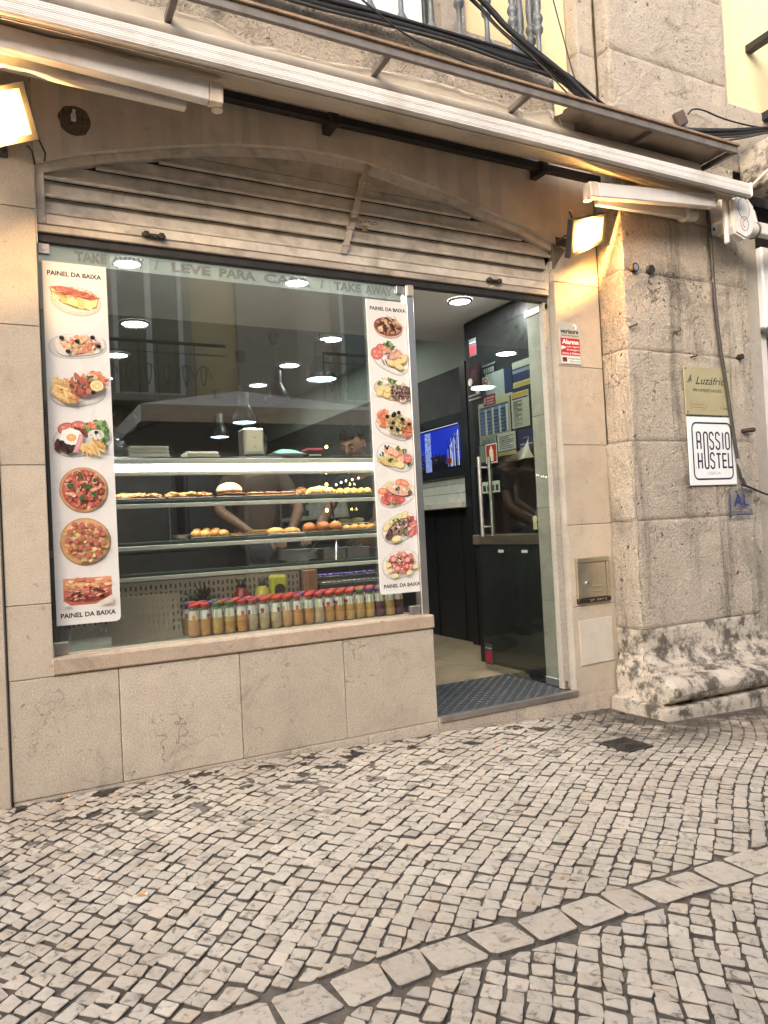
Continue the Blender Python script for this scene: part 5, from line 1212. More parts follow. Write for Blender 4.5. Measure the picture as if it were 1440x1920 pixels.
# -- pendant lamps
M['pendblack'] = plain("black_lamp_shade", (.02, .02, .02), .35, 0, .1, 10)
M['pendcap'] = plain("grey_lamp_neck", (.10, .10, .10), .4, .2, .1, 10)
M['pendlit'] = emit("lit_shade_inside", (.72, .97, 1.0), 5.0)
M['pendoff'] = plain("unlit_shade_inside", (.25, .27, .27), .5)
def pendant(x, y, z, label, lit):
    t = thing("pendant_lamp", label, "pendant lamp", (x, y, z), "bell pendant lamps in the shop")
    mb = MB(); mb.lathe(x, y, z, [(.110, 0), (.112, .004), (.106, .05), (.088, .10), (.060, .15), (.052, .165)], 28); mb.build("lamp_shade", M['pendblack'], t)
    mb = MB(); mb.lathe(x, y, z, [(.052, .165), (.050, .17), (.050, .27), (.044, .28), (.008, .282)], 20); mb.build("lamp_neck", M['pendcap'], t)
    mb = MB(); mb.cyl((x, y, z+.28), (x, y, 2.64), .004, n=6); mb.build("flex", M['black'], t)
    mb = MB(); mb.lathe(x, y, 2.60, [(.006, 0), (.040, .002), (.058, .098)], 20); mb.build("ceiling_rose", M['pendcap'], t)
    mb = MB(); mb.lathe(x, y, z, [(.106, .006), (.0005, .008)], 28); mb.build("diffuser", M['pendlit' if lit else 'pendoff'], t)
    if lit: lamp('AREA', "pendant_light", (x, y, z-.006), .6, (.8, .98, 1), t, .18)
pendant(2.084, 1.70, 2.08, "nearest and largest black bell pendant lamp, lit pale blue, right of the window centre", True)
pendant(2.13, 2.80, 2.105, "unlit grey bell pendant lamp hanging left of the largest one", False)
pendant(2.042, 3.49, 2.032, "lit black bell pendant lamp above the napkin dispenser", True)
pendant(2.304, 5.35, 2.143, "smallest and farthest lit bell pendant lamp, left of the dispenser", True)

# -- back of the room
def glassfront(x0, x1, label):
    t = thing("glass_door_fridge", label, "fridge", ((x0+x1)/2, 6.6, .02), "tall dark fridges on the back wall")
    mb = MB(); mb.box(x0, x1, 6.04, 6.7, .021, 2.06, 0, .01); mb.build("cabinet", M['blacklam'], t)
    mb = MB(); mb.box(x0+.05, x1-.05, 6.02, 6.039, .15, 1.98, 0, .006); mb.build("fridge_door", M['fridge'], t)
    mb = MB(); mb.cyl((x1-.10, 6.0, .9), (x1-.10, 6.0, 1.4), .012, n=8); mb.build("handle", M['steel'], t)
glassfront(.9, 1.91, "tall dark fridge on the back wall at the left, below the wall clock"); glassfront(2.0, 2.72, "tall dark fridge on the back wall seen behind the napkin stack"); glassfront(2.82, 3.34, "narrow dark fridge on the back wall seen behind the napkin dispenser")
t = thing("wall_clock", "round silver-rimmed wall clock on the back wall beside the left menu panel", "clock", (1.50, 7.17, 2.43))
mb = MB(); mb.tube([(1.50+.16*math.cos(a), 7.16, 2.59+.16*math.sin(a)) for a in [i*math.pi/16 for i in range(33)]], .014, 8); mb.build("rim", M['brushed'], t)
mb = MB(); mb.cyl((1.50, 7.195, 2.59), (1.50, 7.175, 2.59), .155, n=32); mb.build("dial", plain("grey_dial", (.16, .17, .16), .5), t)
mb = MB(); mb.box(1.497, 1.503, 7.168, 7.172, 2.59, 2.69); mb.box(1.50, 1.57, 7.168, 7.172, 2.585, 2.593); mb.build("hands", M['black'], t)
t = thing("back_counter", "dark work counter behind the display case", "counter", (1.6, 2.3, .02))
mb = MB(); mb.box(.2, 2.6, 2.0, 2.55, .021, .90, 0, .01); mb.build("base", M['blacklam'], t)
mb = MB(); mb.box(.18, 2.62, 1.98, 2.57, .901, .94, 0, .005); mb.build("worktop", M['fridge'], t)

# -- display case
DC = thing("display_case", "glass-shelved pastry display case with a glowing LED strip under its top, behind the shop window", "display case", (1.1, .75, .45))
mb = MB(); mb.box(.24, 1.92, .50, 1.02, 1.386, 1.392, 0, .002); mb.build("top_glass", M['blacklam'], DC)
mb = MB(); mb.box(.24, 1.92, .497, .53, 1.3555, 1.3855, 0, .004); mb.box(.24, 1.92, .505, .53, 1.302, 1.324, 0, .004); mb.build("top_rail", plain("pale_case_profile", (.55, .55, .48), .35, 0, .04), DC)
mb = MB(); mb.box(.245, 1.915, .500, .528, 1.326, 1.354, 0, .004); mb.build("led_strip", emit("case_led", (1.0, 1.0, .92), 9.0), DC)
lo = lamp('AREA', "case_light", (1.08, .54, 1.32), 2.3, (1, .96, .85), DC, 1.6); lo.data.shape = 'RECTANGLE'; lo.data.size = 1.6; lo.data.spread = R(75); lo.data.size_y = .03; lo.rotation_euler = (R(12), 0, 0)
for z, yb in ((1.165, .96), (.962, .98), (.812, 1.0)):
    mb = MB(); mb.box(.245, 1.915, .512, yb, z+.004, z+.012); sh = mb.build("glass_shelf", M['caseglass'], DC)
    mb = MB(); mb.box(.245, 1.915, .500, .5115, z+.002, z+.016, 0, .002); mb.build("glass_edge", plain("dark_green_glass_edge", (.035, .065, .05), .15), sh)
    lo = lamp('AREA', "added_shelf_light", (1.08, .53, z-.006), 1.1, (1, .95, .82), DC, 1.6); lo.data.shape = 'RECTANGLE'; lo.data.size = 1.6; lo.data.spread = R(75); lo.data.size_y = .02; lo.rotation_euler = (R(12), 0, 0)  # added lamp with no fitting of its own, brightens the food below
    mb = MB(); mb.box(.245, 1.915, .497, .5105, z-.022, z-.001, 0, .003); mb.build("shelf_profile", plain("aluminium_shelf_profile", (.62, .63, .56), .35, .3, .05), sh)
for x in (.243, 1.917):
    mb = MB(); mb.box(x-.008, x+.008, .515, 1.0, .545, 1.385); mb.build("side_pane", M['caseglass'], DC)
mb = MB(); mb.tube([(1.62, .53, .79), (1.66, .60, 1.0), (1.70, .75, 1.16)], .006, 6); mb.tube([(1.55, .9, .82), (1.62, .7, .96)], .005, 6); mb.build("shelf_bracket", M['steel'], DC)
mb = MB(); mb.box(.245, 1.915, .52, 1.02, .45, .541, 0); mb.build("plinth", M['fridge'], DC)
t = mb = MB(); mb.box(.166, 1.866, .1405, .519, .46, .5405, 0, .002)
mb.build("window_deck", plain("grey_green_deck", (.21, .22, .18), .45, 0, .12, 6, dirt=.2), B)

# -- things on top of the case
ZT = 1.3922
M['paper'] = plain("cream_paper", (.74, .71, .60), .8, 0, .03, 8)
def stack(x0, x1, y0, y1, z, n, h, label, cat, name):
    mb = MB()
    for i in range(n):
        a, b_ = rnd.uniform(-.004, .004), rnd.uniform(-.006, .006); mb.box(x0+a, x1+a-.010*i/n, y0+b_, y1+b_, z+h*i/n, z+h*(i+.92)/n, 0, .0006)
    return mb.build(name, M['paper'], label=label, cat=cat)
stack(.555, .752, .54, .72, ZT, 14, .058, "thick stack of cream paper sheets on the left of the display case top", "paper", "paper_stack")
stack(.842, 1.008, .55, .70, ZT, 8, .034, "lower stack of white napkins on the case top between paper stack and dispenser", "napkins", "napkin_stack")
mb = MB(); mb.box(1.01, 1.125, .56, .66, ZT, ZT+.006, 0, .001); mb.box(.80, .84, .56, .66, ZT, ZT+.004, 0, .001); mb.build("cardboard_sheet", M['paper'], label="single thin card sheet lying beside the napkin dispenser", cat="card")
mb = MB(); mb.ell((.50, .60, ZT+.048), .062, .07, .055, 22, 14, jit=.35, seed=4, freq=30, flat=.048)
mb.build("plastic_bag", glassy("crumpled_clear_plastic", (.72, .74, .70), .16, 1.0, .12), label="crumpled clear plastic bag of bread on the case top beside the left menu panel", cat="bag")
t = thing("napkin_dispenser", "upright chrome and cream napkin dispenser in the middle of the case top", "napkin dispenser", (1.19, .60, ZT))
mb = MB(); mb.box(1.138, 1.248, .548, .66, ZT+.012, ZT+.158, 0, .008); mb.build("body", M['brushed'], t)
mb = MB(); mb.box(1.150, 1.237, .543, .5475, ZT+.03, ZT+.150, 0, .003); mb.build("face_plate", plain("cream_face_plate", (.66, .62, .47), .35, 0, .02), t)
mb = MB(); mb.box(1.140, 1.246, .545, .66, ZT, ZT+.0115, 0, .003); mb.box(1.19, 1.196, .5422, .543, ZT+.104, ZT+.111); mb.box(1.19, 1.196, .5422, .543, ZT+.055, ZT+.062); mb.build("base", M['darkmetal'], t)
mb = MB(); mb.lathe(1.39, .60, ZT, [(.05, 0), (.06, .004), (.108, .018), (.110, .020), (.06, .008), (.001, .007)], 30); mb.build("plate", M['white'], label="white plate under the mint cloth on the case top", cat="plate")
mb = MB()
def mint(u, v):
    x = 1.305+.17*u; y = .53+.14*v; return (x, y, ZT+.022+.030*math.sin(math.pi*min(1, max(0, u*.9+.1)))*math.sin(math.pi*v)**.5+.004*mnoise.noise(Vector((x*40, y*40, 1))))
mb.grid(mint, 16, 12); mb.build("folded_cloth", plain("mint_green_cloth", (.24, .60, .42), .7, 0, .08, 20), label="folded mint green cloth lying on the white plate on the case top", cat="cloth")
t = thing("card_box", "small dark box with a pink lid on the case top", "box", (1.53, .6, ZT))
mb = MB(); mb.box(1.492, 1.578, .55, .63, ZT, ZT+.040, 0, .002); mb.box(1.50, 1.57, .549, .5499, ZT+.012, ZT+.018, 1); mb.build("carton", [M['darkmetal'], M['paper']], t)
mb = MB(); mb.box(1.489, 1.581, .547, .633, ZT+.0405, ZT+.052, 0, .002); mb.build("lid", plain("pink_lid", (.55, .08, .14), .4), t)
mb = MB(); mb.box(1.64, 1.90, .53, .80, ZT, ZT+.012, 0, .004); mb.box(1.72, 1.89, .54, .70, ZT+.0125, ZT+.017, 0, .001); mb.build("serving_tray", M['fridge'], label="low dark serving tray on the right end of the case top", cat="tray")

# -- trays and pastries
M['crust'] = attrmat("baked_crust", .55, .28, 70.0, .8)
_nt = M['crust'].node_tree; _b = _nt.nodes["Principled BSDF"]; _l = _b.inputs["Base Color"].links[0].from_socket; _v = nd(_nt, "TexCoord").outputs["Object"]
_nt.links.new(mixc(_nt, ramp(_nt, nz(_nt, _v, 32, 6, .65, .6), .48, .68, 0, .62), _l, (.17, .065, .018)), _b.inputs["Base Color"])
def tray(x0, x1, z, label, dark=True):
    mb = MB(); mb.box(x0, x1, .525, .82, z, z+.004, 0, .001)
    for a in ((x0, x0+.004, .525, .82), (x1-.004, x1, .525, .82), (x0+.0045, x1-.0045, .525, .529), (x0+.0045, x1-.0045, .816, .82)): mb.box(a[0], a[1], a[2], a[3], z+.0045, z+.014, 0, .001)
    return mb.build("tray", M['fridge'] if dark else M['steel'], label=label, cat="tray")
Z1, Z2 = 1.1775, .9745
for x0, x1, lb in ((.42, .72, "dark tray of fried patties at the left end of the upper shelf"), (.73, .96, "dark tray of patties left of the big bun on the upper shelf"), (.97, 1.135, "small dark tray under the big filled bun"), (1.14, 1.425, "dark tray of toasted slices on the upper shelf"), (1.43, 1.655, "dark tray of croissants on the upper shelf"), (1.66, 1.91, "dark tray of yellow buns at the right end of the upper shelf")): tray(x0, x1, Z1, lb)
for x0, x1, lb in ((.835, 1.045, "dark tray of round rolls on the middle shelf"), (1.05, 1.235, "dark tray of wraps on the middle shelf"), (1.24, 1.445, "steel tray of flat pastries on the middle shelf"), (1.45, 1.685, "dark tray of large croquettes on the middle shelf"), (1.69, 1.91, "dark tray of small croquettes at the right of the middle shelf")): tray(x0, x1, Z2, lb, 'steel' not in lb)
def crust(h, k=.85): return srgb(h, k)
ordn = ["first", "second", "third", "fourth", "fifth", "sixth", "seventh", "eighth", "ninth", "tenth", "eleventh", "twelfth", "thirteenth", "fourteenth", "fifteenth", "sixteenth", "seventeenth", "eighteenth", "nineteenth", "twentieth", "twenty-first", "twenty-second"]
ZA, ZB = Z1+.0045, Z2+.0045
def food(name, cat, label, group, fn):
    mb = MB(); fn(mb); return mb.build(name, M['crust'], label=label, cat=cat, group=group)
for i, (x, y, s_) in enumerate([(.475, .58, 1.0), (.54, .60, 1.15), (.61, .585, 1.05), (.675, .60, 1.0), (.775, .585, 1.1), (.85, .60, 1.15), (.925, .585, .95)]):
    food("fried_patty", "fried patty", "lumpy brown fried patty, %s from the left on the upper shelf" % ordn[i], "fried patties on the upper shelf", lambda mb: [mb.ell((x, y, ZA+.016*s_), .044*s_, .05*s_, .020*s_, 22, 12, c=crust('#a8743a'), jit=.35, seed=i*3.1, freq=45, flat=.016*s_)] + [mb.ell((x+rnd.uniform(-.03, .03), y+rnd.uniform(-.04, .02), ZA+.018+rnd.uniform(0, .014)), .012, .012, .008, 8, 6, c=crust(rnd.choice(['#7a4a22', '#b98446', '#8f5a2a'])), jit=.3, seed=q) for q in range(16)])
t = thing("filled_bun", "large floury filled bun, the tallest item on the upper shelf", "bun", (1.06, .60, ZA))
mb = MB(); mb.ell((1.06, .60, ZA+.044), .068, .06, .042, 24, 14, c=crust('#dcbc92'), jit=.08, seed=2, freq=20, flat=.010); mb.build("bun_top", M['crust'], t)
mb = MB(); mb.ell((1.06, .595, ZA+.024), .070, .062, .014, 24, 8, c=crust('#6a3c20'), jit=.3, seed=8, freq=50); mb.build("filling", M['crust'], t)
mb = MB(); mb.ell((1.06, .60, ZA+.012), .064, .058, .014, 24, 8, c=crust('#c99a62'), flat=.011); mb.build("bun_base", M['crust'], t)
for i, x in enumerate((1.195, 1.28, 1.365)):
    food("toast", "toast", "browned toast slice, %s from the left on the upper shelf" % ordn[i], "toasts on the upper shelf", lambda mb: [mb.box(x-.040, x+.040, .54, .66, ZA, ZA+.018, 0, .005, crust('#c08a4a')), mb.box(x-.039, x+.039, .541, .659, ZA+.0185, ZA+.028, 0, .004, crust('#8a5a2c'))] + [mb.ell((x+rnd.uniform(-.03, .03), rnd.uniform(.55, .64), ZA+.028), .008, .008, .004, 6, 4, c=crust(rnd.choice(['#5a3216', '#b98a50']))) for q in range(12)])
def croissant(mb, x, y, z, s_, rot, cols):
    for k in range(7):
        t_ = (k-3)/3; a = rot+t_*.5; r = .026*s_*(1-.55*t_*t_)
        cx, cy = x+.045*s_*t_*math.cos(rot), y+.045*s_*t_*math.sin(rot)-.012*s_*t_*t_
        mb.ell((cx, cy, z+r*.95), r*.72, r*1.12, r, 14, 10, c=crust(cols[k % 2]), M=Matrix.Rotation(a, 3, 'Z'))
for i, (x, y, s_, rr_, cc_) in enumerate([(1.478, .64, 1.15, .5, ('#7a4a22', '#a06a32')), (1.52, .575, 1.0, .2, ('#d99a4a', '#e8b869')), (1.565, .585, 1.15, -.3, ('#e0a555', '#efc47c')), (1.615, .575, .95, -.5, ('#d8984a', '#ecbc70')), (1.59, .66, 1.0, .1, ('#c98840', '#dca860'))]):
    food("croissant", "croissant", ["dark brown croissant leaning at the back left of the croissant tray", "golden croissant at the left front of the croissant tray", "largest golden croissant in the middle of its tray", "golden croissant at the right front of its tray", "croissant at the back right of its tray"][i], "croissants on the upper shelf", lambda mb: croissant(mb, x, y, ZA, s_, rr_, cc_))
for i, (x, y) in enumerate([(1.690, .585), (1.732, .58), (1.775, .585), (1.82, .58), (1.86, .585), (1.715, .65), (1.80, .65)]):
    food("yellow_bun", "bun", ("yellow glazed bun, %s from the left at the tray front by the right menu panel" % ordn[i]) if i < 5 else ("yellow glazed bun in the back row, %s" % ("left one", "right one")[i-5]), "yellow buns on the upper shelf", lambda mb: mb.ell((x, y, ZA+.018), .025, .03, .024, 16, 10, c=crust(['#d9a63c', '#e4b850', '#cf9636'][i % 3]), jit=.1, seed=i, freq=30, flat=.018))
mb = MB(); mb.lathe(1.71, .70, ZA, [(.001, .001), (.04, .001), (.055, .03), (.06, .055), (.058, .055), (.052, .03), (.038, .004)], 22); mb.build("glass_bowl", M['caseglass'], label="small clear glass bowl at the back of the upper shelf's right end", cat="bowl")
mb = MB(); mb.lathe(.805, .60, Z2, [(.001, .0), (.03, 0), (.048, .03), (.050, .032), (.046, .032), (.028, .003)], 22); mb.build("metal_bowl", M['steel'], label="small metal bowl at the left end of the middle shelf food", cat="bowl")
for i, (x, y) in enumerate([(.868, .57), (.918, .575), (.966, .57), (1.014, .575), (.89, .635), (.94, .64), (.99, .635)]):
    food("round_roll", "roll", ("round golden roll, %s from the left on the middle shelf" % ordn[i]) if i < 4 else ("round golden roll in the back row, %s from the left" % ordn[i-4]), "round rolls on the middle shelf", lambda mb: mb.ell((x, y, ZB+.020+(.012 if i > 3 else 0)), .027, .028, .024, 16, 10, c=crust(['#c98f4c', '#d7a05a', '#c08440'][i % 3]), jit=.12, seed=i+5, freq=28, flat=.020))
for i, (x, y, s_) in enumerate([(1.085, .58, 1), (1.14, .57, .9), (1.195, .58, 1.1)]):
    food("folded_wrap", "wrap", "flat folded wrap, %s from the left on the middle shelf" % ordn[i], "wraps on the middle shelf", lambda mb: [mb.prism([(x-.04, .54), (x+.042, .545), (x+.01, .66), (x-.03, .65)], ZB+.012*q, ZB+.010+.012*q, 'xy', c=crust(['#a87a44', '#c0925a', '#8f6436'][(i+q) % 3])) for q in range(2 if i != 2 else 3)])
for i, (x, s_) in enumerate([(1.30, 1), (1.39, .9)]):
    food("flat_pastry", "pastry", ["puffed golden flat pastry, left one on the steel tray", "flatter golden pastry, right one on the steel tray"][i], "flat pastries on the steel tray", lambda mb: mb.ell((x, .585, ZB+.017*s_), .047, .05, .026*s_, 20, 10, c=crust(['#d9a458', '#c58c48'][i]), jit=.12, seed=i+9, freq=24, flat=.016*s_))
for i, (x, y, s_) in enumerate([(1.492, .59, 1.05), (1.572, .575, 1.1), (1.648, .58, 1.05), (1.535, .66, 1), (1.615, .66, 1)]):
    food("croquette", "croquette", ("large brown oval croquette, %s from the left at the front of its tray" % ordn[i]) if i < 3 else ("large croquette at the back of its tray, %s" % ("left one", "right one")[i-3]), "large croquettes on the middle shelf", lambda mb: mb.ell((x, y, ZB+.027*s_), .036*s_, .034*s_, .031*s_, 18, 12, c=crust(['#a3622a', '#9a5826', '#ad6c34'][i % 3]), jit=.12, seed=i+21, freq=26, flat=.027*s_, M=Matrix.Rotation(.25*(i-1), 3, 'Y')))
for i, x in enumerate((1.715, 1.765, 1.815, 1.865)):
    food("small_croquette", "croquette", "small tan croquette, %s from the left near the right menu panel" % ordn[i], "small croquettes on the middle shelf", lambda mb: mb.ell((x, .578, ZB+.018), .026, .028, .022, 16, 10, c=crust(['#b9803e', '#c8914e'][i % 2]), jit=.14, seed=i+33, freq=30, flat=.018))
mb = MB(); mb.box(1.70, 1.90, .66, .80, Z2+.048, Z2+.052, 0, .001); mb.cyl((1.72, .7, Z2), (1.72, .7, Z2+.048), .004, n=6); mb.cyl((1.88, .7, Z2), (1.88, .7, Z2+.048), .004, n=6); mb.build("raised_tray", M['white'], label="raised white tray at the back right of the middle shelf", cat="tray")
for i, x in enumerate((1.755, 1.84)): food("pale_roll", "roll", ["pale green-yellow filled roll, left one on the raised white tray", "pale filled roll, right one on the raised white tray"][i], "pale rolls on the raised tray", lambda mb: mb.ell((x, .70, Z2+.066), .045, .028, .016, 16, 8, c=crust('#c9c98a'), jit=.15, seed=i, flat=.014))
for i in range(6):
    mb = MB(); mb.lathe(1.50, .80, .8245+.0105*i, [(.06, 0), (.062, .002), (.112, .012), (.114, .014), (.064, .004), (.001, .003)], 30)
    mb.build("stacked_plate", M['white'], label="white plate, %s in the stack on the lowest shelf" % ["bottom one", "second from the bottom", "third from the bottom", "third from the top", "second from the top", "top one"][i], cat="plate", group="stack of plates on the lowest shelf")
for i, (x0, x1) in enumerate(((1.62, 1.76), (1.77, 1.91))):
    mb = MB(); mb.box(x0, x1, .70, .90, .8245, .828, 0, .001); [mb.box(*q, .8285, .885, 0, .001) for q in ((x0, x0+.003, .70, .90), (x1-.003, x1, .70, .90), (x0+.0035, x1-.0035, .70, .703), (x0+.0035, x1-.0035, .897, .90))]
    mb.build("steel_container", M['steel'], label=["open steel container on the lowest shelf, left of the pair by the right menu panel", "open steel container on the lowest shelf, right of the pair, partly behind the menu panel"][i], cat="container")
    mb = MB(); mb.tube([(x0+.05, .74, .84), (x0+.09, .70, .90)], .004, 6); mb.ell((x0+.04, .75, .838), .018, .012, .005, 10, 6); mb.build("serving_spoon", M['brushed'], label=["serving spoon standing in the left steel container", "serving spoon standing in the right steel container"][i], cat="spoon")

# -- juice bottles on the window deck
M['juiceglass'] = glassy("bottle_glass", (.86, .90, .82), .06, .9)
CAPC = {'red': (.50, .035, .022), 'purple': (.10, .035, .17), 'green': (.06, .16, .04), 'orange': (.55, .10, .02)}
JUI = {'orange': (.46, .245, .09), 'peach': (.47, .285, .14), 'yellow': (.45, .295, .10), 'pale': (.42, .34, .22), 'purple': (.10, .035, .06)}
caps = {k: plain(k+"_bottle_cap", v, .35, 0, .05) for k, v in CAPC.items()}; juis = {k: plain(k+"_juice", v, .25, 0, .1, 30, coat=.6) for k, v in JUI.items()}
M['blabel'] = attrmat("bottle_label_print", .5, .04)
def bottle_proto(j, cp, variant):
    t = thing("juice_bottle", "proto", "juice bottle", (0, 0, 0), "juice bottles on the window deck")
    mb = MB(); mb.lathe(0, 0, 0, [(.0005, .001), (.023, .001), (.0262, .006), (.0268, .03), (.0262, .060), (.0240, .078)], 18, 0)
    mb.lathe(0, 0, 0, [(.0240, .0785), (.0215, .098), (.0175, .118), (.0165, .132)], 18, 1); mb.build("bottle_body", [juis[j], M['juiceglass']], t, origin=(0, 0, 0))
    mb = MB(); prof = [(.0245, .0775), (.0222, .098), (.0182, .1175)]; nn = 20; rr = random.Random(variant)
    for q in range(2):
        (r0, z0), (r1, z1) = prof[q], prof[q+1]
        for i in range(nn):
            a0, a1 = 2*math.pi*i/nn, 2*math.pi*(i+1)/nn
            c_ = srgb('#e6e4da', .85); u = i % 10
            if u in (0, 1): c_ = srgb('#b9c49c', .8)
            elif q == 0 and u in (5, 6): c_ = srgb(['#d99a3c', '#c9563c', '#e2b84e', '#7a3a58'][variant % 4], .85)
            elif q == 1 and u in (5, 6, 7): c_ = srgb('#d8d2cc', .85)
            elif u == 8: c_ = srgb('#b4bfae', .8)
            mb.add([(r0*math.cos(a0), r0*math.sin(a0), z0), (r0*math.cos(a1), r0*math.sin(a1), z0), (r1*math.cos(a1), r1*math.sin(a1), z1), (r1*math.cos(a0), r1*math.sin(a0), z1)], [(0, 1, 2, 3)], 0, False, c_)
    for i in range(7): a = -math.pi/2+.12*(i-3)+.3; z = .086+.003*(i % 2); mb.box(.0248*math.cos(a)-.0007, .0248*math.cos(a)+.0007, .0248*math.sin(a)-.0007, .0248*math.sin(a)+.0007, z, z+.012, 0, 0, srgb(['#c23a2c', '#3f7a3a', '#c23a2c', '#3a3a3a'][i % 4]))
    mb.build("paper_label", M['blabel'], t, origin=(0, 0, 0))
    mb = MB(); mb.lathe(0, 0, .131, [(.0175, 0), (.0205, .001), (.0205, .014), (.018, .0165), (.0005, .0165)], 18); mb.build("cap", caps[cp], t, origin=(0, 0, 0))
    return t
protos = {}
front = [('peach', 'red'), ('orange', 'red'), ('yellow', 'green'), ('yellow', 'green'), ('orange', 'red'), ('pale', 'red'), ('pale', 'red'), ('pale', 'red'), ('peach', 'red'), ('orange', 'red'), ('orange', 'red'), ('pale', 'red'), ('orange', 'red'), ('orange', 'red'), ('yellow', 'red'), ('yellow', 'green'), ('yellow', 'purple'), ('purple', 'purple'), ('yellow', 'red'), ('purple', 'purple')]
rows = [front]
rr = random.Random(5)
for k in range(3): rows.append([(rr.choice(['orange', 'yellow', 'peach', 'pale']), rr.choice(['red']*6+['purple', 'purple', 'green'])) for i in range(19 if k < 2 else 18)])
rown = ["front", "second", "third", "back"]
for k, row in enumerate(rows):
    for i, (j, cp) in enumerate(row):
        x = .748+.0556*i+(.027 if k % 2 else 0)+rr.uniform(-.0025, .0025); y = .168+.050*k+rr.uniform(-.003, .003)
        lb = "%s juice bottle, %s cap, %s from the left in the %s row" % (j if j != 'pale' else 'pale cloudy', cp, ordn[i], rown[k])
        key = (j, cp)
        if key not in protos:
            o = bottle_proto(j, cp, len(protos)); protos[key] = o; o.location = (x, y, .5412); o['label'] = lb; o.rotation_euler.z = rr.uniform(0, 6.28)
        else: copy_tree(protos[key], (x, y, .5412), label=lb, rotz=rr.uniform(0, 6.28))

# -- perforated crate and screen, pineapple, sauces, candy
M['perf'] = plain("perforated_tan_metal", (.33, .285, .22), .5, .4, .1, 8)
def perf(mb, P00, U, V, nu, nv, stag=True):
    """sheet with slots: P00 origin, U and V full-size edge vectors"""
    P00, U, V = Vector(P00), Vector(U), Vector(V)
    for j in range(nv):
        for i in range(nu):
            a0, a1, b0, b1 = i/nu, (i+1)/nu, j/nv, (j+1)/nv
            sh = .12 if (stag and i % 2) else 0
            h = (a0+(a1-a0)*.30, a0+(a1-a0)*.70, b0+(b1-b0)*(.12+sh), b0+(b1-b0)*(.70+sh))
            g = lambda a, b_: P00+U*a+V*b_
            o = [g(a0, b0), g(a1, b0), g(a1, b1), g(a0, b1)]; q = [g(h[0], h[2]), g(h[1], h[2]), g(h[1], h[3]), g(h[0], h[3])]
            mb.add(o+q, [(0, 1, 5, 4), (1, 2, 6, 5), (2, 3, 7, 6), (3, 0, 4, 7)])
t = thing("perforated_screen", "long perforated metal screen behind the juice bottles", "screen", (.93, .512, .541))
mb = MB(); perf(mb, (.262, .508, .56), (1.13, 0, 0), (0, 0, .215), 48, 6); mb.build("screen_sheet", M['perf'], t)
mb = MB(); mb.box(.262, 1.392, .510, .513, .541, .56, 0); mb.box(.262, 1.392, .510, .513, .775, .785); mb.build("rim", M['perf'], t)
t = thing("perforated_crate", "small perforated metal crate with sloping side at the lower left of the window", "crate", (.55, .3, .541))
mb = MB(); perf(mb, (.40, .20, .575), (.30, 0, 0), (0, 0, .16), 14, 5); perf(mb, (.70, .20, .575), (0, .2, 0), (0, 0, .13), 9, 4)
mb.build("side", M['perf'], t); mb = MB(); mb.box(.40, .70, .201, .204, .541, .575); mb.box(.40, .70, .199, .204, .735, .745); mb.box(.7005, .703, .2, .4, .541, .575); mb.build("rim", M['perf'], t)
t = thing("pineapple", "whole pineapple with a spiky dark green crown between crate and bottles", "pineapple", (.86, .45, .541))
mb = MB(); mb.ell((.86, .45, .605), .05, .05, .064, 20, 14, c=srgb('#8a6a2a', .7), jit=.1, freq=60); mb.build("fruit", M['crust'], t)
mb = MB()
for k in range(46):
    a = rnd.uniform(0, 6.28); el = rnd.uniform(.15, 1.4); l = rnd.uniform(.07, .13); d = Vector((math.cos(a)*math.cos(el), math.sin(a)*math.cos(el), math.sin(el))); w = Vector((-math.sin(a), math.cos(a), 0))*.008; b0 = Vector((.86, .45, .66))
    e = b0+d*l+Vector((math.cos(a), math.sin(a), -.2))*.02; m_ = b0+d*l*.55; mb.add([b0-w*.7, b0+w*.7, m_+w, e, m_-w], [(0, 1, 2, 4), (4, 2, 3)])
mb.build("crown", plain("pineapple_leaf", (.035, .055, .02), .5), t)
for (x, c_, lb, cp, h, sq) in ((1.055, (.16, .010, .010), "dark red ketchup bottle with a black cap behind the juice bottles", (.02, .02, .02), .225, 0), (1.165, (.34, .31, .035), "yellow-green mustard bottle with a black cap, left of the square one", (.02, .02, .02), .225, 0), (1.248, (.36, .38, .04), "square lime-yellow sauce bottle with a black round label, right of the mustard", (.02, .02, .02), .235, 1)):
    t = thing("sauce_bottle", lb, "sauce bottle", (x, .44, .541), "sauce bottles behind the juices")
    mb = MB()
    if sq: mb.box(x-.042, x+.042, .41, .47, .5415, .775, 0, .012)
    else: mb.lathe(x, .44, .5415, [(.001, 0), (.038, 0), (.042, .02), (.043, .12), (.036, .16), (.018, .185)], 18)
    mb.build("bottle_body", plain("sauce_plastic", c_, .3, 0, .05), t)
    mb = MB()
    if sq: mb.cyl((x, .409, .70), (x, .4075, .70), .030, n=18)
    else: mb.lathe(x, .44, .5415, [(.0185, .185), (.020, .187), (.018, .225), (.001, .227)], 14)
    mb.build("black_label" if sq else "cap", plain("black_cap", cp, .4), t)
    if not sq:
        mb = MB(); mb.prism([(x+.022*math.cos(a), .65+.018*math.sin(a)) for a in [i*.4 for i in range(15)]], .3955, .397); mb.build("front_label", plain("dull_label", (.12, .10, .06), .5), t)
mb = MB(); mb.box(1.400, 1.478, .46, .505, .5415, .786, 0, .004); mb.build("wooden_post", plain("reddish_wood", (.22, .11, .06), .5, 0, .25, 8), label="reddish wooden upright beside the candy display behind the bottles", cat="post")
t = thing("candy_rack", "tilted rack of wrapped sweets at the lower right of the window behind the bottles", "candy rack", (1.70, .45, .541))
mb = MB()
for k in range(3): mb.box(1.49, 1.86, .40+.055*k, .452+.055*k, .5415, .665+.038*k, 0, .002)
mb.build("steps", M['fridge'], t)
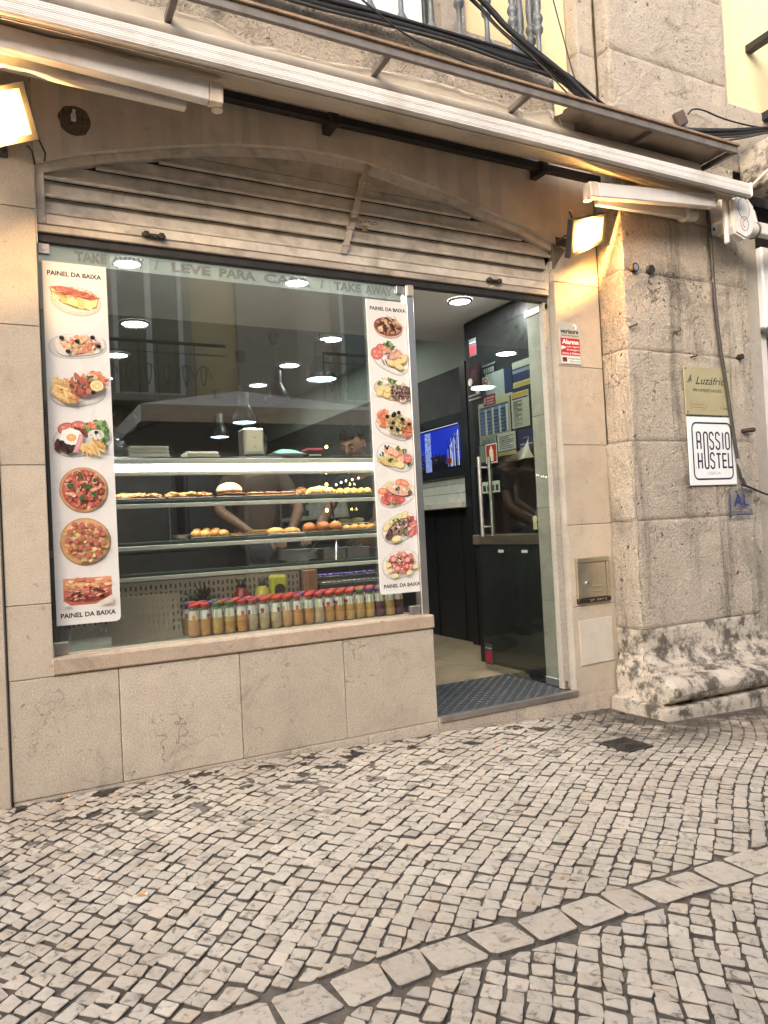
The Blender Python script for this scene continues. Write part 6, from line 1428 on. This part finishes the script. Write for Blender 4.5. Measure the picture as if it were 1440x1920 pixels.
M['foil'] = plain("silver_foil", (.68, .66, .62), .22, 1.0, .2, 60, .4, 120); M['pfoil'] = plain("purple_foil", (.09, .06, .22), .25, .6, .3, 60)
pb_ = {}
for k in range(3):
    for i in range(12):
        mb_ = None; x = 1.508+.030*i; y = .426+.055*k; z = .6655+.038*k
        mat_ = M['pfoil'] if k == 2 else M['foil']
        lb = ["silver-wrapped sweet bar in the lowest tier of the candy rack", "silver-wrapped sweet bar in the middle tier of the candy rack", "purple-wrapped sweet bar in the top tier of the candy rack"][k]
        if k not in pb_:
            mb = MB(); mb.box(x-.011, x+.011, y-.022, y+.022, z, z+.012, 0, .004, M=Matrix.Rotation(.35, 3, 'Z')); pb_[k] = mb.build("sweet_bar", mat_, label=lb, cat="sweet bar", group=["silver bars, lowest tier", "silver bars, middle tier", "purple bars, top tier"][k])
        else: copy_tree(pb_[k], Vector(pb_[k].location)+Vector((.030*i, 0, 0)))
mb = MB(); mb.lathe(1.74, .66, .541, [(.001, 0), (.055, 0), (.065, .20), (.062, .20), (.052, .004)], 22); mb.build("plastic_jug", plain("milky_plastic", (.40, .44, .36), .35), label="milky plastic tub behind the candy rack", cat="tub")

# -- string lights
t = thing("string_lights", "string of small warm bulbs hanging down beside the case and across its right end", "string lights", (1.797, .9, 1.12))
M['fairy'] = emit("warm_fairy_bulb", (1.0, .72, .22), 14.0); M['fairyw'] = emit("white_fairy_bulb", (1.0, .9, .75), 10.0)
mb = MB(); mb.tube([(1.80, 1.10, 1.60), (1.797, 1.10, 1.12)], .0015, 5); mb.tube([(1.84, 1.10, 1.26), (1.92, 1.10, 1.30), (2.06, 1.10, 1.33)], .0015, 5); mb.build("cord", M['black'], t)
for (x, z) in ((1.84, 1.519), (1.828, 1.443), (1.83, 1.358), (1.828, 1.279), (1.824, 1.197), (1.822, 1.117)):
    mb = MB(); mb.ell((x, 1.10, z), .0085, .0085, .011, 10, 7); mb.build("bulb", M['fairy'], t)
for (x, z) in ((1.895, 1.277), (1.93, 1.292), (1.965, 1.301), (2.01, 1.308), (2.055, 1.318)):
    mb = MB(); mb.ell((x, 1.10, z), .005, .005, .006, 8, 6); mb.build("bulb", M['fairyw'], t)

# -- dark cooler and notices seen through the open door
t = thing("drinks_cooler", "tall black cooler with notices on its upper front, behind the opened glass door", "cooler", (3.1, .72, .03))
mb = MB(); mb.box(2.935, 3.392, .374, 1.10, .021, .835, 0); mb.box(2.935, 3.392, .374, 1.10, 1.375, 2.39, 0); mb.box(3.15, 3.392, .374, 1.10, .905, 1.3745); mb.box(2.93, 3.149, 1.05, 1.10, .905, 1.3745)
mb.build("cabinet", M['blacklam'], t)
mb = MB(); mb.box(2.918, 2.9345, .376, 1.03, .05, .833, 0, .004)
fd = mb.build("lower_door", M['fridge'], t)
mb = MB(); mb.box(2.9165, 2.9178, .50, .56, .785, .803); mb.box(2.9165, 2.9178, .75, .81, .785, .803); mb.build("white_strip", M['white'], fd)
mb = MB(); mb.box(2.912, 3.149, .376, 1.095, .8365, .9045, 0, .004); mb.build("counter_edge", plain("brown_counter_edge", (.10, .07, .05), .4), t)
M['notice'] = attrmat("notice_print", .6, .04)
def paper(y0, y1, z0, z1, bg, items, label, cat="notice", lift=0.0):
    mb = MB(); X = 2.9335-lift; mb.box(X-.001, X, y0, y1, z0, z1, 0, 0, srgb(bg, .42)); w, h = y1-y0, z1-z0; k = 0
    for (a0, a1, b0, b1, c) in items:
        k += 1; mb.box(X-.0010-.0002*k, X-.00105, y1-w*a1, y1-w*a0, z0+h*b0, z0+h*b1, 0, 0, srgb(c, .42))
    return mb.build("notice", M['notice'], label=label, cat=cat)
lines = lambda n, c='#6a6a6a', x0=.1, x1=.9, z0=.1, z1=.8: [(x0, x1-(.25 if i % 3 == 2 else 0), z0+(z1-z0)*i/n, z0+(z1-z0)*(i+.4)/n, c) for i in range(n)]
paper(.75, .90, 1.985, 2.055, '#20242c', [(.1+.16*i, .22+.16*i, .1, .6, '#b8bcb8') for i in range(5)] + [(.0, 1, .78, .98, '#8a8f92')], "small dark notice with a row of pale figures at the top of the cooler")
paper(.585, .87, 1.80, 1.985, '#b9bfbf', [(.0, .18, .45, 1, '#dfe1dc'), (.72, 1, 0.05, 1, '#23305e'), (0, 1, 0, .10, '#c9c49a')], "large grey and blue notice below the top figures on the cooler")
t_ = thing("no_smoking_sign", "round red-ringed no smoking symbol on a small white notice on the cooler", "sign", (2.93, .87, 1.895))
mb = MB(); mb.box(2.9292, 2.9302, .835, .905, 1.89, 1.97, 0, 0, srgb('#dcdcd6', .8)); mb.build("card", M['notice'], t_)
mb = MB(); mb.tube([(2.9285, .87+.026*math.cos(a), 1.93+.026*math.sin(a)) for a in [i*math.pi/10 for i in range(21)]], .0035, 5, 0, srgb('#b0202a')); mb.tube([(2.9285, .85, 1.912), (2.9285, .89, 1.948)], .003, 5, 0, srgb('#b0202a')); mb.box(2.9282, 2.929, .852, .888, 1.927, 1.933, 0, 0, srgb('#202020')); mb.build("symbol", M['notice'], t_)
paper(.385, .575, 1.835, 2.0, '#c8c3a4', [(.0, 1, .78, .98, '#cfd0c6'), (0, 1, .22, .74, '#232c5c'), (.0, .95, .55, .68, '#8f97b0'), (.1, .9, .05, .16, '#c9a83c')], "blue and gold notice at the cooler's top corner nearest the door")
paper(.77, .905, 1.775, 1.845, '#9c1f2a', [(.05, .2, .2, .8, '#d8b0ae'), (.28, .92, .62, .8, '#d8b0ae'), (.28, .85, .36, .5, '#d8b0ae'), (.28, .9, .12, .24, '#d8b0ae')], "small red notice with white lines on the cooler", lift=.002)
paper(.62, .975, 1.565, 1.80, '#c4bd92', [(.04, .96, .04, .86, '#7f8fb0')] + [(.22+.22*i, .28+.22*i, .06, .80, '#d3d4c4') for i in range(4)] + [(.06, .94, .82, .86, '#3a4f86')] + [(.05, .4, .88, .98, '#dcd9c0')] + [(.06+.22*i, .2+.22*i, .1+.1*j, .13+.1*j, '#5a6f9c') for i in range(4) for j in range(7)], "largest notice on the cooler, a blue table with cream columns and gold edge")
paper(.425, .605, 1.58, 1.808, '#c9c6b2', [(.05, .95, .86, .97, '#c9a43a'), (.05, .95, .80, .84, '#27346a')] + lines(16, '#8a8a86', .12, .6, .06, .78), "upright white notice with a gold heading and fine text beside the blue table")
paper(.57, .765, 1.42, 1.566, '#d5d4cb', [(.0, 1, .0, .14, '#c9aa4e'), (.0, 1, .16, .22, '#3c4f8c')] + lines(7, '#77777a', .12, .88, .3, .92), "white certificate with a gold and blue foot hanging proud on the cooler", lift=.006)
paper(.395, .55, 1.425, 1.56, '#2a3060', [(.1, .9, .3, .36, '#b9bccb'), (.1, .7, .05, .2, '#9c9a86'), (.3, .7, .6, .66, '#8088a8')], "navy notice at the right of the certificate")
t_ = thing("extinguisher_sign", "red square fire extinguisher sign on the cooler above the door handles", "sign", (2.93, .85, 1.387))
mb = MB(); mb.box(2.9312, 2.9322, .782, .912, 1.384, 1.516, 0, 0, srgb('#d8d6ce', .8)); mb.box(2.9306, 2.9311, .79, .904, 1.392, 1.508, 0, 0, srgb('#a01c28')); mb.build("card", M['notice'], t_)
mb = MB(); mb.prism([(.825, 1.40), (.868, 1.40), (.868, 1.47), (.858, 1.485), (.858, 1.498), (.838, 1.498), (.838, 1.485), (.825, 1.47)], 2.9302, 2.9306, 'yz', 0, srgb('#d9d2ae')); mb.build("symbol", M['notice'], t_)
paper(.785, .975, 1.52, 1.562, '#a9ab9f', lines(4, '#5c5c58'), "narrow grey slip of text under the blue table")
paper(.92, .985, 1.40, 1.515, '#8fa08c', [], "plain pale green card left of the extinguisher sign")
t_ = thing("tariff_card", "white card with black figures taped low on the cooler behind the door handles", "notice", (2.93, .85, 1.186))
mb = MB(); mb.box(2.9150, 2.9160, .75, .95, 1.186, 1.262, 0, 0, srgb('#c9cbb8', .8)); mb.build("card", M['notice'], t_)
mb = MB()
for i in range(4): mb.box(2.9144, 2.9150, .765+.048*i, .795+.048*i, 1.198, 1.238, 0, 0, srgb('#1c1c1c'))
mb.build("figures", M['notice'], t_)
paper(.925, 1.09, 1.83, 2.078, '#4a2a30', [(.3, .8, .55, .9, '#6a4450'), (.05, .95, .05, .1, '#c9c4ba'), (.05, .95, .16, .2, '#c9c4ba')], "maroon poster with pale discs at the far edge of the cooler")
for y, z in ((1.05, 1.97), (.965, 1.90)):
    mb = MB(); mb.cyl((2.9312, y, z), (2.9300, y, z), .026, n=20, c=srgb('#cfcabc', .8)); mb.build("round_sticker", M['notice'], label="pale round sticker on the maroon poster, %s" % ("upper far one" if y > 1 else "lower near one"), cat="sticker")
t = thing("beer_bottle", "dark beer bottle with a cream round label on the counter behind the door glass", "bottle", (2.98, .45, .905))
mb = MB(); mb.lathe(2.98, .45, .905, [(.001, 0), (.028, 0), (.03, .006), (.03, .10), (.022, .13), (.012, .155), (.0115, .185), (.001, .187)], 18); mb.build("bottle_body", plain("dark_green_bottle", (.012, .02, .012), .15, coat=.5), t)
mb = MB(); mb.box(2.9475, 2.9492, .430, .468, .93, .975, 0, 0, srgb('#b9ad7a')); mb.cyl((2.9492, .449, .995), (2.9470, .449, .995), .022, n=18, c=srgb('#c9c09a')); mb.build("front_label", M['notice'], t)
mb = MB()
def cl(u, v):
    y = .385+.25*u; z = 1.376+.13*(1-u)**1.5*v; return (2.915-.02*math.sin(u*6+v*3)-.03*v, y, z)
mb.grid(cl, 14, 8); mb.build("white_cloth", plain("white_linen", (.55, .53, .46), .8), label="white cloth draped at the cooler's edge behind the door glass", cat="cloth")
# -- television on the right wall
t = thing("television", "wall television showing a deep blue sky, seen through the doorway", "television", (3.37, 2.15, 1.40))
mb = MB(); mb.box(3.345, 3.393, 1.76, 2.62, 1.375, 1.90, 0, .008); mb.build("casing", M['blacklam'], t)
M['tvscr'] = None
m, nt, b_ = newmat("television_picture"); a_ = nd(nt, "VertexColor"); a_.layer_name = "Col"; b_.inputs["Base Color"].default_value = (.01, .01, .01, 1); nt.links.new(a_.outputs[0], b_.inputs["Emission Color"]); b_.inputs["Emission Strength"].default_value = .32; b_.inputs["Roughness"].default_value = .2
mb = MB(); X = 3.3445; k = [0]
def scr(y0, y1, z0, z1, c): k[0] += 1; mb.box(X-.0003*k[0], X-.0003*k[0]+.0002, y0, y1, z0, z1, 0, 0, srgb(c))
scr(1.84, 2.52, 1.45, 1.80, '#1a35c8'); scr(1.84, 2.52, 1.80, 1.83, '#0a0c14'); scr(1.86, 2.52, 1.812, 1.818, '#dfe8ff')
scr(1.84, 2.52, 1.45, 1.52, '#0e0f18'); scr(2.30, 2.40, 1.45, 1.79, '#8fa6e8')
rr = random.Random(2)
for i in range(60): y = rr.uniform(2.30, 2.40); z = rr.uniform(1.46, 1.78); k[0] -= 1; scr(y-.006, y+.006, z-.006, z+.006, rr.choice(['#22306a', '#c8d6ff', '#3a4a88']))
for i in range(40): y = rr.uniform(2.40, 2.52); z = rr.uniform(1.47, 1.62); k[0] -= 1; scr(y-.01, y+.01, z-.01, z+.01, rr.choice(['#14182c', '#38405c', '#6a5a4a', '#0a0c16']))
for i in range(9): y = 1.86+.02*i; scr(y, y+.012, 1.47, 1.60+.018*(9-i), rr.choice(['#cfd8f0', '#7f8cb8', '#2a3050', '#e6ecff']))
scr(1.98, 2.05, 1.495, 1.54, '#7a2a20'); scr(2.06, 2.29, 1.52, 1.575, '#1c1c26')
for i in range(26): y = rr.uniform(2.05, 2.30); z = rr.uniform(1.50, 1.60); k[0] -= 1; scr(y-.012, y+.012, z-.006, z+.006, rr.choice(['#22242e', '#3c3a40', '#5a5048', '#14161e']))
for i in range(30): y = rr.uniform(1.85, 2.03); z = rr.uniform(1.55, 1.74); k[0] -= 1; scr(y-.004, y+.004, z-.008, z+.008, rr.choice(['#2a3050', '#9aa6cc', '#151a30']))
mb.build("screen", m, t)
# ================================================================== people working behind the case
def skin_geo(chains, levels=2):
    """chains: list of [(point, radius), ...]; the first point of later chains may repeat a point already given"""
    pts = []; rad = []; edges = []; idx = {}
    for ch in chains:
        prev = None
        for p, r in ch:
            k = tuple(round(c, 4) for c in p)
            if k not in idx: idx[k] = len(pts); pts.append(p); rad.append(r)
            if prev is not None: edges.append((prev, idx[k]))
            prev = idx[k]
    me = bpy.data.meshes.new("limb_graph"); me.from_pydata([tuple(p) for p in pts], edges, []); ob = bpy.data.objects.new("limb_graph", me); col.objects.link(ob)
    sk = ob.modifiers.new("skin", 'SKIN'); sk.use_smooth_shade = True
    for i, v in enumerate(me.skin_vertices[0].data): v.radius = (rad[i] if isinstance(rad[i], tuple) else (rad[i], rad[i])); v.use_root = (i == 0)
    ss = ob.modifiers.new("sub", 'SUBSURF'); ss.levels = levels; ss.render_levels = levels
    bpy.context.view_layer.update()
    m2 = bpy.data.meshes.new_from_object(ob.evaluated_get(bpy.context.evaluated_depsgraph_get()))
    g = ([v.co.copy() for v in m2.vertices], [tuple(p.vertices) for p in m2.polygons])
    bpy.data.objects.remove(ob); bpy.data.meshes.remove(me); bpy.data.meshes.remove(m2); return g
def merge_geo(parts, voxel):
    me = bpy.data.meshes.new("body_draft"); V = []; F = []
    for v, f in parts: o = len(V); V += [tuple(q) for q in v]; F += [tuple(i+o for i in q) for q in f]
    me.from_pydata(V, [], F); ob = bpy.data.objects.new("body_draft", me); col.objects.link(ob)
    rm = ob.modifiers.new("remesh", 'REMESH'); rm.mode = 'VOXEL'; rm.voxel_size = voxel
    sm = ob.modifiers.new("smooth", 'SMOOTH'); sm.factor = .5; sm.iterations = 3
    bpy.context.view_layer.update()
    m2 = bpy.data.meshes.new_from_object(ob.evaluated_get(bpy.context.evaluated_depsgraph_get()))
    g = ([v.co.copy() for v in m2.vertices], [tuple(p.vertices) for p in m2.polygons])
    bpy.data.objects.remove(ob); bpy.data.meshes.remove(me); bpy.data.meshes.remove(m2); return g
def head_frame(f, roll=0.0):
    f = Vector(f).normalized(); r = f.cross(Vector((0, 0, 1))).normalized(); u = r.cross(f).normalized(); return r, f, u
def head_geo(c, fr):
    r, f, u = fr; c = Vector(c); vs = []; fs = []; nu, nv = 48, 36
    G = lambda a, b_: math.exp(-(a*a+b_*b_))
    for i in range(nv+1):
        th = math.pi*i/nv
        for j in range(nu):
            ph = 2*math.pi*j/nu; d = Vector((math.sin(th)*math.cos(ph), math.sin(th)*math.sin(ph), math.cos(th)))
            x, y, z = .075*d.x, .094*d.y, .114*d.z
            if d.z < 0: k = 1-.30*(-d.z)**1.4; x *= k; y *= (1-.12*(-d.z)) if d.y > 0 else (1-.35*(-d.z))
            elif d.y < 0: y *= 1.08
            if d.y > 0:
                y += .024*G(x/.014, (z+.020)/.022)+.010*G(x/.010, (z-.006)/.02)+.005*G(x/.045, (z-.030)/.012)-.010*(G((x-.031)/.016, (z-.010)/.012)+G((x+.031)/.016, (z-.010)/.012))
                y += .007*G(x/.024, (z+.058)/.007)+.006*G(x/.020, (z+.070)/.007)-.003*G(x/.022, (z+.064)/.004)+.008*G(x/.024, (z+.098)/.016)+.004*(G((x-.045)/.02, (z+.018)/.02)+G((x+.045)/.02, (z+.018)/.02))
            vs.append(c+r*x+f*y+u*z)
    for i in range(nv):
        for j in range(nu): fs.append((i*nu+j, (i+1)*nu+j, (i+1)*nu+(j+1) % nu, i*nu+(j+1) % nu))
    for s_ in (-1, 1):
        o = len(vs); m_ = MB(); m_.ell((0, 0, 0), .010, .020, .031, 12, 8)
        vs += [c+r*(s_*.074+q[0])+f*(q[1]-.012)+u*(q[2]-.004) for q in m_.v]; fs += [tuple(i+o for i in q) for q in m_.f]
    return vs, fs
def hand_chains(w, d, n, side=1, curl=.5):
    """wrist, direction of the fingers, palm normal -> five finger chains"""
    w, d, n = Vector(w), Vector(d).normalized(), Vector(n).normalized(); s_ = d.cross(n).normalized()*side
    palm = w+d*.085; out = [[(w, .024), (w+d*.045, (.036, .016)), (palm, (.036, .014))]]
    for k, (o, l) in enumerate(((-.030, .062), (-.010, .075), (.010, .080), (.030, .070))):
        b0 = w+d*.075+s_*o; p1 = w+d*.098+s_*o*1.05; a = curl
        d1 = (d*math.cos(a)+n*math.sin(a)); d2 = (d*math.cos(a*2)+n*math.sin(a*2)); p2 = p1+d1*l*.5; p3 = p2+d2*l*.5
        out.append([(b0, .0105), (p1, .0095), (p2, .0088), (p3, .0072)])
    t0 = w+d*.035-s_*.030; t1 = t0-s_*.026+d*.022+n*.012; t2 = t1-s_*.008+d*.026+n*.014
    out.append([(t0, .0125), (t1, .0105), (t2, .0085)]); return out
M['skin'] = plain("warm_brown_skin", (.21, .115, .072), .5, 0, .08, 30, .1, 200)
M['hair'] = plain("black_curly_hair", (.008, .007, .006), .85, 0, .3, 60, .4, 160)
M['tee'] = plain("black_tee_shirt", (.022, .022, .024), .85, 0, .15, 12)
M['teeb'] = plain("brown_tee_shirt", (.075, .05, .034), .85, 0, .1, 12)
M['trous'] = plain("dark_trousers", (.03, .032, .04), .85, 0, .15, 12)
def person(label, loc, head, face, neck, chest, waist, pelvis, shL, elL, wrL, hdL, shR, elR, wrR, hdR, feet, shirt, curl=.6):
    V3 = Vector; T_ = thing("person", label, "person", loc); fr = head_frame(face); head = V3(head)
    neck, chest, waist, pelvis = V3(neck), V3(chest), V3(waist), V3(pelvis)
    trunk = [(pelvis, (.15, .11)), (waist, (.135, .10)), (chest, (.155, .11)), ((neck*.7+chest*.3), .085), (neck, .056), (head-fr[2]*.05-fr[1]*.02, .054)]
    arms = []; slv = []; hands = []
    for s_, e, w, h in ((shL, elL, wrL, hdL), (shR, elR, wrR, hdR)):
        s_, e, w, h = V3(s_), V3(e), V3(w), V3(h)
        arms.append([(chest, (.155, .11)), (s_, .058), (s_.lerp(e, .5), .046), (e, .040), (e.lerp(w, .35), .039), (w, .025)])
        slv.append([(chest, (.165, .12)), (s_, .072), (s_.lerp(e, .55), .060)])
        hands.append(hand_chains(w, h-w, V3((0, 0, -1)), 1 if w.x > chest.x else -1, curl))
    legs = []; tr = []
    for ft in feet:
        ft = V3(ft); hip = pelvis+V3(((ft.x-pelvis.x)*.8, (ft.y-pelvis.y)*.3, -.06)); kn = hip.lerp(ft, .5)+V3((0, -.02, 0))
        legs.append([(pelvis, (.15, .11)), (hip, .085), (kn, .055), (kn.lerp(ft, .4), .052), (ft+V3((0, 0, .07)), .036), (ft+V3((-.02, -.12, .03)), .035)])
        tr.append([(pelvis, (.16, .12)), (hip, .10), (kn, .072), (ft+V3((0, 0, .09)), .058)])
    geo = [skin_geo([trunk]+arms+legs)]+[skin_geo(ch, 1) if False else skin_geo(ch) for hh in hands for ch in ([hh[0]],)]
    for hh in hands:
        for ch in hh[1:]: geo.append(skin_geo([ch]))
    geo.append(head_geo(head, fr))
    v, f = merge_geo(geo, .0048); mb = MB(); mb.add(v, f, 0, True); mb.build("body", M['skin'], T_)
    v, f = merge_geo([skin_geo([[(pelvis+V3((0, 0, .02)), (.165, .125)), (waist, (.150, .115)), (chest, (.168, .122)), ((neck*.6+chest*.4), .095)]]+slv)], .009)
    mb = MB(); mb.add([q+V3((0, 0, 0))+.003*V3((mnoise.noise(q*14), mnoise.noise(q*14+V3((5, 0, 0))), mnoise.noise(q*14+V3((0, 7, 0))))) for q in v], f, 0, True); mb.build("tee_shirt", shirt, T_)
    for ft in feet:
        ft = V3(ft); mb = MB(); mb.ell(ft+V3((-.01, -.055, .042)), .050, .140, .045, 18, 10, flat=.040); mb.build("shoe", M['trous'], T_)
    v, f = merge_geo([skin_geo(tr)], .011); mb = MB(); mb.add(v, f, 0, True); mb.build("trousers", M['trous'], T_)
    r, fw, u = fr; mb = MB(); vs = []; nu, nv = 60, 40; keep = {}
    for i in range(nv+1):
        th = math.pi*i/nv
        for j in range(nu):
            ph = 2*math.pi*j/nu; d = V3((math.sin(th)*math.cos(ph), math.sin(th)*math.sin(ph), math.cos(th)))
            q = mnoise.noise(d*9)*.010+mnoise.noise(d*22)*.006; top = max(0, d.z)
            k = 1.03+.14*top; vs.append(head+r*(.077*d.x*k+q*d.x)+fw*((.097*d.y*(1.08 if d.y < 0 else 1))*k+q*d.y)+u*(.114*d.z*k+q+.006*top))
            keep[i*nu+j] = d.z > (.50+.12*mnoise.noise(d*6) if d.y > .25 else (.16 if d.y > -.15 else -.35))
    fs = [(i*nu+j, (i+1)*nu+j, (i+1)*nu+(j+1) % nu, i*nu+(j+1) % nu) for i in range(nv) for j in range(nu)]
    mb.add(vs, [q for q in fs if all(keep[k] for k in q)], 0, True); mb.build("hair", M['hair'], T_)
    for s_ in (-1, 1):
        mb = MB(); c = head+r*s_*.031+fw*.079+u*.009; mb.ell(c, .0125, .0118, .0098, 14, 10, 0); mb.tube([c+r*.0045*q+fw*(.0118-.0006*q*q)+u*(-.0045+.0007*q*q) for q in range(-2, 3)], [.001, .002, .0024, .002, .001], 6, 1); mb.build("eyelid", [M['skin'], M['hair']], T_)
        mb = MB(); mb.tube([head+r*s_*(.016+.009*q)+fw*(.097-.004*q-.0022*q*q)+u*(.029+.0035*math.sin(q*.9)) for q in range(5)], [.003, .004, .004, .0035, .002], 6); mb.build("eyebrow", M['hair'], T_)
    mb = MB(); mb.tube([head+r*(.020*q/3)+fw*(.092-.0012*q*q)+u*(-.0625-.001*abs(q)) for q in range(-3, 4)], [.002, .0035, .0042, .0042, .0042, .0035, .002], 6); mb.build("lips", plain("brown_lips", (.26, .10, .075), .45), T_)
    return T_, fr
P1, fr1 = person("person in a black tee shirt with curly hair, head bowed behind the case", (2.25, 1.35, .02), (2.075, 1.20, 1.545), (-.74, -.56, -.42), (2.17, 1.29, 1.42), (2.25, 1.34, 1.22), (2.27, 1.38, 1.03), (2.27, 1.40, .90),
    (2.36, 1.20, 1.33), (2.31, 1.12, 1.07), (2.12, 1.14, .97), (2.04, 1.13, .95), (2.12, 1.50, 1.33), (1.98, 1.52, 1.08), (1.83, 1.34, .96), (1.76, 1.28, .95), ((2.33, 1.42, .02), (2.18, 1.5, .02)), M['tee'])
mb = MB(); mb.ell(Vector((2.075, 1.20, 1.545))+fr1[0]*.084-fr1[1]*.006-fr1[2]*.030, .004, .004, .004, 8, 6); mb.ell(Vector((2.075, 1.20, 1.545))-fr1[0]*.084-fr1[1]*.006-fr1[2]*.030, .004, .004, .004, 8, 6); mb.build("ear_stud", M['brushed'], P1)
P2, fr2 = person("person in a brown tee shirt bending over a plate, head hidden behind the napkin dispenser", (1.590, 1.880, 0.020), (1.565, 1.700, 1.575), (-.1, -.8, -.55), (1.580, 1.780, 1.460), (1.590, 1.830, 1.270), (1.590, 1.880, 1.070), (1.590, 1.900, 0.940),
    (1.770, 1.780, 1.380), (1.850, 1.660, 1.150), (1.710, 1.480, 0.980), (1.640, 1.420, 0.950), (1.400, 1.780, 1.380), (1.280, 1.680, 1.160), (1.470, 1.500, 0.980), (1.550, 1.450, 0.940), ((1.690, 1.900, 0.020), (1.490, 1.900, 0.020)), M['teeb'])
mb = MB(); mb.tube([(1.62+.02*math.cos(a), 1.71, 1.32+.014*math.sin(a)) for a in [i*.45 for i in range(15)]], .003, 5); mb.build("shirt_motif", plain("faded_red_print", (.30, .05, .04), .7), P2)
# ================================================================== opposite side of the street (seen in the window's reflections)
OB = thing("opposite_building", "tall plain facade across the street, behind the viewer, with white windows and iron balconies", "building", (2, -8, 0))
Yo = -7.4
mb = MB(); mb.box(-14, 2.45, Yo-.3, Yo, 2.9, 5.6, 0); mb.box(2.45, 3.2, Yo-.3, Yo, 2.9, 5.6, 1); mb.box(3.2, 4.14, Yo-.3, Yo+.12, 0, 5.6, 2); mb.box(4.14, 18, Yo-.3, Yo, 2.9, 5.6, 0)
mb.box(-14, 3.2, Yo-.3, Yo-.02, -.2, 2.9, 3); mb.box(4.14, 18, Yo-.3, Yo-.02, -.4, 2.9, 3)
mb.build("wall", [plain("warm_grey_render", (.68, .60, .50), .9, 0, .08, 3), M['yellow'], M['pier_up'], plain("dark_shopfront", (.30, .25, .20), .5)], OB)
def owin(x0, x1, z0, z1):
    mb = MB(); w = .07; y = Yo+.03
    for a in ((x0, x0+w, z0, z1), (x1-w, x1, z0, z1), (x0+w+.001, x1-w-.001, z1-w, z1), (x0+w+.001, x1-w-.001, z0, z0+w), ((x0+x1)/2-w*.6, (x0+x1)/2+w*.6, z0+w+.001, z1-w-.001)): mb.box(a[0], a[1], y, y+.05, a[2], a[3], 0, .006)
    f_ = mb.build("window", M['white'], OB)
    mb = MB(); mb.box(x0+w, x1-w, y+.005, y+.02, z0+w, z1-w); mb.build("pane", plain("dim_curtained_pane", (.16, .16, .15), .15, 0, .2, 2), f_)
    mb = MB(); mb.box(x0-.12, x0-.002, Yo+.001, Yo+.06, z0-.02, z1+.14); mb.box(x1+.002, x1+.12, Yo+.001, Yo+.06, z0-.02, z1+.14); mb.box(x0-.001, x1+.001, Yo+.001, Yo+.06, z1+.002, z1+.14); mb.build("surround", M['pier_up'], f_)
for x0 in (-6.5, -2.6, 1.45, 4.9, 8.6): 
    owin(x0, x0+.96, 2.98, 5.03)
def obal(x0, x1, z):
    mb = MB(); y1 = Yo+.5
    mb.box(x0, x1, Yo+.001, y1, z-.1, z, 0, .01); mb.box(x0, x1, y1-.03, y1, z+.70, z+.74, 1)
    for i in range(int((x1-x0)/.25)):
        cx = x0+.125+.25*i
        mb.tube([(cx-.12, y1-.015, z), (cx-.12, y1-.015, z+.7)], .008, 5, 1)
        for s_ in (-1, 1): mb.tube([(cx+s_*(.11-.013*q)*math.cos(q*.55), y1-.015, z+.25+.2*math.sin(q*.55)*(1-q*.05)) for q in range(12)], .007, 5, 1)
    mb.tube([(x0, y1-.015, z+.58), (x1, y1-.015, z+.58)], .008, 5, 1); mb.build("balcony", [M['pier_up'], M['black']], OB)
for x0 in (-6.5, -2.6, 1.45, 4.9, 8.6): obal(x0-.5, x0+1.45, 2.95)
mb = MB(); mb.box(-14, 18, -7.9, -6.2, -.25, -.13); 
mb.build("far_footway", M['bed'], kind='structure')
def parasol(x, y, zt, half, label):
    t = thing("parasol", label, "parasol", (x, y, gz(x)), "cafe parasols in the street")
    mb = MB(); c = Vector((x, y, zt)); cs = [Vector((x-half, y-half, zt-.42)), Vector((x+half, y-half, zt-.42)), Vector((x+half, y+half, zt-.42)), Vector((x-half, y+half, zt-.42))]
    for i in range(4):
        a, b_ = cs[i], cs[(i+1) % 4]; mb.add([a, b_, c, a-Vector((0, 0, .16)), b_-Vector((0, 0, .16))], [(0, 1, 2), (0, 3, 4, 1)])
    mb.build("canvas", plain("grey_white_canvas", (.52, .50, .46), .8), t)
    mb = MB(); mb.cyl((x, y, gz(x)), (x, y, zt+.06), .025, n=12); mb.build("pole", M['steel'], t)
    mb = MB(); mb.box(x-.25, x+.25, y-.25, y+.25, gz(x)+.001, gz(x)+.06, 0, .01); mb.build("base", M['darkmetal'], t)
    mb = MB()
    for p in cs: mb.tube([c-Vector((0, 0, .03)), p+Vector((0, 0, -.01))], .01, 5)
    mb.build("ribs", M['steel'], t)
parasol(2.5, -4.95, 2.65, 1.35, "square pale parasol across the street, mirrored in the middle of the window")
parasol(-.9, -5.6, 2.6, 1.3, "square pale parasol across the street behind the viewer's left")
parasol(6.0, -5.2, 2.6, 1.35, "square pale parasol farther along the street to the right")
